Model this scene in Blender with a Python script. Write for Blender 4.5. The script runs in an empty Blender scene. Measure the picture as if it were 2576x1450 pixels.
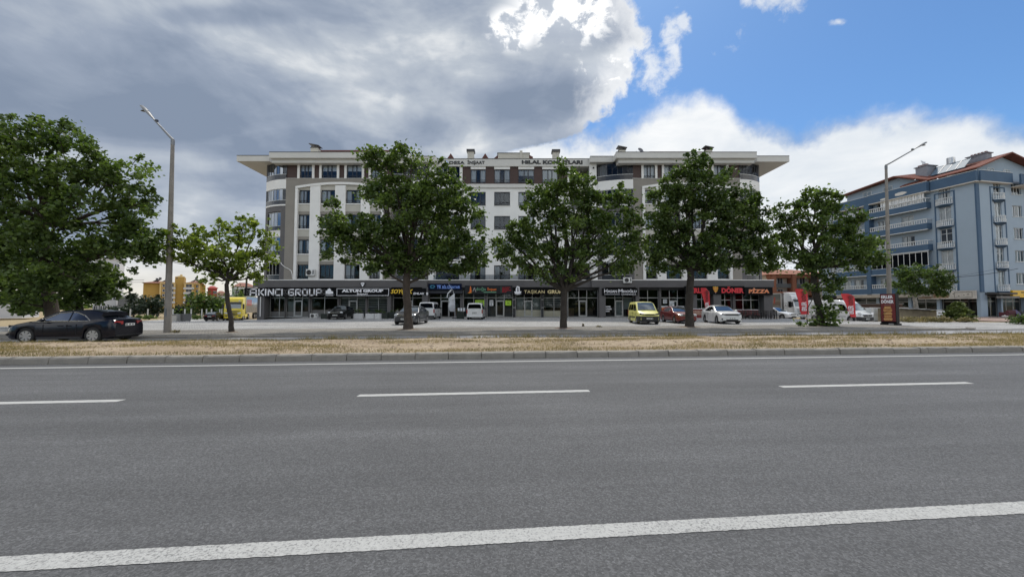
import bpy, bmesh, math, random
import numpy as np
from mathutils import Vector, Matrix, noise as mnoise
random.seed(7)
rng = np.random.default_rng(7)
SC = bpy.context.scene
COL = SC.collection
# ---------------------------------------------------------------- camera
EYE = 1.65
FPX, CX, CY = 967.0, 1287.5, 725.0            # focal length and centre, in pixels of a 2575 px wide photograph
PITCH = math.atan(42 / 967.0)
cam = bpy.data.cameras.new('camera')
cam.sensor_fit = 'HORIZONTAL'
cam.sensor_width = 36
cam.lens = 36 * FPX / 2575
cam.clip_start = 0.05
cam.clip_end = 6000
camo = bpy.data.objects.new('camera', cam)
COL.objects.link(camo)
camo.location = (0, 0, EYE)
camo.rotation_euler = (math.pi / 2 + PITCH, 0, 0)
SC.camera = camo
SC.view_settings.view_transform = 'Standard'
SC.view_settings.look = 'None'
SC.view_settings.gamma = 1
SC.view_settings.use_curve_mapping = False
SC.view_settings.exposure = 0.35
SC.cycles.max_bounces = 6
SC.cycles.diffuse_bounces = 3
SC.cycles.transparent_max_bounces = 24
SC.cycles.caustics_reflective = False
SC.cycles.caustics_refractive = False
SC.cycles.use_denoising = True
_c, _s = math.cos(PITCH), math.sin(PITCH)
def at(u, v, Y):
 """World point at depth Y seen in the photograph at (u, v)."""
 a = (u - CX) / FPX
 b = (CY - v) / FPX
 t = Y / (_c - b * _s)
 return Vector((a * t, Y, EYE + t * (_s + b * _c)))
def gp(u, v, z=0.0):
 a = (u - CX) / FPX
 b = (CY - v) / FPX
 t = (z - EYE) / (_s + b * _c)
 return Vector((a * t, (_c - b * _s) * t, z))
# ---------------------------------------------------------------- node helpers
class G:
 def __init__(s, nt):
  s.nt = nt
 def n(s, typ, **k):
  nd = s.nt.nodes.new(typ)
  for a, b in k.items():
   setattr(nd, a, b)
  return nd
 def put(s, sock, val):
  if isinstance(val, bpy.types.NodeSocket):
   s.nt.links.new(val, sock)
  elif val is not None:
   sock.default_value = val
 def m(s, op, a, b=None, c=None, clamp=False):
  nd = s.n('ShaderNodeMath', operation=op, use_clamp=clamp)
  s.put(nd.inputs[0], a)
  if b is not None:
   s.put(nd.inputs[1], b)
  if c is not None:
   s.put(nd.inputs[2], c)
  return nd.outputs[0]
 def vm(s, op, a, b=None):
  nd = s.n('ShaderNodeVectorMath', operation=op)
  s.put(nd.inputs[0], a)
  if b is not None:
   s.put(nd.inputs[1], b)
  return nd.outputs[0]
 def noise(s, vec, scale, detail=4, rough=.55, dist=0, out=0):
  nd = s.n('ShaderNodeTexNoise')
  if vec is not None:
   s.put(nd.inputs['Vector'], vec)
  nd.inputs['Scale'].default_value = scale
  nd.inputs['Detail'].default_value = detail
  nd.inputs['Roughness'].default_value = rough
  nd.inputs['Distortion'].default_value = dist
  return nd.outputs[out]
 def sm(s, x, lo, hi, a=0.0, b=1.0):
  nd = s.n('ShaderNodeMapRange', interpolation_type='SMOOTHSTEP')
  s.put(nd.inputs[0], x)
  for i, q in enumerate((lo, hi, a, b)):
   s.put(nd.inputs[1 + i], q)
  return nd.outputs[0]
 def lin(s, x, lo, hi, a=0.0, b=1.0):
  nd = s.n('ShaderNodeMapRange')
  s.put(nd.inputs[0], x)
  for i, q in enumerate((lo, hi, a, b)):
   s.put(nd.inputs[1 + i], q)
  return nd.outputs[0]
 def mix(s, f, a, b, blend='MIX'):
  nd = s.n('ShaderNodeMix', data_type='RGBA', blend_type=blend)
  s.put(nd.inputs[0], f)
  for i, q in ((6, a), (7, b)):
   if isinstance(q, (tuple, list)):
    q = tuple(q) + (1,) if len(q) == 3 else q
   s.put(nd.inputs[i], q)
  return nd.outputs[2]
 def ramp(s, f, stops, interp='LINEAR'):
  nd = s.n('ShaderNodeValToRGB')
  cr = nd.color_ramp
  cr.interpolation = interp
  while len(cr.elements) < len(stops):
   cr.elements.new(0.5)
  for e, (p, c) in zip(cr.elements, stops):
   e.position = p
   e.color = (c, c, c, 1) if isinstance(c, (int, float)) else tuple(c) + (1,)
  s.put(nd.inputs[0], f)
  return nd.outputs[0]
 def sep(s, v):
  nd = s.n('ShaderNodeSeparateXYZ')
  s.put(nd.inputs[0], v)
  return nd.outputs
 def comb(s, x, y, z):
  nd = s.n('ShaderNodeCombineXYZ')
  for i, q in enumerate((x, y, z)):
   s.put(nd.inputs[i], q)
  return nd.outputs[0]
# ---------------------------------------------------------------- world: blue sky with clouds
SUN_EL, SUN_AZ = math.radians(58), math.radians(14)   # azimuth measured from +Y towards +X
world = bpy.data.worlds.new('World')
SC.world = world
world.use_nodes = True
wt = world.node_tree
wt.nodes.clear()
g = G(wt)
tc = g.n('ShaderNodeTexCoord')
D = tc.outputs['Generated']
dx, dy, dz = g.sep(D)
yc = g.m('MAXIMUM', dy, 0.22)
A0 = g.m('DIVIDE', dx, yc)
B0 = g.m('DIVIDE', dz, yc)
warp = g.noise(D, 3.2, 5, .6)
warpf = g.noise(D, 9.0, 6, .65)
w1 = g.m('SUBTRACT', warp, .5)
w2 = g.m('SUBTRACT', warpf, .5)
# heavy cloud on the left: its right-hand edge as a function of height
e1 = g.ramp(B0, [(0, .3), (.40, -.02 + .5), (.44, .14 + .5), (.50, .26 + .5), (.57, .30 + .5), (.62, .335 + .5), (.72, .37 + .5), (.85, .33 + .5), (1, .30 + .5)])
d1 = g.m('SUBTRACT', g.m('SUBTRACT', e1, .5), A0)
w3 = g.m('SUBTRACT', g.noise(D, 26.0, 6, .62, .6), .5)
d1n = g.m('ADD', d1, g.m('ADD', g.m('ADD', g.m('MULTIPLY', w1, .17), g.m('MULTIPLY', w2, .17)), g.m('MULTIPLY', w3, .09)))
f1 = g.sm(d1n, -.008, .032)
# white sheet low on the right: its top edge as a function of azimuth
Ar = g.lin(A0, -1.0, 2.0)
e2 = g.ramp(Ar, [(0, .30), (.26, .37), (.30, .425), (.345, .44), (.387, .44), (.441, .505), (.503, .585), (.52, .545), (.535, .485), (.579, .465), (.613, .485), (.683, .50), (.733, .49), (.777, .475), (1, .46)])
d2 = g.m('SUBTRACT', e2, B0)
d2n = g.m('ADD', d2, g.m('ADD', g.m('MULTIPLY', w1, .20), g.m('MULTIPLY', w2, .12)))
f2 = g.sm(g.m('ADD', d2n, g.m('MULTIPLY', w3, .05)), -.03, .055)
def blob(u, v, ru, rv):
 p = at(u, v, 1.0)
 a, b = p.x, p.z - EYE
 qa = g.m('DIVIDE', g.m('SUBTRACT', A0, a), ru / FPX)
 qb = g.m('DIVIDE', g.m('SUBTRACT', B0, b), rv / FPX)
 r = g.m('SQRT', g.m('ADD', g.m('MULTIPLY', qa, qa), g.m('MULTIPLY', qb, qb)))
 return g.m('SUBTRACT', 1.0, r)
wisp = None
for u, v, ru, rv in ((1945, -5, 120, 55), (1860, 80, 38, 50), (1690, 120, 34, 85), (1640, 180, 50, 60), (2110, 55, 34, 14), (1835, 118, 40, 26), (1720, 60, 22, 30)):
 b = blob(u, v, ru, rv)
 wisp = b if wisp is None else g.m('MAXIMUM', wisp, b)
f3 = g.sm(g.m('ADD', g.m('MULTIPLY', wisp, .75), g.m('ADD', g.m('ADD', g.m('MULTIPLY', w1, 1.4), g.m('MULTIPLY', w2, 3.4)), g.m('MULTIPLY', w3, 1.6))), .05, .85)
mfront = g.m('MAXIMUM', g.m('MAXIMUM', f1, f2), g.m('MULTIPLY', f3, .8))
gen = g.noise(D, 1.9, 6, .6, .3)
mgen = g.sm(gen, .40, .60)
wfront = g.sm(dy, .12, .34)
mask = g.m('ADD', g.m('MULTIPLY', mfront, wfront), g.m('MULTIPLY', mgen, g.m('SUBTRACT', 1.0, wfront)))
# cloud brightness
st = g.vm('MULTIPLY', D, (1.0, 1.0, 2.3))
big = g.noise(st, 2.3, 5, .52, .5)
med = g.noise(st, 6.5, 7, .58, .3)
fine = g.noise(D, 17.0, 6, .6, .4)
base = g.lin(g.m('ADD', g.m('MULTIPLY', big, .72), g.m('MULTIPLY', med, .28)), .36, .64)
# dark streak from the upper left down to the roof line
streak = g.m('MAXIMUM', g.m('MAXIMUM', blob(430, 290, 420, 130), blob(700, 370, 330, 70)), g.m('MAXIMUM', blob(1330, 250, 260, 110), blob(560, 40, 260, 45)))
base = g.m('SUBTRACT', base, g.sm(streak, 0, .8, 0, .42))
pale = g.m('MAXIMUM', g.m('MAXIMUM', blob(120, 90, 260, 120), blob(560, 520, 330, 90)), g.m('MAXIMUM', blob(960, 270, 330, 90), blob(1000, 110, 330, 80)))
base = g.m('ADD', base, g.sm(pale, 0, 1, 0, .26))
base = g.m('ADD', base, g.sm(B0, .26, .06, 0, .55))
base = g.m('ADD', base, g.m('MULTIPLY', g.m('SUBTRACT', fine, .5), .22))
dark_cloud = g.ramp(base, [(0, (.205, .255, .345)), (.35, (.285, .335, .425)), (.7, (.43, .475, .54)), (1, (.70, .72, .74))])
# sunlit edge of the heavy cloud
nearsun = g.m('MAXIMUM', g.m('MAXIMUM', blob(1420, 25, 185, 135), blob(1290, 70, 90, 80)), blob(1520, 175, 95, 55))
bil = g.m('ADD', g.m('ADD', g.m('MULTIPLY', fine, .55), g.m('MULTIPLY', med, .75)), g.m('MULTIPLY', w3, .25))
lit = g.m('MULTIPLY', g.sm(nearsun, 0, .55), g.sm(bil, .60, .68))
rim = g.m('MULTIPLY', g.sm(d1n, .13, .02), g.sm(B0, .42, .55))
lit = g.m('MAXIMUM', lit, g.m('MULTIPLY', rim, .55))
veil = g.sm(nearsun, -.1, .9)
c1 = g.mix(g.m('MULTIPLY', veil, .5), dark_cloud, (.62, .66, .72))
c1 = g.mix(lit, c1, (1.0, 1.0, 1.0))
shade2 = g.lin(g.m('ADD', g.m('MULTIPLY', med, .6), g.m('MULTIPLY', big, .5)), .38, .75)
c2 = g.mix(shade2, (.60, .655, .72), (.90, .90, .90))
isw = g.m('MULTIPLY', f2, g.m('SUBTRACT', 1.0, f1))
cfr = g.mix(g.m('MAXIMUM', isw, g.m('MULTIPLY', f3, g.m('SUBTRACT', 1.0, f1))), c1, c2)
cfr = g.mix(1.0, cfr, (.92, .92, .915), 'MULTIPLY')
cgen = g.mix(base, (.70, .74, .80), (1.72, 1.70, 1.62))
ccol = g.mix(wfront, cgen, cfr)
glow = g.m('MULTIPLY', g.sm(B0, .16, .0), g.sm(A0, -.3, -.8))
ccol = g.mix(g.m('MULTIPLY', glow, .75), ccol, (.68, .63, .53))
sky = g.n('ShaderNodeTexSky', sky_type='NISHITA')
sky.sun_disc = False
sky.sun_elevation = SUN_EL
sky.sun_rotation = SUN_AZ
sky.air_density = 1.0
sky.dust_density = .6
sky.ozone_density = 1.6
bg1 = g.n('ShaderNodeBackground')
wt.links.new(g.mix(1.0, sky.outputs[0], (.57, .83, 1.06), 'MULTIPLY'), bg1.inputs[0])
bg1.inputs[1].default_value = 0.092
bg2 = g.n('ShaderNodeBackground')
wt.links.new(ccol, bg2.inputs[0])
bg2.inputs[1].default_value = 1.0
mx = g.n('ShaderNodeMixShader')
wt.links.new(mask, mx.inputs[0])
wt.links.new(bg1.outputs[0], mx.inputs[1])
wt.links.new(bg2.outputs[0], mx.inputs[2])
wo = g.n('ShaderNodeOutputWorld')
wt.links.new(mx.outputs[0], wo.inputs[0])
world.cycles.sampling_method = 'MANUAL'
world.cycles.sample_map_resolution = 1024
# ---------------------------------------------------------------- sun, veiled by cloud
sl = bpy.data.lights.new('sun', 'SUN')
sl.energy = 2.4
sl.angle = math.radians(6)
sl.color = (1.0, .95, .87)
so = bpy.data.objects.new('sun', sl)
COL.objects.link(so)
sd = Vector((math.sin(SUN_AZ) * math.cos(SUN_EL), math.cos(SUN_AZ) * math.cos(SUN_EL), math.sin(SUN_EL)))
so.rotation_euler = sd.to_track_quat('Z', 'Y').to_euler()
so.location = sd * 60
# ---------------------------------------------------------------- materials
def M(name, col, rough=.65, metal=0, var=.12, scale=2.0, bump=0, bscale=40, coat=0, spec=.5, fine=0, fscale=60, det=5):
 m = bpy.data.materials.new(name)
 m.use_nodes = True
 q = G(m.node_tree)
 p = m.node_tree.nodes['Principled BSDF']
 p.inputs['Roughness'].default_value = rough
 p.inputs['Metallic'].default_value = metal
 p.inputs['Specular IOR Level'].default_value = spec
 p.inputs['Coat Weight'].default_value = coat
 p.inputs['Coat Roughness'].default_value = .06
 pos = q.n('ShaderNodeNewGeometry').outputs['Position']
 c = tuple(col)
 if var:
  f = q.noise(pos, scale, det, .6)
  f = q.lin(f, .3, .7)
  cc = q.mix(f, tuple(x * (1 - var) for x in c), tuple(min(1, x * (1 + var)) for x in c))
  if fine:
   f2 = q.lin(q.noise(pos, fscale, 3, .7), .3, .7)
   cc = q.mix(f2, cc, tuple(min(1, x * (1 + fine)) for x in c))
  q.put(p.inputs['Base Color'], cc)
 else:
  p.inputs['Base Color'].default_value = c + (1,)
 if bump:
  b = q.n('ShaderNodeBump')
  b.inputs['Strength'].default_value = bump
  b.inputs['Distance'].default_value = .02
  q.put(b.inputs['Height'], q.noise(pos, bscale, 4, .65))
  q.put(p.inputs['Normal'], b.outputs[0])
 return m
def glass_mat(name, tint=(.75, .8, .82), refl=(.9, .95, 1.0), dark=0.0, ior=1.5, fac=None):
 m = bpy.data.materials.new(name)
 m.use_nodes = True
 nt = m.node_tree
 nt.nodes.clear()
 q = G(nt)
 tr = q.n('ShaderNodeBsdfTransparent')
 tr.inputs[0].default_value = tuple(x * (1 - dark) for x in tint) + (1,)
 gl = q.n('ShaderNodeBsdfGlossy')
 gl.inputs[0].default_value = refl + (1,)
 gl.inputs['Roughness'].default_value = .03
 fr = q.n('ShaderNodeFresnel')
 fr.inputs[0].default_value = ior
 mxs = q.n('ShaderNodeMixShader')
 q.put(mxs.inputs[0], q.m('MULTIPLY_ADD', fr.outputs[0], 1.0, .03 if fac is None else fac, clamp=True))
 nt.links.new(tr.outputs[0], mxs.inputs[1])
 nt.links.new(gl.outputs[0], mxs.inputs[2])
 o = q.n('ShaderNodeOutputMaterial')
 nt.links.new(mxs.outputs[0], o.inputs[0])
 return m
def leaf_mat(name, dark, light, trans=.35):
 m = bpy.data.materials.new(name)
 m.use_nodes = True
 nt = m.node_tree
 nt.nodes.clear()
 q = G(nt)
 t = q.n('ShaderNodeAttribute', attribute_name='tint').outputs['Fac']
 col = q.ramp(t, [(0, dark), (.7, tuple(.5 * (a + b) for a, b in zip(dark, light))), (1, light)])
 p = q.n('ShaderNodeBsdfPrincipled')
 q.put(p.inputs['Base Color'], col)
 p.inputs['Roughness'].default_value = .5
 p.inputs['Specular IOR Level'].default_value = .35
 tl = q.n('ShaderNodeBsdfTranslucent')
 q.put(tl.inputs[0], q.mix(1.0, col, (1.5, 1.6, .7), 'MULTIPLY'))
 mxs = q.n('ShaderNodeMixShader')
 mxs.inputs[0].default_value = trans
 nt.links.new(p.outputs[0], mxs.inputs[1])
 nt.links.new(tl.outputs[0], mxs.inputs[2])
 o = q.n('ShaderNodeOutputMaterial')
 nt.links.new(mxs.outputs[0], o.inputs[0])
 return m
MAT = {}
def mat(k, *a, **kw):
 if k not in MAT:
  MAT[k] = M(k, *a, **kw)
 return MAT[k]
# ---------------------------------------------------------------- mesh helpers
class MB:
 def __init__(s):
  s.v = []
  s.f = []
 def add(s, vs, fs):
  o = len(s.v)
  s.v += [tuple(p) for p in vs]
  s.f += [tuple(i + o for i in f) for f in fs]
  return s
 def box(s, x0, x1, y0, y1, z0, z1):
  x0, x1 = min(x0, x1), max(x0, x1)
  y0, y1 = min(y0, y1), max(y0, y1)
  z0, z1 = min(z0, z1), max(z0, z1)
  return s.add([(x0, y0, z0), (x1, y0, z0), (x1, y1, z0), (x0, y1, z0), (x0, y0, z1), (x1, y0, z1), (x1, y1, z1), (x0, y1, z1)],
                     [(0, 3, 2, 1), (4, 5, 6, 7), (0, 1, 5, 4), (1, 2, 6, 5), (2, 3, 7, 6), (3, 0, 4, 7)])
 def bar(s, p0, p1, w, h=None, up=(0, 0, 1)):
  p0, p1 = Vector(p0), Vector(p1)
  h = h or w
  d = (p1 - p0).normalized()
  u = Vector(up)
  if abs(d.dot(u)) > .95:
   u = Vector((1, 0, 0))
  a = d.cross(u).normalized() * w / 2
  b = a.cross(d).normalized() * h / 2
  return s.add([p0 - a - b, p0 + a - b, p0 + a + b, p0 - a + b, p1 - a - b, p1 + a - b, p1 + a + b, p1 - a + b],
                     [(0, 1, 2, 3), (7, 6, 5, 4), (0, 4, 5, 1), (1, 5, 6, 2), (2, 6, 7, 3), (3, 7, 4, 0)])
 def tube(s, pts, rad, n=8, cap=True):
  pts = [Vector(p) for p in pts]
  if not isinstance(rad, (list, tuple)):
   rad = [rad] * len(pts)
  rings = []
  prev = None
  for i, p in enumerate(pts):
   d = (pts[min(i + 1, len(pts) - 1)] - pts[max(i - 1, 0)]).normalized()
   if prev is None:
    a = d.orthogonal().normalized()
   else:
    a = (prev - d * prev.dot(d))
    a = a.normalized() if a.length > 1e-5 else d.orthogonal().normalized()
   prev = a
   b = d.cross(a)
   rings.append([p + (a * math.cos(2 * math.pi * k / n) + b * math.sin(2 * math.pi * k / n)) * rad[i] for k in range(n)])
  vs = [q for r in rings for q in r]
  fs = []
  for i in range(len(pts) - 1):
   for k in range(n):
    k2 = (k + 1) % n
    fs.append((i * n + k, i * n + k2, (i + 1) * n + k2, (i + 1) * n + k))
  if cap:
   fs.append(tuple(range(n - 1, -1, -1)))
   fs.append(tuple((len(pts) - 1) * n + k for k in range(n)))
  return s.add(vs, fs)
 def cyl(s, p0, p1, r0, r1=None, n=12):
  return s.tube([p0, p1], [r0, r0 if r1 is None else r1], n)
 def prism(s, poly, f0, f1):
  """poly in 2d, f0 and f1 map a 2d point to the two end faces"""
  n = len(poly)
  vs = [f0(*p) for p in poly] + [f1(*p) for p in poly]
  fs = [tuple(range(n)), tuple(range(2 * n - 1, n - 1, -1))]
  for k in range(n):
   k2 = (k + 1) % n
   fs.append((k, k + n, k2 + n, k2))
  return s.add(vs, fs)
 def prism_y(s, poly, y0, y1):
  return s.prism(poly, lambda x, z: (x, y0, z), lambda x, z: (x, y1, z))
 def prism_x(s, poly, x0, x1):
  return s.prism(poly, lambda y, z: (x0, y, z), lambda y, z: (x1, y, z))
 def prism_z(s, poly, z0, z1):
  return s.prism(poly, lambda x, y: (x, y, z0), lambda x, y: (x, y, z1))
 def quad(s, a, b, c, d):
  return s.add([a, b, c, d], [(0, 1, 2, 3)])
 def ell(s, c, r, nu=10, nv=6):
  vs, fs = [], []
  for j in range(nv + 1):
   t = math.pi * j / nv
   for i in range(nu):
    p = 2 * math.pi * i / nu
    vs.append((c[0] + r[0] * math.sin(t) * math.cos(p), c[1] + r[1] * math.sin(t) * math.sin(p), c[2] + r[2] * math.cos(t)))
  for j in range(nv):
   for i in range(nu):
    i2 = (i + 1) % nu
    fs.append((j * nu + i, (j + 1) * nu + i, (j + 1) * nu + i2, j * nu + i2))
  return s.add(vs, fs)
 def wall(s, x0, x1, z0, z1, y0, y1, holes):
  """solid wall with rectangular openings (hx0, hx1, hz0, hz1)"""
  xs = sorted({x0, x1, *[min(max(h[i], x0), x1) for h in holes for i in (0, 1)]})
  for a, b in zip(xs, xs[1:]):
   if b - a < 1e-4:
    continue
   c = (a + b) / 2
   cuts = sorted((max(h[2], z0), min(h[3], z1)) for h in holes if h[0] < c < h[1])
   z = z0
   for lo, hi in cuts:
    if lo - z > 1e-4:
     s.box(a, b, y0, y1, z, lo)
    z = max(z, hi)
   if z1 - z > 1e-4:
    s.box(a, b, y0, y1, z, z1)
  return s
 def mesh(s, name, m=None, smooth=False, bevel=0, seg=1, weld=False, angle=35):
  me = bpy.data.meshes.new(name)
  me.from_pydata(s.v, [], s.f)
  if bevel or weld:
   bm = bmesh.new()
   bm.from_mesh(me)
   if weld:
    bmesh.ops.remove_doubles(bm, verts=bm.verts, dist=1e-4)
   if bevel:
    bmesh.ops.recalc_face_normals(bm, faces=bm.faces)
    es = [e for e in bm.edges if len(e.link_faces) == 2 and e.calc_face_angle(0) > math.radians(30)]
    bmesh.ops.bevel(bm, geom=es, offset=bevel, segments=seg, affect='EDGES', profile=.6, clamp_overlap=True)
   bm.to_mesh(me)
   bm.free()
  me.update()
  if smooth:
   me.polygons.foreach_set('use_smooth', [True] * len(me.polygons))
   me.set_sharp_from_angle(angle=math.radians(angle))
  if m:
   me.materials.append(m)
  return me
 def pieces(s, eps=.004):
  """split into groups of touching shells"""
  par = list(range(len(s.v)))
  def find(i):
   while par[i] != i:
    par[i] = par[par[i]]
    i = par[i]
   return i
  for f in s.f:
   r = find(f[0])
   for i in f[1:]:
    par[find(i)] = r
  comp = {}
  for i in range(len(s.v)):
   comp.setdefault(find(i), []).append(i)
  keys = list(comp)
  bb = []
  for k in keys:
   p = np.array([s.v[i] for i in comp[k]])
   bb.append((p.min(0) - eps, p.max(0) + eps))
  gp_ = list(range(len(keys)))
  def gf(i):
   while gp_[i] != i:
    i = gp_[i]
   return i
  for i in range(len(keys)):
   for j in range(i):
    if gf(i) != gf(j) and (bb[i][0] <= bb[j][1]).all() and (bb[j][0] <= bb[i][1]).all():
     gp_[gf(i)] = gf(j)
  root_of = {}
  for i, k in enumerate(keys):
   for v in comp[k]:
    root_of[v] = gf(i)
  out = {}
  for f in s.f:
   out.setdefault(root_of[f[0]], []).append(f)
  res = []
  for fs in out.values():
   mp, mb = {}, MB()
   for f in fs:
    for i in f:
     if i not in mp:
      mp[i] = len(mb.v)
      mb.v.append(s.v[i])
    mb.f.append(tuple(mp[i] for i in f))
   res.append(mb)
  return res
 def each(s, name, m, parent=None, **k):
  """one object per separate piece; returns the first"""
  return [p.build(name, m, parent, **k) for p in s.pieces()][0] if s.v else None
 def build(s, name, m, parent=None, loc=(0, 0, 0), rotz=0, **k):
  return inst(name, s.mesh(name, m, **k), parent, loc, rotz)
def inst(name, me, parent=None, loc=(0, 0, 0), rotz=0):
 o = bpy.data.objects.new(name, me)
 COL.objects.link(o)
 o.parent = parent
 o.location = loc
 o.rotation_euler = (0, 0, rotz)
 return o
def thing(name, label, cat, loc=(0, 0, 0), rotz=0, group=None):
 o = bpy.data.objects.new(name, None)
 COL.objects.link(o)
 o.empty_display_size = .3
 o.location = loc
 o.rotation_euler = (0, 0, rotz)
 return tag(o, label, cat, group)
def tag(o, label=None, cat=None, group=None, kind=None):
 for k, v in (('label', label), ('category', cat), ('group', group), ('kind', kind)):
  if v:
   o[k] = v
 return o
def dup(root, loc=None, rotz=None, label=None, group=None):
 r = root.copy()
 COL.objects.link(r)
 if loc is not None:
  r.location = loc
 if rotz is not None:
  r.rotation_euler = (0, 0, rotz)
 if label:
  r['label'] = label
 if group:
  r['group'] = group
 for ch in [o for o in root.children]:
  c = ch.copy()
  COL.objects.link(c)
  c.parent = r
  for gch in [o for o in ch.children]:
   d = gch.copy()
   COL.objects.link(d)
   d.parent = c
 return r
def text(s, m, parent, x0, x1, z0, z1, y, depth=.03, bold=.0, shear=0.0, name='lettering', face=(1, 0), spacing=1.0, vertical=False):
 """raised letters fitted into the rectangle, facing -Y of the parent"""
 c = bpy.data.curves.new('lettering', 'FONT')
 c.body = s
 c.offset = bold
 c.shear = shear
 c.space_character = spacing
 c.resolution_u = 2
 o = bpy.data.objects.new('lettering', c)
 COL.objects.link(o)
 dg = bpy.context.evaluated_depsgraph_get()
 me = bpy.data.meshes.new_from_object(o.evaluated_get(dg))
 bpy.data.objects.remove(o)
 bpy.data.curves.remove(c)
 n = len(me.vertices)
 co = np.empty(n * 3)
 me.vertices.foreach_get('co', co)
 co = co.reshape(-1, 3)
 fs = [tuple(p.vertices) for p in me.polygons]
 bpy.data.meshes.remove(me)
 lo, hi = co.min(0), co.max(0)
 q = (co - lo) / np.maximum(hi - lo, 1e-6)
 if vertical:
  X = x1 - (x1 - x0) * q[:, 1]
  Z = z0 + (z1 - z0) * q[:, 0]
 else:
  X = x0 + (x1 - x0) * q[:, 0]
  Z = z0 + (z1 - z0) * q[:, 1]
 mb = MB()
 mb.v = [(a, y, b) for a, b in zip(X, Z)]
 mb.f = fs
 me = mb.mesh(name, m)
 bm = bmesh.new()
 bm.from_mesh(me)
 bmesh.ops.remove_doubles(bm, verts=bm.verts, dist=1e-5)
 r = bmesh.ops.extrude_face_region(bm, geom=bm.faces[:])
 for e in r['geom']:
  if isinstance(e, bmesh.types.BMVert):
   e.co.y -= depth
 bmesh.ops.recalc_face_normals(bm, faces=bm.faces)
 bm.to_mesh(me)
 bm.free()
 return inst(name, me, parent)
def smooth01(t):
 t = max(0.0, min(1.0, t))
 return t * t * (3 - 2 * t)
def lerp_pts(pts, x):
 if x <= pts[0][0]:
  return pts[0][1]
 for (a, b), (c, d) in zip(pts, pts[1:]):
  if x <= c:
   return b + (d - b) * (x - a) / (c - a)
 return pts[-1][1]
def gz(x, y):
 """height of the open ground: it falls away behind the car park on the left and in the side street on the right"""
 a = smooth01((y - 34) / 22) * smooth01((-x - 25) / 9) * .85
 b = smooth01((y - 36) / 18) * smooth01((x - 33) / 4) * (1 - smooth01((x - 46) / 8)) * .55
 return -a - b
# ================================================================ SETTING
RS = .0925                                   # the road runs a little away from the camera towards the right
def rp(s, y0, z=0.0):
 return (s, y0 + RS * s, z)
def struct(o):
 o['kind'] = 'structure'
 return o
def asphalt(name, col, line=False):
 m = bpy.data.materials.new(name)
 m.use_nodes = True
 q = G(m.node_tree)
 p = m.node_tree.nodes['Principled BSDF']
 pos = q.n('ShaderNodeNewGeometry').outputs['Position']
 agg = q.n('ShaderNodeTexVoronoi')
 q.put(agg.inputs['Vector'], pos)
 agg.inputs['Scale'].default_value = 75
 grain = q.lin(q.sep(agg.outputs['Color'])[0], 0, 1)
 n1 = q.noise(pos, 140, 3, .75)
 n2 = q.noise(q.vm('MULTIPLY', pos, (.35, 1.5, 1)), .9, 5, .6)
 n3 = q.noise(pos, .22, 4, .6)
 v = q.m('ADD', q.m('MULTIPLY', grain, .46), q.m('MULTIPLY', n1, .65))
 v = q.m('ADD', v, q.m('MULTIPLY', q.m('SUBTRACT', n2, .5), .32))
 v = q.m('ADD', v, q.m('MULTIPLY', q.m('SUBTRACT', n3, .5), .25))
 rd = q.m('SUBTRACT', q.sep(pos)[1], q.m('MULTIPLY', q.sep(pos)[0], RS))
 trk = q.noise(q.comb(q.m('MULTIPLY', q.sep(pos)[0], .02), q.m('MULTIPLY', rd, .75), 0.0), 1.0, 5, .7)
 v = q.m('ADD', v, q.m('MULTIPLY', q.m('SUBTRACT', trk, .5), .62))
 seam = q.m('MULTIPLY', q.sm(q.m('ABSOLUTE', q.m('SUBTRACT', q.m('ADD', rd, q.m('MULTIPLY', n3, .25)), 9.68)), .05, .012), q.sm(n2, .35, .6))
 v = q.m('SUBTRACT', v, q.m('MULTIPLY', seam, .16))
 c = q.ramp(v, [(0, tuple(x * .35 for x in col)), (.38, tuple(x * .72 for x in col)), (.62, col), (.8, tuple(x * 1.35 for x in col)), (1, tuple(x * 2.3 for x in col))])
 if line:
  w = q.m('ADD', q.m('MULTIPLY', q.noise(pos, 48, 4, .75), 1.0), q.m('MULTIPLY', q.m('SUBTRACT', n2, .5), .25))
  sp = q.sm(w, line - .12, line + .09, .34, 1.0)
  pc = q.mix(q.noise(pos, 9, 4, .6), (.36, .36, .345), (.49, .49, .47))
  c = q.mix(sp, c, pc)
 q.put(p.inputs['Base Color'], c)
 p.inputs['Roughness'].default_value = .82
 p.inputs['Specular IOR Level'].default_value = .3
 b = q.n('ShaderNodeBump')
 b.inputs['Strength'].default_value = .9
 b.inputs['Distance'].default_value = .006
 q.put(b.inputs['Height'], v)
 q.put(p.inputs['Normal'], b.outputs[0])
 return m
def soil_mat(name, c0, c1, c2, sc=1.0):
 m = bpy.data.materials.new(name)
 m.use_nodes = True
 q = G(m.node_tree)
 p = m.node_tree.nodes['Principled BSDF']
 pos = q.n('ShaderNodeNewGeometry').outputs['Position']
 n1 = q.noise(q.vm('MULTIPLY', pos, (.5, 1, 1)), .8 * sc, 6, .65)
 n2 = q.noise(pos, 9 * sc, 5, .7)
 n3 = q.noise(pos, 60, 3, .7)
 c = q.mix(q.lin(n1, .35, .65), c0, c1)
 c = q.mix(q.sm(n2, .52, .68), c, c2)
 c = q.mix(1.0, c, q.ramp(n3, [(.25, .62), (.6, 1.1), (.8, 1.35)]), 'MULTIPLY')
 q.put(p.inputs['Base Color'], c)
 p.inputs['Roughness'].default_value = .95
 p.inputs['Specular IOR Level'].default_value = .15
 b = q.n('ShaderNodeBump')
 b.inputs['Strength'].default_value = .8
 b.inputs['Distance'].default_value = .04
 q.put(b.inputs['Height'], q.m('ADD', n2, q.m('MULTIPLY', n3, .4)))
 q.put(p.inputs['Normal'], b.outputs[0])
 return m
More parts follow.
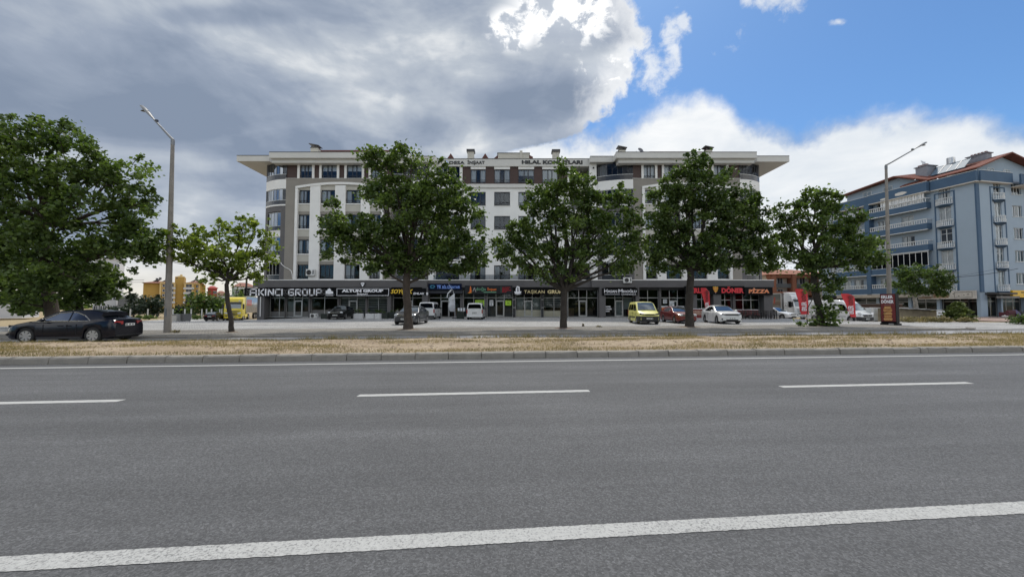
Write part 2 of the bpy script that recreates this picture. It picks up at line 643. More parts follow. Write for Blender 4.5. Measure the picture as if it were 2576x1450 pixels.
def paver_mat(name, c0, c1, rot=0.0, bw=.2, bh=.1):
 m = bpy.data.materials.new(name)
 m.use_nodes = True
 q = G(m.node_tree)
 p = m.node_tree.nodes['Principled BSDF']
 pos = q.n('ShaderNodeNewGeometry').outputs['Position']
 mp = q.n('ShaderNodeMapping')
 q.put(mp.inputs[0], pos)
 mp.inputs['Rotation'].default_value = (0, 0, rot)
 br = q.n('ShaderNodeTexBrick')
 q.put(br.inputs['Vector'], mp.outputs[0])
 br.inputs['Color1'].default_value = c0 + (1,)
 br.inputs['Color2'].default_value = c1 + (1,)
 br.inputs['Mortar'].default_value = tuple(x * .35 for x in c0) + (1,)
 br.inputs['Scale'].default_value = 1
 br.inputs['Mortar Size'].default_value = .009
 br.inputs['Brick Width'].default_value = bw
 br.inputs['Row Height'].default_value = bh
 n1 = q.noise(q.vm('MULTIPLY', pos, (.35, 1.3, 1)), .55, 6, .65)
 n2 = q.noise(q.vm('MULTIPLY', pos, (.6, 1.6, 1)), 3.2, 5, .7)
 c = q.mix(1.0, br.outputs[0], q.ramp(n1, [(.3, .66), (.5, 1.0), (.7, 1.3)]), 'MULTIPLY')
 c = q.mix(q.sm(n2, .56, .72), c, tuple(x * .42 for x in c0))
 c = q.mix(q.sm(n2, .46, .30, 0, .5), c, tuple(min(1, x * 1.45) for x in c1))
 q.put(p.inputs['Base Color'], c)
 p.inputs['Roughness'].default_value = .85
 p.inputs['Specular IOR Level'].default_value = .25
 b = q.n('ShaderNodeBump')
 b.inputs['Strength'].default_value = .7
 b.inputs['Distance'].default_value = .012
 q.put(b.inputs['Height'], q.m('ADD', q.m('MULTIPLY', br.outputs['Fac'], -1.0), q.m('MULTIPLY', n2, .8)))
 q.put(p.inputs['Normal'], b.outputs[0])
 return m
MAT['road'] = asphalt('asphalt', (.101, .102, .104))
MAT['service'] = asphalt('pale asphalt', (.27, .265, .265))
MAT['paint'] = asphalt('worn road paint', (.101, .102, .104), line=.455)
MAT['paint_far'] = asphalt('road paint', (.101, .102, .104), line=.30)
MAT['soil'] = soil_mat('dry soil', (.29, .225, .155), (.42, .34, .245), (.17, .125, .08))
MAT['field'] = soil_mat('dry field', (.30, .23, .14), (.36, .29, .18), (.22, .18, .09), .5)
MAT['pavers'] = paver_mat('concrete pavers', (.345, .34, .33), (.42, .415, .40), .09)
MAT['street'] = paver_mat('side street', (.34, .335, .325), (.38, .375, .36), .4)
MAT['walk'] = paver_mat('dirty shaded pavers', (.225, .21, .185), (.275, .258, .23), .12)  # brownish dirt and part of the tree shade put into the colour
MAT['redpave'] = paver_mat('reddish pavers', (.30, .215, .18), (.35, .26, .22), .2)
mat('kerb', (.205, .19, .165), .85, var=.28, scale=3.5, bump=.5, bscale=45, fine=.25)
# ground sheet: finer near the place, out to the horizon
xs = np.unique(np.concatenate([np.linspace(-3000, -160, 12), np.linspace(-160, 160, 161), np.linspace(160, 3000, 12)]))
ys = np.unique(np.concatenate([np.linspace(-400, -20, 8), np.linspace(-20, 150, 86), np.linspace(150, 5000, 14)]))
vs, fs = [], []
for y in ys:
 for x in xs:
  vs.append((x, y, gz(x, y) - .06 + (.12 * (mnoise.noise((x * .13, y * .13, 0))) if x < -38 and y > 26 else 0)))
nx = len(xs)
for j in range(len(ys) - 1):
 for i in range(nx - 1):
  a = j * nx + i
  fs.append((a, a + 1, a + nx + 1, a + nx))
mb = MB()
mb.add(vs, fs)
struct(mb.build('ground', MAT['field'], smooth=True))
def sheet(name, poly, m, z):
 mb = MB()
 mb.add([(x, y, z) for x, y in poly], [tuple(range(len(poly)))])
 return struct(mb.build(name, m))
def strip_between(name, pa, pb, m, z, n=120):
 """sheet between two polylines y(x)"""
 mb = MB()
 x0, x1 = pa[0][0], pa[-1][0]
 vs = []
 for i in range(n + 1):
  x = x0 + (x1 - x0) * i / n
  ya, yb = lerp_pts(pa, x), lerp_pts(pb, x)
  vs += [(x, ya, z), (x, yb, z)]
 mb.add(vs, [(2 * i, 2 * i + 2, 2 * i + 3, 2 * i + 1) for i in range(n)])
 return struct(mb.build(name, m))
KERB_Y, LINE_Y, DASH_Y, NEAR_Y = 12.0, 11.36, 7.36, 2.83
sheet('road', [rp(-160, -14)[:2], rp(160, -14)[:2], rp(160, KERB_Y + .1)[:2], rp(-160, KERB_Y + .1)[:2]], MAT['road'], 0)
def marking(s0, s1, y0, w, m, step=.05, jit=.006, z=.004):
 mb = MB()
 n = max(2, int((s1 - s0) / step))
 vs = []
 for i in range(n + 1):
  s = s0 + (s1 - s0) * i / n
  j1, j2 = random.uniform(-jit, jit), random.uniform(-jit, jit)
  vs += [rp(s, y0 - w / 2 + j1, z), rp(s, y0 + w / 2 + j2, z)]
 mb.add(vs, [(2 * i, 2 * i + 2, 2 * i + 3, 2 * i + 1) for i in range(n)])
 return struct(mb.build('road_marking', m))
marking(-7, 9, NEAR_Y, .165, MAT['paint'], .02, .004)
marking(-120, 120, LINE_Y, .15, MAT['paint_far'], .3, .004)
for k in range(-3, 4):
 s0 = -2.81 + 8.25 * k
 marking(s0, s0 + 4.3, DASH_Y, .17, MAT['paint_far'], .05, .005)
# kerb stones along the median
kerb = struct(thing('kerb', None, None))
for v in range(3):
 pass
kvar = []
for v in range(4):
 mb = MB()
 L = .985
 prof = [(0, 0), (.02, .15), (.05, .185), (.09, .195), (.27, .195), (.27, 0)]
 n = 6
 vs = []
 for i in range(n + 1):
  x = L * i / n
  for (y, z) in prof:
   e = (.012 if i in (0, n) else .004)
   vs.append((x, y + random.uniform(-e, e) * (z > .05), z + random.uniform(-e, e) * (z > .05)))
 k = len(prof)
 f = [(i * k + j, (i + 1) * k + j, (i + 1) * k + (j + 1) % k, i * k + (j + 1) % k) for i in range(n) for j in range(k)]
 f += [tuple(range(k)), tuple(n * k + j for j in range(k - 1, -1, -1))]
 mb.add(vs, f)
 kvar.append(mb.mesh('kerb_stone', MAT['kerb']))
ang = math.atan(RS)
for i in range(-34, 48):
 x = i * 1.0 + .07
 o = inst('kerb_stone', random.choice(kvar), kerb, rp(x, KERB_Y + random.uniform(-.012, .012), random.uniform(-.012, .004)), ang + random.uniform(-.006, .006))
 if i == 14:
  o.scale = (.28, 1, 1)
  o2 = inst('kerb_stone', kvar[0], kerb, rp(x + .3, KERB_Y), ang)
  o2.scale = (.69, 1, 1)
# median: bare earth between two kerbs, slightly mounded
MED = [(-60, 11.2), (-20.5, 15.6), (-13.5, 16.55), (-5.5, 17.3), (0, 18.1), (10, 19.0), (22.5, 19.9), (40, 21.6), (60, 23.6)]
SRV = [(-60, 13.6), (-15.7, 19.33), (-6.7, 20.5), (0, 21.24), (11.9, 22.65), (22.8, 24.3), (29.2, 25.5), (60, 31)]
def med_z(x, t):
 y = KERB_Y + RS * x + .27
 return .17 + .07 * math.sin(math.pi * min(1, t * 1.1)) * (1 - .5 * t) + .05 * mnoise.noise((x * .45, t * 3.2, 1)) + .028 * mnoise.noise((x * 1.9, t * 9, 4)) - .06 * smooth01((t - .93) / .07)
vs, fs = [], []
NX, NT = 420, 40
for i in range(NX + 1):
 x = -58 + 116 * i / NX
 ya, yb = KERB_Y + RS * x + .26, lerp_pts(MED, x) + .12 * mnoise.noise((x * .7, 0, 9))
 for j in range(NT + 1):
  t = j / NT
  vs.append((x, ya + (yb - ya) * t, med_z(x, t) if j < NT else -.01))
for i in range(NX):
 for j in range(NT):
  a = i * (NT + 1) + j
  fs.append((a, a + NT + 1, a + NT + 2, a + 1))
mb = MB()
mb.add(vs, fs)
struct(mb.build('median_strip', MAT['soil'], smooth=True))
def med_pt(x, t):
 ya, yb = KERB_Y + RS * x + .26, lerp_pts(MED, x)
 return (x, ya + (yb - ya) * t, med_z(x, t))
def grass_cover(t, x):
 """how much dry grass stands at this spot of the median (0 to 1)"""
 n = mnoise.noise((x * .22, t * 4.0, 3)) * .9 + mnoise.noise((x * .8, t * 9.0, 7)) * .5
 edge = math.exp(-((t - .07) / .07) ** 2) * .75 + math.exp(-((t - .95) / .05) ** 2) * .6 + math.exp(-((t - .45) / .16) ** 2) * .30
 return n + edge - .06 + .16 * smooth01((x - 8) / 12)
def blades(name, spots, m, hmin, hmax, w):
 vs, fs, tint = [], [], []
 for (x, y, z, tt) in spots:
  h = random.uniform(hmin, hmax)
  a = random.uniform(0, 6.28)
  lx, ly = random.gauss(0, .45) * h, random.gauss(0, .45) * h
  ca, sa = math.cos(a) * w, math.sin(a) * w
  o = len(vs)
  vs += [(x - ca, y - sa, z - .01), (x + ca, y + sa, z - .01), (x + lx, y + ly, z + h)]
  fs.append((o, o + 1, o + 2))
  tint += [tt] * 3
 mb = MB()
 mb.v, mb.f = vs, fs
 me = mb.mesh(name, m)
 at_ = me.attributes.new('tint', 'FLOAT', 'POINT')
 at_.data.foreach_set('value', tint)
 o = inst(name, me)
 o['kind'] = 'stuff'
 return o
MAT['straw'] = leaf_mat('dry grass', (.12, .11, .045), (.39, .295, .155), .2)
spots = []
tries = 0
while len(spots) < 70000 and tries < 500000:
 tries += 1
 x = random.uniform(-27, 34)
 t = random.random()
 c = grass_cover(t, x)
 if random.random() < c * 2.2:
  p = med_pt(x, t)
  gr = mnoise.noise((x * .5, t * 5, 21)) + .12 + .55 * (t > .88) + .18 * (t < .12)
  spots.append((p[0], p[1], p[2], max(0, min(1, .72 - .8 * max(0, gr) + random.gauss(0, .2)))))
tag(blades('grass', spots, MAT['straw'], .03, .115, .008), 'dry straw coloured grass patches on the bare median', 'grass')
# taller green weeds along the far edge of the median
spots = []
for cx in [random.uniform(-9, 30) for _ in range(75)] + [4.2, 4.6, 5, 7.5, 8, 2.2, 17, 19, 21, 24]:
 for _ in range(26):
  x = cx + random.gauss(0, .16)
  p = med_pt(x, .93 + random.gauss(0, .025))
  spots.append((p[0], p[1], p[2], max(0, min(1, random.gauss(.25, .2)))))
tag(blades('weeds', spots, MAT['straw'], .08, .3, .012), 'greenish weeds along the far edge of the median', 'weeds')
# clods and stones
mb = MB()
for _ in range(5200):
 x = random.uniform(-26, 32)
 t = random.random() ** .8
 p = med_pt(x, t)
 r = random.choice((.010, .014, .02, .03, .04)) * random.uniform(.8, 1.6)
 rx, ry, rz = r * random.uniform(.8, 1.9), r * random.uniform(.8, 1.5), r * random.uniform(.5, .9)
 a = random.uniform(0, 3)
 ca, sa = math.cos(a), math.sin(a)
 base = [(1, 0, 0), (0, 1, 0), (-1, 0, 0), (0, -1, 0), (.1, .1, 1), (0, 0, -.6)]
 mb.add([(p[0] + (q[0] * rx * ca - q[1] * ry * sa), p[1] + q[0] * rx * sa + q[1] * ry * ca, p[2] + q[2] * rz) for q in base],
           [(0, 1, 4), (1, 2, 4), (2, 3, 4), (3, 0, 4), (1, 0, 5), (2, 1, 5), (3, 2, 5), (0, 3, 5)])
o = mb.build('pebbles', mat('clod', (.25, .19, .13), .95, var=.45, scale=7))
tag(o, 'earth clods and small stones lying on the median', 'pebbles', kind='stuff')
# service road and the paved car park behind its kerb
strip_between('service_road', [(x, y - .25) for x, y in MED], [(x, y + .1) for x, y in SRV], MAT['service'], 0)
kerb2 = struct(thing('kerb', None, None))
mbs = []
for v in range(3):
 mb = MB()
 mb.box(.006, .99, 0, .14, 0, .125)
 mbs.append(mb.mesh('kerb_stone', MAT['kerb'], bevel=.014))
x = -40.0
while x < 29.6:
 y = lerp_pts(SRV, x)
 y2 = lerp_pts(SRV, x + 1)
 inst('kerb_stone', random.choice(mbs), kerb2, (x, y + random.uniform(-.01, .01), random.uniform(-.012, .004)), math.atan(y2 - y) + random.uniform(-.008, .008))
 x += 1.0 * math.cos(math.atan(y2 - y))
a0 = math.atan(.19)
px, py = x, lerp_pts(SRV, x)
for k in range(5):
 a0 += .22
 o = inst('kerb_stone', mbs[0], kerb2, (px, py, -.008 - .018 * k), a0)
 px += math.cos(a0) * 1.0
 py += math.sin(a0) * 1.0
LOT_L, LOT_R = -36.6, 33.5
poly = [(LOT_L, 18.2)]
xx = LOT_L
while xx < 29.5:
 poly.append((xx, lerp_pts(SRV, xx) + .1))
 xx += 1.5
poly = poly[1:] + [(30.4, 25.85), (31.3, 26.6), (32.2, 27.6), (33.2, 29.3), (35.6, 31.8), (34.6, 33.4), (33.4, 36), (32.2, 40), (31.6, 45), (31.6, 50), (-31.2, 50), (-33.5, 46), (LOT_L, 41)]
mb = MB()
top = [(x, y, .118) for x, y in poly]
bot = [(x, y, -1.2) for x, y in poly]
n = len(poly)
mb.add(top + bot, [tuple(range(n))] + [(k, (k + 1) % n, n + (k + 1) % n, n + k) for k in range(n)])
o_ = mb.mesh('parking_lot', MAT['pavers'])
bm = bmesh.new()
bm.from_mesh(o_)
for ax, c_, b_ in ((0, -36, -20), (1, 30, 52)):
 while c_ < b_:
  co, no = [0, 0, 0], [0, 0, 0]
  co[ax], no[ax] = c_, 1
  bmesh.ops.bisect_plane(bm, geom=bm.verts[:] + bm.edges[:] + bm.faces[:], plane_co=co, plane_no=no)
  c_ += 1.5
for v_ in bm.verts:
 if v_.co.z > 0 and v_.co.x < -20:
  v_.co.z = .118 + gz(v_.co.x, v_.co.y)
bm.to_mesh(o_)
bm.free()
struct(inst('parking_lot', o_))
LOTZ = .118
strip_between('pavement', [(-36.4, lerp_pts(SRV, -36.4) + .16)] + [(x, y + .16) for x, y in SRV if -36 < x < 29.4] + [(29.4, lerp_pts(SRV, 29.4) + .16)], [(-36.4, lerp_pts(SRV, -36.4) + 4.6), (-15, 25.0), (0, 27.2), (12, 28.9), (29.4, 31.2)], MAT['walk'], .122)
# side street on the right, driveway and the reddish forecourt of the blue building
def terrain_sheet(name, poly, m, dz):
 """sheet that follows the ground, cut from a grid"""
 bm = bmesh.new()
 vs = [bm.verts.new((x, y, 0)) for x, y in poly]
 bm.faces.new(vs)
 x0, x1 = min(p[0] for p in poly), max(p[0] for p in poly)
 y0, y1 = min(p[1] for p in poly), max(p[1] for p in poly)
 for ax, a, b in ((0, x0, x1), (1, y0, y1)):
  c = a + 2
  while c < b:
   co, no = [0, 0, 0], [0, 0, 0]
   co[ax], no[ax] = c, 1
   bmesh.ops.bisect_plane(bm, geom=bm.verts[:] + bm.edges[:] + bm.faces[:], plane_co=co, plane_no=no)
   c += 2
 for v in bm.verts:
  v.co.z = gz(v.co.x, v.co.y) + dz
 me = bpy.data.meshes.new(name)
 bm.to_mesh(me)
 bm.free()
 me.materials.append(m)
 return struct(inst(name, me))
terrain_sheet('side_street', [(30.2, 25.4), (60, 29.5), (60, 34), (46.5, 37.5), (45, 60), (44, 95), (34, 95), (31.7, 60), (31.7, 30), (30.5, 27)], MAT['street'], .0)
terrain_sheet('side_street', [(-36.7, 20), (-60, 18), (-60, 24.5), (-37.5, 27), (-38.5, 40), (-44, 52), (-60, 62), (-60, 72), (-40, 66), (-31.3, 58), (-31.3, 47), (-36.5, 41)], MAT['street'], .0)
terrain_sheet('forecourt', [(50.5, 38), (66, 37), (90, 41), (90, 57), (66, 54.2), (64.5, 53), (51, 50)], MAT['redpave'], .02)
# square earth openings round the street trees are added with the trees
# ================================================================ THE APARTMENT BUILDING
BY = 48.0
def FX(u, Y=BY):
 return at(u, 590, Y).x
def FZ(v, Y=BY):
 return at(CX, v, Y).z
MAT['glass'] = glass_mat('window glass', (.90, .93, .94), refl=(.6, .66, .72), fac=.04)
MAT['darkglass'] = glass_mat('tinted glass', (.46, .49, .52), refl=(.2, .22, .25), fac=.05)
MAT['shopglass'] = glass_mat('shop window glass', (.60, .64, .64), refl=(.40, .43, .45), fac=.03)
mat('white_wall', (.74, .73, .70), .8, var=.05, scale=.7, bump=.15, bscale=60)
mat('taupe', (.245, .225, .195), .85, var=.07, scale=.8, bump=.2, bscale=50)
mat('beige', (.46, .44, .385), .85, var=.06, scale=.8)
mat('charcoal', (.105, .10, .10), .8, var=.10, scale=.9, bump=.2, bscale=40)
mat('fascia', (.56, .55, .515), .8, var=.06, scale=.5)
mat('soffit', (.60, .58, .54), .85, var=.05, scale=.5)
mat('frame_dark', (.022, .023, .028), .35, var=0)
mat('metal_dark', (.045, .045, .05), .4, metal=.6, var=0)
mat('alu', (.40, .40, .385), .4, metal=.5, var=.1)
mat('curtain', (.80, .80, .79), .9, var=.1, scale=1.5)
mat('net', (.66, .67, .68), .9, var=.12, scale=2)
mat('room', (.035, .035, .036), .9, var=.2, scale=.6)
mat('balcony_wall', (.30, .28, .25), .9, var=.1)
mat('darkpanel', (.022, .023, .027), .25, var=.1, scale=1)
mat('flashing', (.05, .048, .048), .5, var=0)
mat('tile_roof', (.10, .035, .024), .8, var=.25, scale=6)
m = M('brown cladding', (.052, .026, .019), .6, var=.18, scale=3)
q = G(m.node_tree)
pos = q.n('ShaderNodeNewGeometry').outputs['Position']
b = q.n('ShaderNodeBump')
b.inputs['Strength'].default_value = .8
b.inputs['Distance'].default_value = .02
q.put(b.inputs['Height'], q.m('SMOOTH_MIN', q.m('PINGPONG', q.sep(pos)[2], .06), .045, .01))
q.put(m.node_tree.nodes['Principled BSDF'].inputs['Normal'], b.outputs[0])
MAT['brown'] = m
# every building of this kind: a root, then parts
BLD = thing('apartment_building', 'long five storey white and taupe apartment block with shops along its ground floor', 'building', (0, BY, 0))
_cache = {}
def cached(key, fn):
 if key not in _cache:
  _cache[key] = fn()
 return _cache[key]
def win_frame(w, h, mull=(.37, .63), t=.065):
 mb = MB()
 mb.box(-w / 2, -w / 2 + t, 0, .09, 0, h)
 mb.box(w / 2 - t, w / 2, 0, .09, 0, h)
 mb.box(-w / 2 + t, w / 2 - t, 0, .09, 0, t)
 mb.box(-w / 2 + t, w / 2 - t, 0, .09, h - t * 1.3, h)
 for k in mull:
  x = -w / 2 + w * k
  mb.box(x - .05, x + .05, .005, .085, t, h - t * 1.3)
 return mb.mesh('window', MAT['frame_dark'])
def curtain_mesh(w, h, parts, m):
 mb = MB()
 for a, b, zb in parts:
  n = max(4, int((b - a) * w / .09))
  vs = []
  for i in range(n + 1):
   x = -w / 2 + w * (a + (b - a) * i / n)
   y = .028 * math.sin(i * 1.7) + random.uniform(-.008, .008)
   vs += [(x, y, .03 + zb * h), (x, y, h - .08)]
  mb.add(vs, [(2 * i, 2 * i + 2, 2 * i + 3, 2 * i + 1) for i in range(n)])
 return mb.mesh('curtain', m, smooth=True)
CURT = [[(.02, .36, 0), (.64, .98, 0)], [(.02, .98, 0)], [(.02, .30, 0), (.38, .62, 0)], [(.02, .98, .55)], [(.02, .36, 0)], [(.64, .98, 0), (.02, .30, .0)], [(.02, .62, 0)], []]
def add_window(par, x, z, w, h, y, cv=None, rail=True, mull=(.37, .63), name='window'):
 key = (round(w, 2), round(h, 2), mull)
 o = inst(name, cached(('wf',) + key, lambda: win_frame(w, h, mull)), par, (x, y, z))
 inst('pane', cached(('wp',) + key, lambda: MB().quad((-w / 2 + .05, .045, .05), (w / 2 - .05, .045, .05), (w / 2 - .05, .045, h - .07), (-w / 2 + .05, .045, h - .07)).mesh('pane', MAT['glass'])), o)
 cv = random.choice((0, 1, 1, 2, 3, 4, 5, 6, 1, 2, 7)) if cv is None else cv
 if CURT[cv]:
  mm = random.choice(('curtain', 'net', 'net'))
  inst('curtain', cached(('wc', cv, mm) + key, lambda: curtain_mesh(w, h, CURT[cv], MAT[mm])), o, (0, .15, 0))
 if rail:
  def rl():
   mb = MB()
   for zz in (.10, .36):
    mb.box(-w / 2 - .02, w / 2 + .02, -.085, -.045, zz, zz + .04)
   for k in (.12, .5, .88):
    xx = -w / 2 + w * k
    mb.box(xx - .018, xx + .018, -.08, -.05, .0, .36)
   return mb.mesh('railing', MAT['metal_dark'])
  inst('railing', cached(('wr',) + key, rl), o)
 return o
F5T, F5B = FZ(414), FZ(448)
ROWS = [(665, 701), (602, 637.5), (539, 574.5), (477, 511)]          # storeys 1 to 4: window top and bottom
COLS = [(747.5, 778), (803.5, 841), (867, 906), (929, 957.5)]
PIL = [(778, 803.5), (841, 867), (906, 929)]
ROOFB = FZ(407, 46.9)
def wing(mir):
 U = (lambda u: FX(2580 - u)) if mir else FX
 sg = -1 if mir else 1
 # taupe frame wall with an opening for the arched field
 mb = MB()
 mb.box(U(716), U(742.5), 0, .5, FZ(703), FZ(449.5))
 mb.box(U(962.5), U(986), 0, .5, FZ(703), FZ(449.5))
 # header over the arch: underside follows the curve
 n = 14
 arch = []
 for i in range(n + 1):
  k = i / n
  u = 742.5 + 220 * k
  arch.append((U(u), FZ(474 - 10.5 * (1 - (2 * k - 1) ** 2))))
 mb.prism_y(arch + [(U(962.5), FZ(449.5)), (U(742.5), FZ(449.5))], 0, .5)
 mb.each('wall', MAT['taupe'], BLD)
 # white raised border: two jambs and the arch
 mb = MB()
 tk = .26
 mb.box(U(741), U(747.5), -.13, .35, FZ(703), FZ(475))
 mb.box(U(957.5), U(964), -.13, .35, FZ(703), FZ(475))
 lo = [(x, z - .02) for x, z in arch]
 hi = [(x, z + tk) for x, z in arch]
 lo[0] = (U(741), lo[0][1]); hi[0] = (U(741), hi[0][1]); lo[-1] = (U(964), lo[-1][1]); hi[-1] = (U(964), hi[-1][1])
 for i in range(n):
  mb.prism_y([lo[i], lo[i + 1], hi[i + 1], hi[i]], -.13, .30)
 mb.build('arch_border', MAT['white_wall'], BLD)
 for a, b in PIL:
  MB().box(U(a), U(b), -.06, .45, FZ(703), FZ(466)).build('pilaster', MAT['white_wall'], BLD)
 # recessed bays: beige spandrels, roller-blind boxes, sills, windows
 for ci, (a, b) in enumerate(COLS):
  edges = [703.0]
  mb, rb, sl = MB(), MB(), MB()
  xa, xb = sorted((U(a), U(b)))
  prev = 703.0
  for ri, (vt, vb) in enumerate(ROWS):
   if prev - vb > 1:
    mb.box(xa, xb, .16, .5, FZ(prev), FZ(vb) - .0)
    sl.box(xa, xb, .08, .3, FZ(vb) - .13, FZ(vb) - .003)
   top = vt - 8 if ri < 3 else 470
   if ri < 3:
    rb.box(xa, xb, .13, .48, FZ(vt) + .003, FZ(top))
   else:
    mb.box(xa, xb, .16, .5, FZ(vt) + .003, FZ(462))
   prev = top
   add_window(BLD, (xa + xb) / 2, FZ(vb), xb - xa - .02, FZ(vt) - FZ(vb), .24,
                       cv=7 if (ri == 0 and ci < 2 and not mir) else (3 if (ri == 0 and mir) else None))
  mb.each('spandrel', MAT['beige'], BLD)
  rb.each('roller_box', MAT['taupe'], BLD)
  sl.each('sill', MAT['white_wall'], BLD)
 # top storey: brown cladding, windows with white surrounds
 tops = [(749.5, 781), (805, 844), (868.5, 907), (930, 959)]
 holes = []
 for a, b in tops:
  x0, x1 = sorted((U(a), U(b)))
  holes.append((x0 - .28, x1 + .28, F5B - .06, F5T + .12))
 MB().wall(min(U(716), U(986)), max(U(716), U(986)), FZ(449.5) + .06, ROOFB + .5, .12, .5, holes).build('cladding', MAT['brown'], BLD)
 for (a, b), h in zip(tops, holes):
  mb = MB()
  x0, x1 = sorted((U(a), U(b)))
  mb.box(h[0], x0, -.02, .5, h[2], h[3])
  mb.box(x1, h[1], -.02, .5, h[2], h[3])
  mb.box(x0, x1, -.02, .5, F5T, h[3])
  mb.each('window_surround', MAT['white_wall'], BLD)
  add_window(BLD, (x0 + x1) / 2, F5B - .05, x1 - x0 - .01, F5T - F5B + .05, .14)
 mb = MB().box(U(714), U(988), -.06, .5, FZ(449.5), FZ(449.5) + .06)
 mb.build('ledge', MAT['fascia'], BLD)
 # curved glazed balconies at both ends of the wing
 for outer in (True, False):
  if outer:
   ua, ub = 716.0, 649.0
   yf = lambda u: 1.35 * ((716 - u) / 67.0) ** 2
  else:
   ua, ub = 986.0, 1074.0
   yf = lambda u: 1.15 * ((u - 986) / 88.0) ** 2
  def strip(mb, u0, u1, v0, v1, off=0.0, th=.2, n=8, pad=0.0):
   za, zb = FZ(v0) + pad, FZ(v1)
   p = []
   for i in range(n + 1):
    u = u0 + (u1 - u0) * i / n
    p.append((U(u), yf(u)))
   vs = []
   for (x, y) in p:
    vs += [(x, y + off, za), (x, y + off, zb), (x, y + off + th, zb), (x, y + off + th, za)]
   fs = []
   for i in range(n):
    for k in range(4):
     fs.append((4 * i + k, 4 * i + (k + 1) % 4, 4 * i + 4 + (k + 1) % 4, 4 * i + 4 + k))
   fs += [(3, 2, 1, 0), (4 * n, 4 * n + 1, 4 * n + 2, 4 * n + 3)]
   return mb.add(vs, fs)
  def fill(mb, v, th=.14):
   p = [(U(ua + (ub - ua) * i / 8), yf(ua + (ub - ua) * i / 8) + .02) for i in range(9)]
   p += [(U(ub), 2.6), (U(ua), 2.6)]
   mb.prism_z(p, FZ(v) - th, FZ(v))
  # floor slabs
  mb = MB()
  for v in (452.5, 515.5, 579, 642, 703.2):
   fill(mb, v)
  mb.each('balcony_floor', MAT['soffit'], BLD)
  mb = MB()
  strip(mb, ua, ub, 474, 450.5, 0)
  strip(mb, ua, ub, 517, 513.5, -.05, .25)
  inset = (ua + 12 * (-1 if outer else 1), ub + 11 * (1 if outer else -1))
  for v0, v1 in ((594.5, 578), (657.5, 641)):
   strip(mb, inset[0], inset[1], v0, v1, .05)
  mb.each('balcony_band', MAT['white_wall'], BLD)
  mb = MB()
  strip(mb, ua, ub, 531, 517.2, 0)
  strip(mb, ua, inset[0], 703, 531.2, 0, .3, 3)
  strip(mb, inset[1], ub, 703, 531.2, 0, .3, 3)
  mb.each('balcony_frame', MAT['charcoal'], BLD)
  mb = MB()
  strip(mb, ua, ub, 450.2, 438.5, .01, .1)
  strip(mb, ua, ub, 513.2, 503.5, .01, .1)
  for v0, v1 in ((577.8, 568), (640.8, 630.5), (702.6, 691)):
   strip(mb, inset[0], inset[1], v0, v1, .06, .08)
  mb.each('parapet', MAT['darkpanel'], BLD)
  if not outer or True:
   mb = MB()
   for v in (438, 503):
    strip(mb, ua, ub, v + .6, v - .6, -.03, .16)
   for v in (567.5, 630, 690.5):
    strip(mb, inset[0], inset[1], v + .5, v - .5, .03, .14)
   mb.each('handrail', MAT['alu'], BLD)
  # sliding glass: thin posts, one pane between each two
  for (vb, vt, full) in ((437.4, 408.5, 1), (502.4, 474.2, 1), (567, 533, 0), (629.5, 596, 0), (690, 659, 0)):
   if full:
    q0, q1, np_ = ua, ub, 7
   else:
    q0, q1, np_ = inset[0], inset[1], 4
   fr = MB()
   us = [q0 + (q1 - q0) * i / np_ for i in range(np_ + 1)]
   for u in us:
    fr.box(U(u) - .022, U(u) + .022, yf(u) + .08, yf(u) + .14, FZ(vb), FZ(vt))
   strip(fr, q0, q1, vt + 1, vt, .06, .1)
   gl = fr.build('balcony_glazing', MAT['frame_dark'] if vb < 480 else MAT['alu'], BLD)
   if outer and vb > 600 and not mir and vb > 660:
    continue
   for a, b in zip(us, us[1:]):
    mb = MB()
    e = .022 * (1 if U(b) > U(a) else -1)
    mb.quad((U(a) + e, yf(a) + .11, FZ(vb)), (U(b) - e, yf(b) + .11, FZ(vb)), (U(b) - e, yf(b) + .11, FZ(vt)), (U(a) + e, yf(a) + .11, FZ(vt)))
    mb.build('pane', MAT['darkglass'], gl)
  # room wall behind with balcony doors
  mb = MB()
  x0, x1 = sorted((U(ua), U(ub)))
  mb.box(x0 + .1, x1 - .1, 2.35, 2.6, FZ(703), ROOFB + .4)
  mb.build('balcony_wall', MAT['balcony_wall'], BLD)
  mb = MB()
  for v in (452.3, 515.3, 578.8, 641.8, 703):
   mb.box((x0 + x1) / 2 - 1.0, (x0 + x1) / 2 + .9, 2.29, 2.35, FZ(v) + .02, FZ(v) + 2.2)
  mb.each('balcony_door', MAT['frame_dark'], BLD)
  mb = MB()
  for v in (452.3, 515.3, 578.8, 641.8):
   if random.random() < .8:
    xx = x0 + .3 + random.random() * .8
    n = 9
    vs = []
    for i in range(n + 1):
     vs += [(xx + i * .1, 1.75 + .05 * math.sin(i * 1.9), FZ(v) + .2), (xx + i * .1, 1.75 + .05 * math.sin(i * 1.9), FZ(v) + 2.5)]
    mb.add(vs, [(2 * i, 2 * i + 2, 2 * i + 3, 2 * i + 1) for i in range(n)])
  mb.each('curtain', MAT['net'], BLD)
  if outer:
   xx = U(649)
   MB().box(xx, xx + sg * .3, 1.35, 15, FZ(703), ROOFB + .5).each('wall', MAT['charcoal'], BLD)
  else:
   MB().box(U(1074), U(1092), .95, 1.6, FZ(703), ROOFB + .5).each('wall', MAT['white_wall'], BLD)
wing(False)
wing(True)
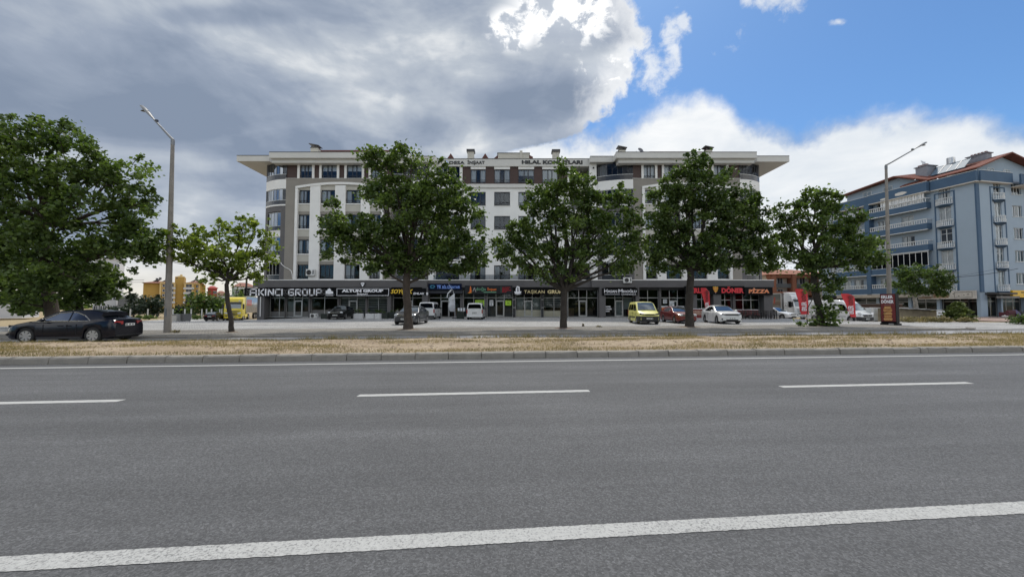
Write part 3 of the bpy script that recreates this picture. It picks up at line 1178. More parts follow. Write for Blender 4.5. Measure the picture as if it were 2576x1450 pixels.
# ---- recessed middle part
CYY = 1.3
Yc = BY + CYY
def CXx(u):
 return FX(u, Yc)
def CZ(v):
 return FZ(v, Yc)
cw = [(1183, 1221), (1242.5, 1282.5), (1303.5, 1343.5), (1364, 1403.5)]
cr = [(667, 703.5), (604.5, 638), (543, 577), (482.5, 517)]
x0, x1 = CXx(1162), CXx(1428)
holes = [(CXx(a), CXx(b), CZ(vb), CZ(vt)) for a, b in cw for vt, vb in cr]
MB().wall(x0, x1, CZ(704), CZ(464.5), CYY, CYY + .35, holes).each('wall', MAT['white_wall'], BLD)
MB().box(CXx(1160), CXx(1430), CYY - .2, CYY + .35, CZ(473), CZ(463.6)).build('ledge', MAT['fascia'], BLD)
top = [(CXx(a), CXx(b), CZ(460), CZ(418.5)) for a, b in cw]
MB().wall(x0, x1, CZ(463.6), CZ(410), CYY + .04, CYY + .35, top).build('cladding', MAT['brown'], BLD)
for (a, b) in cw:
 mb = MB().box(CXx(a), CXx(b), CYY - .08, CYY + .35, CZ(426), CZ(417))
 mb.each('window_surround', MAT['white_wall'], BLD)
 add_window(BLD, (CXx(a) + CXx(b)) / 2, CZ(460), CXx(b) - CXx(a) - .01, CZ(426) - CZ(460) - .003, CYY + .08, cv=random.choice((0, 1, 3)))
 for ri, (vt, vb) in enumerate(cr):
  cvv = 7 if ri in (2, 3) and a < 1260 else None
  add_window(BLD, (CXx(a) + CXx(b)) / 2, CZ(vb), CXx(b) - CXx(a) - .01, CZ(vt) - CZ(vb) - .003, CYY + .14, cv=cvv, rail=ri > 0)
  if ri:
   MB().box(CXx(a) - .06, CXx(b) + .06, CYY - .06, CYY + .1, CZ(vb) - .07, CZ(vb) - .002).each('sill', MAT['fascia'], BLD)
# loggias at both ends of the middle part
for (ua, ub, glazed) in ((1092, 1162, True), (1428, 1488, False)):
 xa, xb = CXx(ua), CXx(ub)
 mb = MB()
 for v in (463.6, 527, 590, 652):
  mb.box(xa, xb, CYY, 3.6, CZ(v) - .5, CZ(v))
 mb.each('balcony_band', MAT['white_wall'], BLD)
 MB().box(xa, xb, 3.4, 3.6, CZ(703), CZ(408)).build('balcony_wall', MAT['balcony_wall'], BLD)
 fr = MB()
 dr = MB()
 for i, v in enumerate((463.6, 527, 590, 652, 703)):
  fr.box(xa, xb, CYY + .03, CYY + .1, CZ(v) + .02, CZ(v) + .85)
  dr.box(xa + .7, xb - .7, 3.33, 3.4, CZ(v), CZ(v) + 2.1)
 fr.each('parapet', MAT['darkpanel'], BLD)
 dr.each('balcony_door', MAT['frame_dark'], BLD)
 MB().box(xb - .35 if glazed else xa, xb if glazed else xa + .35, CYY - .02, CYY + .4, CZ(703), CZ(410)).each('wall', MAT['white_wall'], BLD)
 if glazed:
  for i, v in enumerate((463.6, 527, 590, 652, 703)):
   zt = CZ((417, 480, 543, 606, 667)[i])
   fr = MB()
   n = 6
   for k in range(n + 1):
    xx = xa + (xb - .35 - xa) * k / n
    fr.box(xx - .03, xx + .03, CYY + .03, CYY + .1, CZ(v) + .85, zt)
   fr.box(xa, xb - .35, CYY + .03, CYY + .1, zt, zt + .08)
   gl = fr.build('balcony_glazing', MAT['alu'], BLD)
   for k in range(n):
    p, q_ = xa + (xb - .35 - xa) * k / n + .03, xa + (xb - .35 - xa) * (k + 1) / n - .03
    MB().quad((p, CYY + .06, CZ(v) + .85), (q_, CYY + .06, CZ(v) + .85), (q_, CYY + .06, zt), (p, CYY + .06, zt)).build('pane', MAT['darkglass'], gl)
# first floor terrace railing in front of the middle part
rail = MB()
gla = MB()
ra, rb = FX(1092, 48.5), FX(1488, 48.5)
n = 17
for k in range(n + 1):
 xx = ra + (rb - ra) * k / n
 rail.box(xx - .02, xx + .02, .44, .48, FZ(704, 48.5), FZ(691.5, 48.5))
rail.box(ra, rb, .43, .49, FZ(691.5, 48.5), FZ(690.6, 48.5))
r = rail.build('railing', MAT['metal_dark'], BLD)
for k in range(n):
 p, q_ = ra + (rb - ra) * k / n + .03, ra + (rb - ra) * (k + 1) / n - .03
 MB().quad((p, .46, FZ(703, 48.5)), (q_, .46, FZ(703, 48.5)), (q_, .46, FZ(692, 48.5)), (p, .46, FZ(692, 48.5))).build('pane', MAT['darkglass'], r)
# ---- fascia of the ground floor, white drip edge, terrace slab
mb, wl = MB(), MB()
for (ua, ub, y) in ((640, 1074.5, 0), (1487.5, 1942, 0), (1074.5, 1487.5, .42)):
 Y = BY + y
 mb.box(FX(ua, Y), FX(ub, Y), y - .02, 2.2, FZ(722, Y), FZ(704.8, Y))
 wl.box(FX(ua, Y) - .03, FX(ub, Y) + .03, y - .08, 2.4, FZ(704.8, Y), FZ(703, Y))
mb.each('ground_floor_fascia', MAT['charcoal'], BLD)
wl.each('drip_edge', MAT['white_wall'], BLD)
# ---- roof slab with deep overhangs
RT = FZ(383, 46.9)
RBt = FZ(397, 46.9)
mb, ml, fl, sf = MB(), MB(), MB(), MB()
for mir in (False, True):
 U = (lambda u, Y: FX(2580 - u, Y)) if mir else FX
 for (ua, ub, y, y1) in ((671, 1028, -1.1, 6), (1028, 1094, .25, 6), (589, 671, .0 if not mir else .15, 14.9)):
  Y = BY + y
  mb.box(U(ua, Y), U(ub, Y), y, y1, RBt, RT)
  fl.box(U(ua, Y), U(ub, Y), y - .03, y + .3, RT, RT + .07)
 ml.box(U(677, 47.2), U(1022, 47.2), -.72, 4, ROOFB + .02, RBt + .0)
 mb.box(U(671, 46.9), U(1094, 48), 6.003, 14.9, RBt, RT)
mb.box(FX(1094, 49.1), FX(1486, 49.1), 1.1, 14.9, FZ(418, 49.1), RT)
fl.box(FX(1094, 49.1), FX(1486, 49.1), 1.07, 1.4, RT, RT + .07)
mb.each('roof_slab', MAT['fascia'], BLD)
ml.each('cornice', MAT['fascia'], BLD)
fl.each('flashing', MAT['flashing'], BLD)
# low tiled roofs behind the parapet, dormers, attic box
mb = MB()
for (ua, ub) in ((792, 1000), (1640, 1784)):
 a, b = FX(ua, 51), FX(ub, 51)
 z0 = RT - .1
 z1 = at(CX, 377.5, 51.5).z if ua < 1000 else at(CX, 381, 51.5).z
 mb.add([(a - .8, 2.6, z0), (b + .8, 2.6, z0), (b, 3.5, z1), (a, 3.5, z1), (a, 9, z1 + .3), (b, 9, z1 + .3), (a - .8, 12, z0), (b + .8, 12, z0)],
           [(0, 1, 2, 3), (3, 2, 5, 4), (4, 5, 7, 6), (0, 3, 4, 6), (1, 7, 5, 2)])
mb.each('tiled_roof', MAT['tile_roof'], BLD)
for (ua, ub) in ((1116, 1148), (1204, 1235)):
 Y = 50.5
 zb, zt = RT - .05, at(CX, 385.5, Y).z
 xa, xb = FX(ua, Y), FX(ub, Y)
 mb = MB()
 xm = (xa + xb) / 2
 mb.prism_y([(xa, zb), (xb, zb), (xb, zb + .1), (xm, zt), (xa, zb + .1)], 2.5, 5)
 d = mb.build('dormer', MAT['tile_roof'], BLD)
 MB().prism_y([(xa + .45, zb), (xb - .45, zb), (xm, zt - .42)], 2.46, 2.49).build('gable', MAT['brown'], d)
Y = 51
mb = MB().box(FX(1252, Y), FX(1331, Y), 3, 7, RT - .1, at(CX, 385.5, Y).z)
d = mb.build('attic', MAT['beige'], BLD)
MB().box(FX(1307, Y), FX(1314, Y), 2.9, 3.4, RT - .1, at(CX, 379.5, Y).z).build('chimney', MAT['beige'], d)
MB().box(FX(1250, Y), FX(1333, Y), 2.94, 7.1, at(CX, 385.5, Y).z, at(CX, 384.2, Y).z).each('flashing', MAT['flashing'], d)
mb = MB()
for a, b in ((1241, 1251.5), (1331.5, 1341)):
 xa, xb = FX(a, Y), FX(b, Y)
 lo, hi = (at(CX, 397, Y).z, at(CX, 388, Y).z) if a < 1300 else (at(CX, 388, Y).z, at(CX, 393, Y).z)
 mb.add([(xa, 3.2, RT - .1), (xb, 3.2, RT - .1), (xb, 3.2, hi), (xa, 3.2, lo), (xa, 6.5, RT - .1), (xb, 6.5, RT - .1), (xb, 6.5, hi), (xa, 6.5, lo)],
           [(0, 1, 2, 3), (4, 7, 6, 5), (3, 2, 6, 7), (0, 3, 7, 4), (1, 5, 6, 2)])
mb.each('tiled_roof', MAT['tile_roof'], BLD)
for (ua, ub, vt, vc, Y, style) in ((776, 794, 370.5, 361.5, 49.5, 0), (1003, 1019, 370, 361.5, 49.5, 0), (1174.5, 1190.5, 381, 375.5, 50.5, 1), (1391, 1407.5, 382, 376, 50.5, 1), (1560, 1576, 376, 367, 49.5, 0), (1781, 1796, 376, 367, 49.5, 0)):
 xa, xb = FX(ua, Y), FX(ub, Y)
 zt, zc = at(CX, vt, Y).z, at(CX, vc, Y).z
 d = MB().box(xa, xb, Y - BY, Y - BY + .8, RT - .1, zt).build('chimney', MAT['beige'], BLD)
 mb = MB()
 if style:
  mb.box(xa - .12, xb + .12, Y - BY - .12, Y - BY + .92, zt, zc)
 else:
  zm = zt + .18
  for xx in (xa + .05, xb - .15):
   for yy in (Y - BY + .05, Y - BY + .65):
    mb.box(xx, xx + .1, yy, yy + .1, zt, zm + .02)
  mb.box(xa - .06, xb + .06, Y - BY - .06, Y - BY + .86, zt - .06, zt)
  mb.add([(xa - .18, Y - BY - .15, zm + .22), (xb + .18, Y - BY - .15, zm), (xb + .18, Y - BY + .95, zm), (xa - .18, Y - BY + .95, zm + .22),
    (xa - .18, Y - BY - .15, zc + .02), (xb + .18, Y - BY - .15, zc - .22), (xb + .18, Y - BY + .95, zc - .22), (xa - .18, Y - BY + .95, zc + .02)],
               [(0, 3, 2, 1), (4, 5, 6, 7), (0, 1, 5, 4), (1, 2, 6, 5), (2, 3, 7, 6), (3, 0, 4, 7)])
 mb.build('chimney_cap', MAT['flashing'], d)
# roof skylight at the right-hand end, satellite dishes stand on the roof as things of their own
mb = MB()
Y = 49.5
p, q_ = FX(1614, Y), FX(1632, Y)
mb.prism_y([(p, RT - .05), (q_, RT - .05), (q_ + .0, at(CX, 384.5, Y).z), (q_ - .55, at(CX, 380.5, Y).z)], 1.5, 2.6)
mb.build('skylight', MAT['darkpanel'], BLD)
mb = MB()
mb.box(FX(1482, 49.5), FX(1500, 49.5), 1.5, 2.5, RT, RT + .14)
mb.build('vent', MAT['flashing'], BLD)
# ---- core that keeps the rooms dark and closes the back
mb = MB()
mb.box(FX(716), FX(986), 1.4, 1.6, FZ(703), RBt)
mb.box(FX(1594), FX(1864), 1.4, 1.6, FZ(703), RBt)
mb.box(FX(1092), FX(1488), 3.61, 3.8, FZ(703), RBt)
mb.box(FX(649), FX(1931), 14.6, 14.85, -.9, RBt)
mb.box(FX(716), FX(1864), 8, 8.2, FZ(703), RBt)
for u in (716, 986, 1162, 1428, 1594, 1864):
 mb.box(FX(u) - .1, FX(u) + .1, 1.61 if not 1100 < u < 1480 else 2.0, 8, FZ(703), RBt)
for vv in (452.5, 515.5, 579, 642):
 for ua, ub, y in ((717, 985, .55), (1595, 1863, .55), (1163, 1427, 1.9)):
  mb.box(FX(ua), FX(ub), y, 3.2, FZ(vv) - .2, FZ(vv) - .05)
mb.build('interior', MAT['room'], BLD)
# ================================================================ SHOP FRONTS
SHY = 1.0                                     # shop fronts stand back under the fascia
Ys = BY + SHY
def SX(u):
 return FX(u, Ys)
def SZ(v):
 return FZ(v, Ys)
SFLOOR = LOTZ
SIGNB = SZ(744)
mat('shop_dark', (.055, .054, .053), .7, var=.1)
mat('shop_panel', (.125, .12, .112), .5, var=.12)
mat('beige_panel', (.33, .315, .24), .6, var=.12)
mat('blind', (.60, .60, .58), .8, var=.06)
mat('poster_green', (.50, .82, .06), .6, var=.04)
mat('poster_white', (.74, .76, .78), .6, var=.05)
mat('ink', (.015, .018, .015), .6, var=0)
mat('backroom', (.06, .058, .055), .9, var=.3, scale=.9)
# columns, lintels, floor and back wall of the shops
mb = MB()
for (a, b) in ((665, 682), (723.5, 725.5), (782.5, 787.5), (854, 859.5), (923.5, 928.5), (982.5, 991), (1067.5, 1081.5), (1159.5, 1166.5), (1219.5, 1225.5), (1360, 1365), (1422, 1425.5), (1501.5, 1516.5), (1590.5, 1599), (1653, 1658), (1721.5, 1740), (1780.5, 1799), (1835, 1842), (1904, 1925)):
 mb.box(SX(a), SX(b), -.0 if b - a > 8 else .7, 1.6, -1.1, FZ(722))
mb.each('column', MAT['charcoal'], BLD)
mb = MB()
mb.box(SX(665), SX(1925), .72, 1.5, SZ(729), FZ(722) + .1)
mb.build('lintel', MAT['shop_dark'], BLD)
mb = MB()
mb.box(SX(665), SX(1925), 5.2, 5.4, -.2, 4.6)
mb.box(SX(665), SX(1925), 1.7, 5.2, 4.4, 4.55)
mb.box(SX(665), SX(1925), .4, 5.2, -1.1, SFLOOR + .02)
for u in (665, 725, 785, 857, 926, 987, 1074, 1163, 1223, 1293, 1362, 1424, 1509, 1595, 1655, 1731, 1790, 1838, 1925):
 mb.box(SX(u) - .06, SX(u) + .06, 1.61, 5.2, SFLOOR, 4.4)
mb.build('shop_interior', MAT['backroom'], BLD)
struct(sheet('shop_step', [(SX(683), BY - .35), (SX(1921), BY - .35), (SX(1921), BY + .45), (SX(683), BY + .45)], mat('step', (.30, .29, .27), .8, var=.2), LOTZ + .012))
def shopfront(us, door=None, tv=748.6, low=None, lowmat='shop_panel', blind=False, alu='alu', topv=729.5, glass='shopglass', doordark=False):
 """frame with one pane per opening; door is the index of the opening that holds the door"""
 t = .05
 zt, zt2, zb = SZ(topv), SZ(tv), SFLOOR + .06
 fr = MB()
 for k, u in enumerate(us):
  fr.box(SX(u) - t / 2 - .01, SX(u) + t / 2 + .01, SHY - .06, SHY + .08, zb - .1, zt)
 for a, b in zip(us, us[1:]):
  for z in (zt2, zb):
   fr.box(SX(a) + t / 2 + .01, SX(b) - t / 2 - .01, SHY - .05, SHY + .07, z - .04, z + .04)
 o = fr.build('shopfront', MAT[alu], BLD)
 for k, (a, b) in enumerate(zip(us, us[1:])):
  xa, xb = SX(a) + .035, SX(b) - .035
  MB().quad((xa, SHY, zt2 + .04), (xb, SHY, zt2 + .04), (xb, SHY, zt), (xa, SHY, zt)).build('pane', MAT[glass], o)
  if k == door:
   dz = SZ(756)
   d = MB()
   d.box(xa, xa + .11, SHY - .04, SHY + .04, zb + .04, dz)
   d.box(xb - .11, xb, SHY - .04, SHY + .04, zb + .04, dz)
   d.box(xa + .11, xb - .11, SHY - .04, SHY + .04, dz - .11, dz)
   d.box(xa, xb, SHY - .03, SHY + .03, dz, dz + .05)
   if not doordark:
    d.box(xa + .11, xb - .11, SHY - .04, SHY + .04, zb + .04, zb + .2)
   d.build('door', MAT[alu], o)
   lz = zb + .2
   if low:
    lz = SZ(low)
    MB().box(xa + .11, xb - .11, SHY - .02, SHY + .02, zb + .2, lz).build('panel', MAT[lowmat], o)
   if not doordark:
    MB().quad((xa + .11, SHY, lz), (xb - .11, SHY, lz), (xb - .11, SHY, dz - .11), (xa + .11, SHY, dz - .11)).build('pane', MAT[glass], o)
   MB().box(xa + .03, xa + .07, SHY - .1, SHY - .06, zb + .9, zb + 1.25).build('handle', MAT['alu'], o)
   MB().quad((xa, SHY, dz + .05), (xb, SHY, dz + .05), (xb, SHY, zt2 - .04), (xa, SHY, zt2 - .04)).build('pane', MAT[glass], o)
  else:
   lz = zb + .04
   if low:
    lz = SZ(low)
    MB().box(xa, xb, SHY - .02, SHY + .02, zb + .04, lz).build('panel', MAT[lowmat], o)
   MB().quad((xa, SHY, lz), (xb, SHY, lz), (xb, SHY, zt2 - .04), (xa, SHY, zt2 - .04)).build('pane', MAT[glass], o)
  if blind:
   mb = MB()
   z = zb + .1 if not isinstance(blind, (int, float)) or blind is True else SZ(blind)
   while z < zt2 + .55:
    mb.box(xa + .03, xb - .03, SHY + .10, SHY + .11, z, z + .115)
    z += .215
   mb.build('blind', MAT['blind'], o)
 return o
shopfront([685, 708, 723], None, 749, 783)
shopfront([726, 744.5, 765, 782], 1, 749, 783)
shopfront([788, 820.5, 854], None, 749, 779)
shopfront([860, 881, 902, 923], 1, 749, None, blind=True)
shopfront([929, 955, 982], None, 749, None, blind=True)
shopfront([992, 1018, 1040, 1067], 1)
shopfront([1082, 1110, 1131, 1159], 1, doordark=True)
shopfront([1167, 1192, 1219], None)
shopfront([1226, 1247.5, 1268, 1289], 1)
shopfront([1297, 1318, 1338, 1359.5], 1, 748.6, 779, 'beige_panel')
shopfront([1366, 1392, 1421], None, 748.6, 781, 'beige_panel', blind=772)
shopfront([1427, 1454, 1474, 1501], 1)
shopfront([1517, 1544, 1564, 1590], 1)
shopfront([1600, 1626, 1652], None)
shopfront([1659, 1680, 1700, 1721], 1)
shopfront([1741, 1760, 1780], None, 752, 786, 'shop_panel')
shopfront([1800, 1818, 1834], None, 754)
shopfront([1843, 1863, 1883, 1903], None, 754, 779)
# frosted sheets and pale interiors behind some of the windows
mb = MB()
for (a, b, v0, v1) in ((1298, 1317, 749, 778), (1339, 1358, 749, 778), (1320, 1336, 757, 777), (1566, 1589, 750, 777), (1546, 1562, 757, 795), (727, 744, 757, 782)):
 mb.box(SX(a) + .06, SX(b) - .06, SHY + .06, SHY + .07, SZ(v1), SZ(v0))
mb.each('frosted_film', mat('film', (.50, .53, .51), .7, var=.15, scale=2.2), BLD)
mb = MB()
for (a, b) in ((1168, 1218.5), (1227, 1246.5), (1269, 1288)):
 mb.box(SX(a) + .06, SX(b) - .06, SHY + .06, SHY + .07, SFLOOR + .12, SZ(771))
 mb.box(SX(a) + .06, SX(b) - .06, SHY + .06, SHY + .07, SZ(747), SZ(739.5))
mb.each('grey_film', mat('greyfilm', (.15, .15, .155), .6, var=.06), BLD)
mb = MB()
for (a, b) in ((1290, 1296), (1360, 1365.5)):
 mb.box(SX(a), SX(b), .55, .7, SFLOOR, SZ(745))
c_ = mb.each('column_cladding', MAT['darkpanel'], BLD)
mb = MB()
for (a, b) in ((1290, 1296), (1360, 1365.5)):
 for v in (753, 773):
  mb.box(SX(a), SX(b), .53, .56, SZ(v) - .03, SZ(v) + .03)
mb.build('column_band', MAT['alu'], c_)
# furniture and counters inside
mb = MB()
for (a, b, v0, v1, y) in ((1002, 1030, 782, 797, 3.0), (1047, 1064, 778, 797, 3.4), (1136, 1156, 776, 797, 3.0), (1086, 1104, 778, 797, 2.6), (1435, 1450, 775, 797, 3.5), (1604, 1648, 779, 797, 3), (1745, 1778, 778, 797, 2.8), (1850, 1900, 778, 797, 3.4), (1662, 1678, 780, 797, 2.4)):
 mb.box(SX(a), SX(b), y, y + .6, SFLOOR, SZ(v0))
mb.each('counter', mat('counter', (.30, .17, .10), .6, var=.2), BLD)
# down pipe and spot lamps
mb = MB()
mb.tube([(SX(673.5), -.06, SZ(795)), (SX(673.5), -.06, SZ(746))], .06, 8)
mb.tube([at(706, 660, 47.9) - Vector((0, BY, 0)), at(708, 664, 47.9) - Vector((0, BY, 0)), at(716, 671, 47.9) - Vector((0, BY, 0)), at(727, 676.5, 47.9) - Vector((0, BY, 0)), at(732, 681, 47.9) - Vector((0, BY, 0)), at(735, 690, 47.9) - Vector((0, BY, 0)), at(735.5, 701, 47.9) - Vector((0, BY, 0))], .045, 6)
mb.each('down_pipe', MAT['white_wall'], BLD)
# ================================================================ TREES
MAT['leaf'] = leaf_mat('plane leaf', (.038, .068, .017), (.165, .230, .062), .38)
MAT['leaf_young'] = leaf_mat('young plane leaf', (.085, .125, .022), (.29, .35, .075), .46)
MAT['leaf_dark'] = leaf_mat('dark leaf', (.032, .058, .015), (.132, .190, .050), .35)
MAT['needle'] = leaf_mat('conifer', (.012, .024, .012), (.042, .066, .030), .12)
MAT['needle_light'] = leaf_mat('light conifer', (.05, .075, .018), (.19, .225, .065), .25)
mat('bark', (.058, .044, .033), .9, var=.35, scale=5, bump=.8, bscale=22)
mat('bark_dark', (.036, .029, .023), .9, var=.35, scale=5, bump=.8, bscale=22)
mat('bark_pale', (.30, .27, .23), .9, var=.35, scale=4, bump=.5, bscale=20)
mat('earth', (.14, .105, .075), .95, var=.3, scale=4)
mat('earth_red', (.12, .08, .06), .95, var=.3, scale=4)
def leaf_cloud(name, centres, radii, per, size, m, parent, flat=.75, up=.55, droop=0.0, lobes=True, tint0=None):
 """many small folded leaves round each centre; tint varies per leaf and per spray"""
 P, T = [], []
 for (c, r, k) in zip(centres, radii, per):
  k = int(k)
  q = rng.normal(0, .5, (k, 3)) * np.array([r, r, r * flat]) + np.array(c)
  P.append(q)
  base = .42 + .22 * rng.standard_normal() if tint0 is None else tint0 + .15 * rng.standard_normal()
  T.append(base + .2 * rng.standard_normal(k))
 P = np.concatenate(P)
 T = np.clip(np.concatenate(T), 0, 1)
 n = len(P)
 nrm = rng.standard_normal((n, 3)) + np.array([0, 0, up * 2])
 nrm /= np.linalg.norm(nrm, axis=1)[:, None]
 t = rng.standard_normal((n, 3)) + np.array([0, 0, -droop])
 t -= nrm * (t * nrm).sum(1)[:, None]
 t /= np.linalg.norm(t, axis=1)[:, None]
 b = np.cross(nrm, t)
 s = (size * rng.uniform(.65, 1.25, n))[:, None]
 f = (s * rng.uniform(.08, .3, n)[:, None]) * nrm
 v0 = P - t * s * .5
 v1 = P + b * s * .46 - t * s * .05 + f
 v2 = P + t * s * .5
 v3 = P - b * s * .46 - t * s * .05 + f
 V = np.stack([v0, v1, v2, v3], 1).reshape(-1, 3)
 me = bpy.data.meshes.new(name)
 idx = np.arange(n * 4).reshape(-1, 4)
 tri = np.concatenate([idx[:, [0, 1, 2]], idx[:, [0, 2, 3]]], 1).reshape(-1, 3)
 me.vertices.add(n * 4)
 me.vertices.foreach_set('co', V.astype(np.float32).ravel())
 me.loops.add(len(tri) * 3)
 me.loops.foreach_set('vertex_index', tri.astype(np.int32).ravel())
 me.polygons.add(len(tri))
 me.polygons.foreach_set('loop_start', np.arange(0, len(tri) * 3, 3, dtype=np.int32))
 me.update(calc_edges=True)
 a = me.attributes.new('tint', 'FLOAT', 'POINT')
 a.data.foreach_set('value', np.repeat(T, 4).astype(np.float32))
 me.materials.append(m)
 return inst(name, me, parent)
def wobble(p0, p1, n, amp, rnd):
 p0, p1 = Vector(p0), Vector(p1)
 out = []
 for i in range(n + 1):
  t = i / n
  p = p0.lerp(p1, t)
  if 0 < i < n:
   p += Vector((rnd.gauss(0, amp), rnd.gauss(0, amp), rnd.gauss(0, amp * .6)))
  out.append(p)
 return out
def tree(label, base, trunk, blobs, Y, leaf='leaf', bark='bark', size=.26, dens=115, group='plane trees along the car park kerb', name='plane_tree', r0=.3, r1=.2, limbs=None, seed=1, depth=1.0, spray=.5, cat='tree', pit='earth', flare=1.45):
 """trunk: pixel path (u, v) upwards at depth Y; blobs: crown lobes in pixels (u, v, ru, rv[, depth shift])"""
 rnd = random.Random(seed)
 k = Y / FPX
 B = Vector(base)
 root = thing(name, label, cat, B, 0, group)
 tp = [at(u, v, Y) - B for u, v in trunk]
 tp[0] = Vector((tp[0].x, 0, -.15))
 # finer trunk
 path, rad = [], []
 for i, (a, b) in enumerate(zip(tp, tp[1:])):
  for j in range(4):
   path.append(a.lerp(b, j / 4) + Vector((rnd.gauss(0, .012), rnd.gauss(0, .012), 0)))
 path.append(tp[-1])
 for i, p in enumerate(path):
  t = i / (len(path) - 1)
  fl = 1 + (flare - 1) * math.exp(-max(0, p.z) / .35)
  rad.append((r0 + (r1 - r0) * t) * fl)
 mb = MB().tube(path, rad, 12)
 fork = path[-1]
 mb.build('trunk', MAT[bark], root, smooth=True)
 cs, rs, ns = [], [], []
 lb = MB()
 tw = MB()
 for bi, bl in enumerate(blobs):
  u, v, ru, rv = bl[:4]
  sh = bl[4] if len(bl) > 4 else 0
  c = at(u, v, Y + sh) - B
  kk = (Y + sh) / FPX
  rx, rz = ru * kk, rv * kk
  ry = (rx + rz) / 2 * depth
  # limb from the fork to the lobe
  src = fork if fork.z < c.z + rz * .3 else path[max(0, int(len(path) * .7))]
  if c.z < fork.z * .95 and abs(c.x) < 1.2:
   src = path[min(range(len(path)), key=lambda i: abs(path[i].z - c.z + .15))]
  lp = wobble(src - Vector((0, 0, .15)), c, 5, .06 * (c - src).length ** .5, rnd)
  rr = min(r1 * .62, .05 + .026 * (c - src).length)
  if c.z <= 1.2:
   rr = .03
  if True:
   lb.tube(lp, [rr + (.028 - rr) * i / 5 for i in range(6)], 7)
  n = int(3.2 + rx * rz * 5.2)
  for i in range(n):
   d = Vector((rnd.gauss(0, 1), rnd.gauss(0, 1), rnd.gauss(0, 1))).normalized()
   q = rnd.random() ** .42
   if d.y > 0 and rnd.random() < .35:
    d.y = -d.y
   p = c + Vector((d.x * rx * q, d.y * ry * q, d.z * rz * q))
   cs.append(tuple(p))
   rad_ = spray * rnd.uniform(.6, 1.25)
   rs.append(rad_)
   ns.append(dens * rx * rz * math.pi / n * rnd.uniform(.5, 1.5))
   if rnd.random() < .5 and c.z > 1.2:
    tw.tube(wobble(lp[rnd.randint(2, 5)], p, 3, .08, rnd), [.028, .022, .016, .008], 4, cap=False)
  # loose shoots that break the outline
  for i in range(int(2 + (rx + rz) * 1.6)):
   d = Vector((rnd.gauss(0, 1), rnd.gauss(0, .5), rnd.gauss(.25, 1))).normalized()
   p = c + Vector((d.x * rx, d.y * ry, d.z * rz)) * rnd.uniform(1.0, 1.16)
   p2 = c + Vector((d.x * rx, d.y * ry, d.z * rz)) * .7
   if c.z > 1.2:
    tw.tube([p2, p2.lerp(p, .5) + Vector((0, 0, .05)), p], [.018, .012, .006], 4, cap=False)
   for t in (.55, .8, 1.05):
    cs.append(tuple(p2.lerp(p, t)))
    rs.append(spray * .36)
    ns.append(max(4, dens * .075))
 lb.build('limb', MAT[bark], root, smooth=True)
 tw.build('twig', MAT[bark], root)
 leaf_cloud('crown', cs, rs, ns, size, MAT[leaf], root)
 if pit:
  mb = MB()
  n = 18
  pr = [(math.cos(2 * math.pi * i / n) * r0 * rnd.uniform(2.3, 3.3), math.sin(2 * math.pi * i / n) * r0 * rnd.uniform(2.0, 2.8)) for i in range(n)]
  mb.add([(x, y, .006) for x, y in pr] + [(0, 0, .09)], [(i, (i + 1) % n, n) for i in range(n)])
  mb.build('root_earth', MAT[pit], root)
 return root
def tbase(u, v):
 p = gp(u, v, LOTZ)
 return Vector((p.x, p.y, LOTZ))
b0 = Vector((at(135, 780, 21.0).x, 21.0, LOTZ))
tree('largest broad plane tree at the left edge behind the black saloon', b0, [(138, 842), (128, 770), (118, 715), (112, 640), (108, 560)],
     [(85, 405, 125, 100), (215, 428, 110, 82), (300, 450, 62, 70), (20, 335, 70, 42), (150, 335, 62, 36), (60, 520, 150, 110), (210, 560, 150, 110), (325, 560, 62, 75), (355, 610, 58, 50), (390, 622, 34, 38), (280, 650, 90, 45), (150, 640, 130, 60), (20, 650, 110, 80), (-70, 450, 110, 120), (-60, 620, 110, 100), (385, 505, 24, 28), (95, 715, 60, 50, -1.6), (160, 690, 60, 40, -1.4), (60, 760, 50, 24, -.6)],
     21.0, leaf='leaf', bark='bark', size=.20, dens=160, r0=.30, r1=.20, seed=3)
b = Vector((at(200, 790, 27.0).x, 27.0, 0))
tree('low dense tree behind the trunk of the big plane tree at left', b, [(205, 820), (200, 770), (190, 745)],
     [(185, 715, 110, 62), (90, 720, 80, 60), (245, 715, 45, 42), (30, 715, 70, 45), (140, 760, 110, 30), (200, 690, 80, 40)],
     27.0, leaf='leaf_dark', bark='bark_dark', size=.28, dens=150, r0=.22, r1=.15, seed=4, name='broadleaf_tree', group=None, pit=None)
b = tbase(583, 835)
tree('small pale green plane tree with a crooked leaning trunk beside the left lamp post', b, [(584, 836), (580, 800), (571, 745), (570, 715), (573, 700)],
     [(600, 640, 62, 45), (540, 620, 55, 45), (480, 608, 42, 40), (440, 600, 34, 36), (415, 640, 28, 24), (470, 645, 45, 25), (640, 595, 42, 36), (640, 655, 48, 38), (672, 640, 30, 36), (535, 660, 45, 28), (590, 680, 40, 22), (610, 570, 22, 20), (550, 575, 24, 22), (500, 650, 45, 22), (625, 700, 30, 12), (530, 700, 26, 10)],
     b.y, leaf='leaf_young', bark='bark_dark', size=.20, dens=112, r0=.125, r1=.095, seed=5, spray=.42, flare=1.25)
b = tbase(1027, 828)
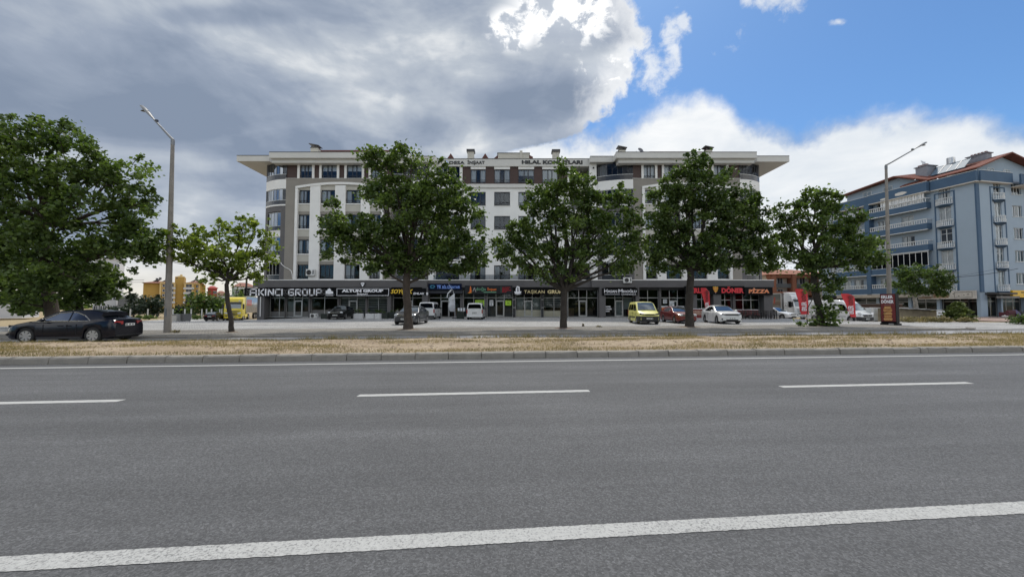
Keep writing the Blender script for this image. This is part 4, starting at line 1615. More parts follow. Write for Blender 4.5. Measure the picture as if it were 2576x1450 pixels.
tree('tall plane tree hiding the left wing, one low limb reaching right over the grey car', b, [(1027, 829), (1026, 780), (1022, 735), (1022, 700), (1026, 672)],
     [(1010, 470, 85, 60), (935, 395, 26, 32), (975, 405, 45, 35), (1035, 400, 48, 32), (1075, 435, 50, 45), (945, 470, 50, 52), (1015, 540, 110, 70), (1120, 490, 62, 60), (1160, 530, 55, 60), (1175, 590, 52, 58), (1110, 580, 80, 65), (1195, 640, 38, 42), (1130, 650, 75, 40), (1040, 620, 90, 55), (960, 600, 70, 50), (905, 585, 52, 42), (860, 570, 45, 42), (825, 575, 25, 28), (838, 535, 22, 28), (870, 625, 52, 40), (920, 650, 55, 30), (990, 650, 60, 36), (1060, 670, 60, 22), (1080, 520, 60, 50), (1095, 680, 55, 16), (960, 678, 45, 16), (1010, 682, 40, 12), (1160, 672, 40, 18)],
     b.y, leaf='leaf', bark='bark', size=.205, dens=160, r0=.25, r1=.215, seed=6)
b = tbase(1417, 825)
tree('plane tree with five limbs fanning out low in front of the middle of the block', b, [(1417, 826), (1417, 790), (1418, 755), (1419, 728)],
     [(1420, 455, 36, 40), (1410, 420, 16, 20), (1365, 480, 40, 40), (1470, 475, 34, 34), (1400, 520, 70, 52), (1490, 510, 48, 40), (1545, 490, 30, 30), (1520, 550, 70, 50), (1580, 540, 36, 40), (1450, 570, 80, 52), (1360, 560, 62, 50), (1325, 590, 50, 42), (1275, 600, 36, 30), (1260, 630, 24, 26), (1310, 640, 55, 34), (1380, 640, 70, 42), (1460, 650, 75, 40), (1540, 620, 70, 46), (1590, 630, 36, 40), (1560, 670, 50, 22), (1410, 690, 60, 18), (1340, 670, 45, 22)],
     b.y, leaf='leaf', bark='bark_dark', size=.205, dens=158, r0=.225, r1=.21, seed=7, pit='earth_red', flare=1.2)
b = tbase(1733, 822)
tree('dense dark plane tree with a stout dark trunk in front of the red saloon', b, [(1734, 823), (1733, 780), (1735, 730), (1737, 700), (1738, 672)],
     [(1745, 410, 26, 36), (1735, 440, 50, 36), (1800, 440, 40, 36), (1700, 480, 60, 50), (1780, 490, 70, 55), (1660, 520, 40, 44), (1720, 555, 90, 66), (1830, 545, 62, 56), (1870, 500, 34, 36), (1885, 560, 42, 50), (1655, 580, 48, 48), (1640, 630, 40, 36), (1700, 630, 80, 46), (1790, 620, 90, 55), (1870, 620, 56, 46), (1915, 600, 34, 42), (1930, 640, 30, 36), (1830, 665, 70, 26), (1730, 670, 80, 24), (1670, 665, 50, 22), (1900, 668, 46, 18)],
     b.y, leaf='leaf_dark', bark='bark_dark', size=.21, dens=185, r0=.275, r1=.22, seed=8, flare=1.25)
b = tbase(2063, 819)
t5 = tree('plane tree with leafy shoots round its trunk foot, beside the white panel van', b, [(2064, 820), (2062, 780), (2050, 735), (2047, 700), (2048, 670)],
     [(2050, 500, 28, 28), (2030, 490, 16, 22), (2075, 515, 34, 30), (1965, 540, 24, 26), (2005, 545, 40, 36), (2050, 560, 60, 46), (2115, 560, 44, 44), (1970, 600, 42, 40), (2040, 620, 80, 50), (2130, 610, 56, 46), (2165, 625, 36, 36), (1975, 650, 46, 30), (2060, 665, 80, 28), (2140, 660, 50, 26), (2190, 650, 28, 16), (2215, 645, 18, 10), (2075, 772, 20, 24, -.4), (2085, 800, 16, 22, -.4), (2062, 812, 18, 7, -.5), (2030, 815, 20, 4, -.5), (2085, 725, 22, 22, -.2), (2050, 725, 24, 16, -.3), (2095, 700, 24, 14)],
     b.y, leaf='leaf', bark='bark_dark', size=.21, dens=158, r0=.25, r1=.2, seed=9, flare=1.2)
# round clipped tree before the blue building
Yt = 44.0
p = at(2303, 800, Yt)
tree('small round-crowned tree with a pale trunk in front of the blue building', (p.x, Yt, 0), [(2304, 806), (2304, 770), (2300, 752), (2302, 742)],
     [(2310, 700, 60, 34), (2265, 712, 34, 26), (2355, 715, 34, 26), (2300, 680, 36, 18), (2330, 730, 34, 14), (2275, 735, 30, 10), (2355, 738, 20, 8)],
     Yt, leaf='leaf_dark', bark='bark_pale', size=.2, dens=213, r0=.2, r1=.16, seed=10, name='round_tree', group=None, pit=None, spray=.5)
def conifer(label, u, vb, vt, Y, w, zb, seed, leaf='needle', name='conifer', group=None, cat='tree', lean=0, dens=1.0):
 rnd = random.Random(seed)
 k = Y / FPX
 base = Vector((at(u, vb, Y).x, Y, zb))
 H = at(u, vt, Y).z - zb
 root = thing(name, label, cat, base, 0, group)
 MB().tube([(0, 0, -.1), (lean * .5, 0, H * .5), (lean, 0, H * .97)], [.05 * H ** .6 + .06, .05 * H ** .5, .02], 8).build('trunk', MAT['bark_dark'], root, smooth=True)
 cs, rs, ns = [], [], []
 W = w * k
 n = int(60 * dens)
 for i in range(n):
  t = rnd.random() ** .8
  z = H * (.1 + .88 * t)
  r = W * (1 - t) ** .75 * rnd.uniform(.55, 1.15) + .05
  a = rnd.uniform(0, 6.283)
  for q in (.45, .75, 1.0):
   cs.append((lean * t + math.cos(a) * r * q, math.sin(a) * r * q, z - .12 * r * q))
   rs.append(.24 + .1 * W * (1 - t))
   ns.append(16)
 leaf_cloud('crown', cs, rs, ns, .05 * H ** .5 + .10, MAT[leaf], root, flat=.35, up=.9)
 return root
def bush(label, u, vb, vt, Y, w, zb, seed, leaf='leaf_dark', name='bush', group=None, cat='bush', size=.24, n=40):
 rnd = random.Random(seed)
 k = Y / FPX
 base = Vector((at(u, vb, Y).x, Y, zb))
 H = at(u, vt, Y).z - zb
 W = w * k
 root = thing(name, label, cat, base, 0, group)
 mb = MB()
 for i in range(5):
  mb.tube([(rnd.uniform(-.1, .1), 0, -.05), (rnd.uniform(-.5, .5) * W, rnd.uniform(-.3, .3) * W, H * .6)], [.05, .02], 5)
 mb.build('stem', MAT['bark_dark'], root)
 cs, rs, ns = [], [], []
 for i in range(n):
  d = Vector((rnd.gauss(0, 1), rnd.gauss(0, 1), abs(rnd.gauss(0, 1)))).normalized() * rnd.random() ** .4
  cs.append((d.x * W, d.y * W * .8, H * .18 + d.z * H * .75))
  rs.append(.16 * (W + H))
  ns.append(22)
 leaf_cloud('foliage', cs, rs, ns, size, MAT[leaf], root)
 return root
GB = 'dark trees behind the vacant lot'
zz = -.8
conifer('tall spiky conifer left of the ochre apartment block', 336, 790, 737, 82, 34, zz, 21, group=GB)
conifer('spruce with a bare thin top rising from the dark trees at left', 325, 790, 722, 88, 12, zz, 22, group=GB)
bush('broad dark evergreen left of the ochre block', 372, 790, 741, 80, 36, zz, 23, leaf='needle', group=GB, name='evergreen_tree', cat='tree', size=.5, n=60)
conifer('conical spruce in front of the ochre block, left of the lamp post', 396, 790, 740, 84, 18, zz, 24, group=GB)
conifer('slim dark spruce right against the ochre block corner', 479, 790, 733, 80, 20, zz, 25, group=GB)
bush('large rounded green tree in front of the ochre block', 512, 790, 733, 78, 42, zz, 26, leaf='leaf_dark', group=GB, name='round_tree', cat='tree', size=.5, n=70)
bush('dark green tree below the red building', 556, 792, 747, 78, 30, zz, 27, leaf='leaf_dark', group=GB, name='round_tree', cat='tree', size=.5, n=50)
bush('low dark tree at the far edge between bins and ochre block', 452, 792, 764, 80, 30, zz, 28, leaf='needle', group=GB, name='evergreen_tree', cat='tree', size=.45, n=40)
bush('low dark hedge tree below the white tower block', 300, 790, 768, 78, 34, zz, 30, leaf='needle', group=GB, name='evergreen_tree', cat='tree', size=.45, n=40)
bush('leafy green tree half hidden by the crooked plane trunk', 595, 790, 712, 72, 20, zz, 29, leaf='leaf', group=GB, name='round_tree', cat='tree', size=.4, n=40)
conifer('dark spruce between the trailer and the dark sign panel', 650, 790, 748, 84, 16, zz, 31, group=GB)
conifer('small spruce above the yellow cab in front of the green building', 607, 790, 726, 90, 10, zz, 32, group=GB)
GS = 'low green shrubs on the vacant lot'
for u, vb, vt, w, l in ((376, 802, 791.5, 14, 'wide low green shrub on the dry lot right behind the black saloon boot'), (348, 802, 792, 7, 'small green shrub on the dry lot above the black saloon boot'), (495, 802, 791, 12, 'green shrub on the earth mound left of the parked black saloon')):
 Y = 50.0 if u < 500 else 54
 bush(l, u, vb, vt, Y, w, at(u, vb, Y).z, int(u), leaf='leaf', group=GS, name='shrub', size=.12, n=36)
# spruce, sapling and weeds on the right-hand side
Yr = 40.0
p = at(2408, 800, Yr)
rootp = conifer('bushy light green spruce with drooping branches before the blue wall pier', 2408, 808, 759, Yr, 33, 0, 40, leaf='needle_light', lean=.15, name='spruce', dens=2.2)
bush('grey-green thorny bush at the right edge of the forecourt', 2578, 818, 790, 33.0, 34, 0, 41, leaf='leaf_dark', name='thorn_bush', size=.14, n=50)
for i, (u, v, w, l) in enumerate(((2285, 808, 24, 'dry weed clump at the foot of the low wall, beside the black totem'), (2330, 809, 22, 'dry weed clump before the middle of the low wall'), (2366, 808, 20, 'dry weed clump before the leaning boards'), (2428, 811, 16, 'yellowish weed clump below the spruce'))):
 Y = 37.5
 bush(l, u, v, v - 13, Y, w, 0, 60 + i, leaf='straw', name='weed_clump', cat='weeds', group='weed clumps along the low wall', size=.10, n=44)
# little plants growing out of the pavers
for i, (u, v, w, h, l) in enumerate(((443, 836, 11, 9, 'tuft of weeds at the foot of the left lamp post'), (1506, 822, 7, 4, 'weed growing from the pavers between two plane trees'), (1466, 820, 2.5, 7, 'thin weed standing on the pavers right of the forked plane tree'))):
 Y = gp(u, v, LOTZ).y
 bush(l, u, v, v - h, Y, w, LOTZ, 80 + i, leaf='straw', name='weed_tuft', cat='weeds', size=.045, n=12)
# hedge trees far behind the middle and right
# ================================================================ VEHICLES
def paint(key, col, rough=.28, metal=0.0, coat=.8, spec=.5):
 if key not in MAT:
  MAT[key] = M(key, col, rough, metal, var=.04, scale=1.5, coat=coat, spec=spec)
 return MAT[key]
paint('p_black', (.004, .0045, .006), .18, 0, 0, .35)
paint('p_navy', (.0035, .0045, .010), .16, 0, 0, .4)
paint('p_grey', (.05, .053, .06), .3, .3)
paint('p_white', (.70, .70, .69), .3, 0, .6)
paint('p_red', (.165, .018, .016))
paint('p_yellow', (.70, .66, .20), .4, 0, .4)
paint('p_truckyellow', (.70, .56, .03), .4, 0, .4)
mat('chrome', (.62, .62, .62), .15, metal=1, var=0)
mat('rim', (.50, .50, .50), .3, metal=.7, var=.05)
mat('tyre', (.018, .018, .018), .85, var=.15, scale=8)
mat('black_plastic', (.02, .02, .021), .6, var=.1, scale=5)
mat('under', (.008, .008, .008), .9, var=0)
mat('lamp_clear', (.62, .64, .66), .12, var=.1, scale=12, coat=1)
mat('lamp_dark', (.05, .052, .055), .12, var=0, coat=1)
mat('lamp_red', (.32, .012, .010), .2, var=0, coat=1)
mat('plate', (.66, .66, .64), .5, var=0)
mat('seat_cloth', (.04, .04, .042), .9, var=.2)
MAT['carglass'] = glass_mat('car glass', (.22, .24, .25), refl=(.75, .82, .9), fac=.02, ior=1.42)
MAT['carglass_dark'] = glass_mat('dark car glass', (.05, .055, .06), refl=(.13, .15, .19), fac=.0, ior=1.38)
MAT['screen'] = glass_mat('windscreen', (.22, .25, .26), refl=(.80, .9, 1), fac=.12, ior=1.55)
def wheel_meshes(R, w, spokes, rimf=.66, m='rim'):
 def mk():
  t = MB()
  prof = [(R * rimf, -w / 2), (R * .93, -w / 2), (R, -w / 2 + .03), (R, w / 2 - .03), (R * .93, w / 2), (R * rimf, w / 2), (R * rimf * .97, w / 2 - .05), (R * rimf * .97, -w / 2 + .05)]
  n, k = 26, len(prof)
  vs = [(r * math.cos(2 * math.pi * i / n), y, r * math.sin(2 * math.pi * i / n)) for i in range(n) for r, y in prof]
  fs = [(i * k + j, ((i + 1) % n) * k + j, ((i + 1) % n) * k + (j + 1) % k, i * k + (j + 1) % k) for i in range(n) for j in range(k)]
  t.add(vs, fs)
  r = MB()
  rr = R * rimf
  for s in (1, -1):
   for i in range(spokes):
    a = 2 * math.pi * i / spokes
    ca, sa = math.cos(a), math.sin(a)
    wd0, wd1 = rr * .10, rr * (1.9 / spokes + .02)
    y0, y1 = s * (w / 2 - .035), s * (w / 2 - .012)
    pts = [(rr * .12, -wd0), (rr * .97, -wd1), (rr * .97, wd1), (rr * .12, wd0)]
    f = lambda p, y: (p[0] * ca - p[1] * sa, y, p[0] * sa + p[1] * ca)
    r.add([f(p, y0) for p in pts] + [f(p, y1) for p in pts], [(0, 1, 2, 3), (7, 6, 5, 4), (0, 4, 5, 1), (1, 5, 6, 2), (2, 6, 7, 3), (3, 7, 4, 0)])
   r.cyl((0, s * (w / 2 - .05), 0), (0, s * (w / 2 - .008), 0), rr * .2, rr * .17, 12)
   n2 = 24
   ring = [(q * rr * math.cos(2 * math.pi * i / n2), s * (w / 2 - .01), q * rr * math.sin(2 * math.pi * i / n2)) for i in range(n2) for q in (.9, 1.0)]
   r.add(ring, [(2 * i, 2 * i + 1, (2 * i + 3) % (2 * n2), (2 * i + 2) % (2 * n2)) for i in range(n2)])
  d = MB()
  d.cyl((0, -w / 2 + .06, 0), (0, w / 2 - .06, 0), rr * .96, None, 20)
  return t.mesh('wheel', MAT['tyre'], smooth=True), r.mesh('rim', MAT[m]), d.mesh('hub', MAT['under'])
 return cached(('wheel', R, w, spokes, rimf, m), mk)
def add_wheels(root, xs, W, R, w=.21, spokes=7, rimf=.66, m='rim'):
 t, r, d = wheel_meshes(R, w, spokes, rimf, m)
 for x in xs:
  for s in (1, -1):
   o = inst('wheel', t, root, (x, s * (W / 2 - w / 2 - .015), R))
   inst('rim', r, o)
   inst('hub', d, o)
def car_body(L, W, top, axles, R, clear=.19, nose=(.86, .26), tail=(.88, .24), belt=None, crown=.03, ne=5.0, m=None, root=None, side_curve=.985):
 """lofted shell with wheel arches cut out of its sides"""
 h = L / 2
 xs = set(np.linspace(-h + .02, h - .02, 44))
 Ra = R + .055
 for ax in axles:
  for k in np.linspace(-1, 1, 15):
   xs.add(ax + k * Ra)
  xs.add(ax - Ra - .01)
  xs.add(ax + Ra + .01)
 xs |= {-h, h}
 xs = sorted(x for x in xs if -h <= x <= h)
 vs, fs = [], []
 ring = 0
 for x in xs:
  e = abs(x / h)
  wn = nose[0] if x > 0 else tail[0]
  w = W / 2 * (1 - (1 - wn) * e ** (ne * 2.2) - .02 * e ** 2)
  t = lerp_pts(top, x)
  zb = clear + (.10 * max(0, (e - .86) / .14) ** 1.5)
  for ax in axles:
   dx_ = abs(x - ax)
   if dx_ < Ra:
    zb = max(zb, R + math.sqrt(Ra * Ra - dx_ * dx_))
  zb = min(zb, t - .16)
  m1 = zb + .22 * (t - .1 - zb)
  m2 = zb + .6 * (t - .1 - zb)
  half = [(w * .94, zb), (w * .985, zb + .03), (w, m1), (w, m2), (w * side_curve, t - .10), (w * .955, t - .035), (w * .88, t), (w * .5, t + crown * .75), (0, t + crown)]
  pts = [(x, y, z) for y, z in half] + [(x, -y, z) for y, z in half[-2::-1]]
  ring = len(pts)
  vs += pts
 for i in range(len(xs) - 1):
  for k in range(ring - 1):
   a = i * ring + k
   fs.append((a, a + 1, a + ring + 1, a + ring))
 fs.append(tuple(range(ring)))
 fs.append(tuple((len(xs) - 1) * ring + k for k in range(ring - 1, -1, -1)))
 mb = MB().add(vs, fs)
 o = mb.build('body', m, root, smooth=True, angle=32)
 MB().box(-h + .12, h - .12, -W / 2 + .24, W / 2 - .24, clear - .02, .52).build('underbody', MAT['under'], root)
 # dark liners above the wheels
 mb = MB()
 for ax in axles:
  mb.box(ax - Ra, ax + Ra, -W / 2 + .05, W / 2 - .05, R + Ra * .72, R + Ra + .015)
 mb.build('wheel_arch', MAT['under'], root)
 return o
class Cabin:
 def __init__(s, prof, belt, wb, wr, crown=.03):
  s.p, s.belt, s.wb, s.wr, s.crown = prof, belt, wb, wr, crown
  s.H = max(z for _, z in prof)
 def w(s, z):
  return s.wb + (s.wr - s.wb) * max(0, (z - s.belt)) / (s.H - s.belt)
 def build(s, m, root, name='cabin'):
  vs, fs = [], []
  k = 9
  for (x, z) in s.p:
   w = s.w(z - .04)
   c = s.crown
   half = [(s.wb, s.belt - .04), (w, max(z - .045, s.belt - .03)), (w * .97, z - .014), (w * .86, z + c * .25), (0, z + c)]
   vs += [(x, y, zz) for y, zz in half] + [(x, -y, zz) for y, zz in half[-2::-1]]
  for i in range(len(s.p) - 1):
   for j in range(k - 1):
    a = i * k + j
    fs.append((a, a + k, a + k + 1, a + 1))
  fs.append(tuple(range(k)))
  fs.append(tuple((len(s.p) - 1) * k + j for j in range(k - 1, -1, -1)))
  return MB().add(vs, fs).build(name, m, root, smooth=True, angle=40)
 def at(s, t):
  """point along the profile by arc index"""
  i = min(int(t), len(s.p) - 2)
  f = t - i
  a, b = s.p[i], s.p[i + 1]
  return a[0] + (b[0] - a[0]) * f, a[1] + (b[1] - a[1]) * f
 def screen(s, t0, t1, m, root, name, wf=.88, off=.014, n=5):
  vs, fs = [], []
  ys = (-1, -.6, 0, .6, 1)
  for i in range(n + 1):
   x, z = s.at(t0 + (t1 - t0) * i / n)
   x2, z2 = s.at(min(t0 + (t1 - t0) * (i + .05) / n, len(s.p) - 1.001))
   x1, z1 = s.at(max(t0 + (t1 - t0) * (i - .05) / n, 0))
   d = Vector((x2 - x1, 0, z2 - z1)).normalized()
   nn = Vector((-d.z, 0, d.x))
   if nn.z < 0:
    nn = -nn
   w = s.w(z - .04) * wf
   for f in ys:
    cz = s.crown * (1 - f * f * .75)
    vs.append((x + nn.x * (off + cz * .6), f * w, z + nn.z * off + cz))
  for i in range(n):
   for j in range(4):
    a = i * 5 + j
    fs.append((a, a + 1, a + 6, a + 5))
  return MB().add(vs, fs).build(name, m, root, smooth=True)
 def side(s, poly, m, root, name='side_window', off=.010, trim=None):
  for sg in (1, -1):
   o = MB().add([(x, sg * (s.w(z) + off), z) for x, z in poly], [tuple(range(len(poly)))]).build(name, m, root)
   if trim:
    mb = MB()
    P = [Vector((x, sg * (s.w(z) + off + .003), z)) for x, z in poly]
    for a, b in zip(P, P[1:] + P[:1]):
     if abs(a.x - b.x) > .01:
      mb.bar(a, b, .026, .026)
    mb.build('window_trim', trim, o)
def mirrors(root, x, y, z, m):
 for s in (1, -1):
  mb = MB().ell((x, s * (y + .13), z), (.07, .11, .075), 10, 6)
  mb.bar((x, s * y, z - .03), (x, s * (y + .08), z - .02), .05)
  mb.build('mirror', m, root, smooth=True)
def plate(root, x, z, w=.5, h=.11, out=1):
 """number plate; the characters are too blurred to read in the photograph and stay as strokes"""
 o = MB().box(x, x + .012 * out, -w / 2, w / 2, z - h / 2, z + h / 2).build('number_plate', MAT['plate'], root)
 mb = MB()
 yy = -w / 2 + .08
 for i, d in enumerate((.035, .035, .07, .035, .035, .03, .07, .035, .035, .035)):
  if i not in (2, 6):
   mb.box(x + .012 * out, x + .015 * out, yy, yy + d * .72, z - .032, z + .032)
  yy += d
 mb.build('plate_mark', MAT['ink'], o)
def blobmesh(root, name, m, c, r, nu=10, nv=7):
 return MB().ell(c, r, nu, nv).build(name, m, root, smooth=True)
def seats(root, x0, x1, z, w):
 mb = MB()
 for x in (x0, x1):
  for y in (-.36, .36):
   mb.box(x - .08, x + .06, y - .24, y + .24, z - .35, z + .18)
   mb.box(x - .06, x + .04, y - .12, y + .12, z + .2, z + .38)
 mb.box(x0 + .75, x0 + .95, -w + .1, w - .1, z - .3, z - .02)
 mb.build('seat', MAT['seat_cloth'], root)
def sedan(name, label, loc, rotz, colour, L=4.55, W=1.78, H=1.43, R=.315, axf=None, axr=None, spokes=7, rimf=.66, glass='carglass', trim=None, front='mid', tailm='lamp_red', spoiler=False, hood=.80, belt=.93, deck=1.0, roofshift=0.0, group=None, cab=0.0, rimm='rim', cat='car'):
 root = thing(name, label, cat, loc, rotz, group)
 h = L / 2
 axf = h - .90 if axf is None else axf
 axr = -h + 1.02 if axr is None else axr
 pm = MAT[colour]
 top = [(-h, deck - .20), (-h + .06, deck - .07), (-h + .16, deck), (-h + .75, deck + .0), (-h + 1.1, belt + .05), (.2, belt), (h - 1.45, belt - .02), (h - .95, hood + .09), (h - .35, hood - .04), (h - .12, hood - .13), (h, hood - .26)]
 car_body(L, W, top, (axf, axr), R, m=pm, root=root, nose=(.78, .2), tail=(.86, .2))
 s = roofshift
 cb = Cabin([(h - 1.30 + cab, belt - .01), (h - 1.95 + cab, belt + .70 * (H - belt)), (h - 2.2 + s + cab * .8, H - .045), (h - 2.55 + s, H - .005), (h - 3.0 + s, H), (h - 3.35 + s, H - .03), (h - 3.62 + s * .7, H - .10), (-h + .62, deck + .12), (-h + .40, deck + .0)],
               belt - .02, W / 2 * .915, W / 2 * .64)
 cb.build(pm, root)
 cb.screen(.10, 1.97, MAT['screen'], root, 'windscreen')
 cb.screen(5.9, 7.6, MAT['screen'], root, 'rear_window', wf=.84)
 xa, xr = h - 1.62 + cab, -h + .95
 zb = belt + .035
 zt = H - .10
 mid = (xa + xr) / 2 - .12
 fr = [(xa, zb), (h - 2.20 + cab, belt + .76 * (H - belt)), (h - 2.42 + s * .6 + cab * .8, zt - .005), (mid + .03, zt + .012), (mid + .03, zb)]
 rear = [(mid - .03, zb), (mid - .03, zt + .012), (-h + 1.60, zt + .0), (-h + 1.25, belt + .66 * (zt - belt)), (xr, zb)]
 cb.side(fr, MAT[glass], root, trim=trim)
 cb.side(rear, MAT[glass], root, trim=trim)
 if trim:
  for sg in (1, -1):
   mb = MB().bar((xa + .3, sg * (W / 2 * .935), belt + .005), (xr - .05, sg * (W / 2 * .935), belt + .02), .02, .03)
   mb.build('waist_trim', trim, root)
 # door shut lines, handles, sill
 for sg in (1, -1):
  mb = MB()
  y = sg * (W / 2 + .0015)
  for xx in (h - 1.52, mid, -h + 1.42):
   mb.box(xx - .006, xx + .006, y - .004, y + .004, .36, belt - .11)
  mb.build('door_gap', MAT['under'], root)
  mb = MB()
  for xx in (mid + .16, -h + 1.62):
   mb.box(xx, xx + .18, y - .012, y + sg * .018, belt - .19, belt - .155)
  mb.build('handle', MAT['black_plastic'] if colour == 'p_white' else pm, root)
  mb = MB().box(axr + R + .1, axf - R - .1, y - .02, y + sg * .006, .20, .28)
  mb.build('sill', MAT['black_plastic'] if colour != 'p_white' else pm, root)
 mirrors(root, h - 1.55, W / 2 * .93, belt + .08, pm)
 # front
 hz = hood - .13
 nx = h - .015
 yl = W / 2 * .60
 for sg in (1, -1):
  if front == 'slim':
   mb = MB().prism([(-.10, .03), (.30, .07), (.30, -.03), (.0, -.065), (-.12, -.04)], lambda a, b: (nx - .03 - max(0, a) * .32, sg * (yl - .06 + a), hz + b), lambda a, b: (nx + .015 - max(0, a) * .42, sg * (yl - .06 + a), hz + b))
   mb.build('headlight', MAT['lamp_dark'], root)
   blobmesh(root, 'fog_light', MAT['black_plastic'], (h - .07, sg * (yl + .10), .40), (.07, .17, .075))
  else:
   blobmesh(root, 'headlight', MAT['lamp_clear'], (nx - .07, sg * (yl + .03), hz + .0), (.10, .20, .09))
   blobmesh(root, 'fog_light', MAT['lamp_dark'], (h - .05, sg * (yl + .06), .37), (.05, .10, .045))
 gw = W * .30
 mb = MB().prism([(-gw, .06), (gw, .06), (gw * .82, -.06), (-gw * .82, -.06)], lambda a, b: (nx - .05, a, hz - .02 + b), lambda a, b: (nx + .017, a, hz - .02 + b))
 gr = mb.build('grille', MAT['black_plastic'], root)
 mb = MB()
 for zz in ((.062,) if front == 'slim' else (.062, .0, -.055)):
  mb.box(nx + .012, nx + .024, -gw * .96, gw * .96, hz - .02 + zz - .011, hz - .02 + zz + .011)
 mb.build('grille_bar', MAT['chrome'], gr)
 mb = MB().prism([(-W * .28, .05), (W * .28, .05), (W * .23, -.05), (-W * .23, -.05)], lambda a, b: (nx - .04, a, .33 + b), lambda a, b: (nx + .017, a, .33 + b))
 mb.build('air_intake', MAT['black_plastic'], root)
 plate(root, nx + .016, .46, out=1)
 # rear
 for sg in (1, -1):
  mb = MB().prism([(-.18, .075), (.16, .085), (.20, -.02), (.12, -.075), (-.18, -.06)], lambda a, b: (-h - .012 + max(0, a) * .3, sg * (yl + .02 + a), deck - .17 + b), lambda a, b: (-h + .16 + max(0, a) * .6, sg * (yl + .035 + a * 1.06), deck - .17 + b))
  mb.build('tail_light', MAT[tailm], root)
 plate(root, -h - .003, deck - .26, out=-1)
 mb = MB().box(-h - .012, -h + .3, -W * .40, W * .40, .27, .33)
 mb.build('bumper_strip', MAT['black_plastic'], root)
 if spoiler:
  mb = MB()
  mb.box(-h + .02, -h + .26, -W * .42, W * .42, deck + .155, deck + .185)
  for sg in (1, -1):
   mb.box(-h + .06, -h + .22, sg * W * .38 - .03, sg * W * .38 + .03, deck - .02, deck + .16)
  mb.build('spoiler', pm, root)
 seats(root, h - 2.45, -h + 1.45, belt, W / 2 * .85)
 add_wheels(root, (axf, axr), W, R, spokes=spokes, rimf=rimf, m=rimm)
 return root
def van(name, label, loc, rotz, colour, L=4.2, W=1.78, H=1.82, R=.32, hoodz=1.02, hoodl=.95, spokes=7, bumper='black_plastic', side_glass=True, belt=1.08, rear_glass=True, front='wide', group=None, lower_black=False, strip=False):
 root = thing(name, label, 'van', loc, rotz, group)
 h = L / 2
 axf, axr = h - .82, -h + .78
 pm = MAT[colour]
 top = [(-h, belt - .03), (-h + .05, belt), (h - hoodl - .25, belt), (h - hoodl, hoodz), (h - .4, hoodz - .13), (h - .12, hoodz - .25), (h, hoodz - .40)]
 car_body(L, W, top, (axf, axr), R, m=pm, root=root, nose=(.80, .2), tail=(.94, .2), clear=.21)
 xw = h - hoodl + .1
 cb = Cabin([(xw, belt - .02), (xw - .58 * (H - belt) / .74, belt + .78 * (H - belt)), (xw - .86, H - .06), (xw - 1.15, H - .005), (0 - .2, H), (-h + .35, H - .01), (-h + .16, H - .05), (-h + .06, H - .2), (-h + .01, belt - .02)],
               belt - .03, W / 2 * .945, W / 2 * .80, .035)
 cb.build(pm, root)
 cb.screen(.12, 1.9, MAT['screen'], root, 'windscreen')
 if rear_glass:
  cb.screen(6.75, 7.72, MAT['carglass_dark'], root, 'rear_window', wf=.86, off=.02)
 zb, zt = belt + .06, H - .20
 cb.side([(xw - .25, zb), (xw - .70, belt + .66 * (H - belt)), (xw - .85, zt), (xw - 1.30, zt), (xw - 1.30, zb)], MAT['carglass_dark'], root)
 if side_glass:
  cb.side([(xw - 1.42, zb), (xw - 1.42, zt), (xw - 2.25, zt), (xw - 2.25, zb)], MAT['carglass_dark'], root)
  cb.side([(xw - 2.36, zb), (xw - 2.36, zt), (-h + .28, zt - .02), (-h + .2, zb)], MAT['carglass_dark'], root)
 for sg in (1, -1):
  y = sg * (W / 2 + .0015)
  mb = MB()
  for xx in (xw - .20, xw - 1.36, xw - 2.30):
   mb.box(xx - .006, xx + .006, y - .004, y + .004, .36, belt - .11)
  mb.build('door_gap', MAT['under'], root)
  mb = MB()
  for xx in (xw - 1.22, xw - 1.62):
   mb.box(xx, xx + .13, y - .012, y + sg * .018, belt - .2, belt - .12)
  mb.build('handle', MAT['black_plastic'], root)
  mb = MB().box(axr + R + .1, axf - R - .1, y - .02, y + sg * .012, .5 if strip else .21, .60 if strip else .28)
  mb.build('side_strip', MAT['black_plastic'], root)
 mirrors(root, xw - .18, W / 2 * .94, belt + .1, MAT['black_plastic'])
 nx = h - .015
 hz = hoodz - .33
 yl = W / 2 * .66
 # front bumper follows the nose
 mb = MB()
 bz0, bz1 = .24, (.66 if lower_black else .50)
 mb.prism_z([(h - .55, -W / 2 - .008), (h - .12, -W / 2 * .95), (h + .02, -W / 2 * .74), (h + .02, W / 2 * .74), (h - .12, W / 2 * .95), (h - .55, W / 2 + .008), (h - .6, W / 2 - .2), (h - .6, -W / 2 + .2)], bz0, bz1)
 mb.build('bumper', MAT[bumper], root, bevel=.03)
 for sg in (1, -1):
  mb = MB().prism([(-.22, .0), (.13, .09), (.20, .06), (.16, -.05), (-.15, -.07)], lambda a, b: (nx - .10 - max(0, a) * .5, sg * (yl + a), hz + .07 + b), lambda a, b: (nx + .012 - max(0, a) * .62, sg * (yl + a), hz + .07 + b))
  mb.build('headlight', MAT['lamp_dark'], root)
  mb = MB().box(-h - .015, -h + .14, sg * (W / 2 - .14), sg * (W / 2 - .015), belt - .38, belt + .02)
  mb.build('tail_light', MAT['lamp_red'], root, bevel=.02)
 mb = MB().prism([(-.42, .05), (.42, .05), (.34, -.05), (-.34, -.05)], lambda a, b: (nx - .05, a, hz + .03 + b), lambda a, b: (nx + .016, a, hz + .03 + b))
 mb.build('grille', MAT['black_plastic'], root)
 plate(root, h + .021, .47, out=1)
 plate(root, -h - .01, belt - .38, out=-1)
 mb = MB().box(-h - .03, -h + .2, -W / 2 * .95, W / 2 * .95, .26, .44)
 mb.build('rear_bumper', MAT[bumper], root, bevel=.03)
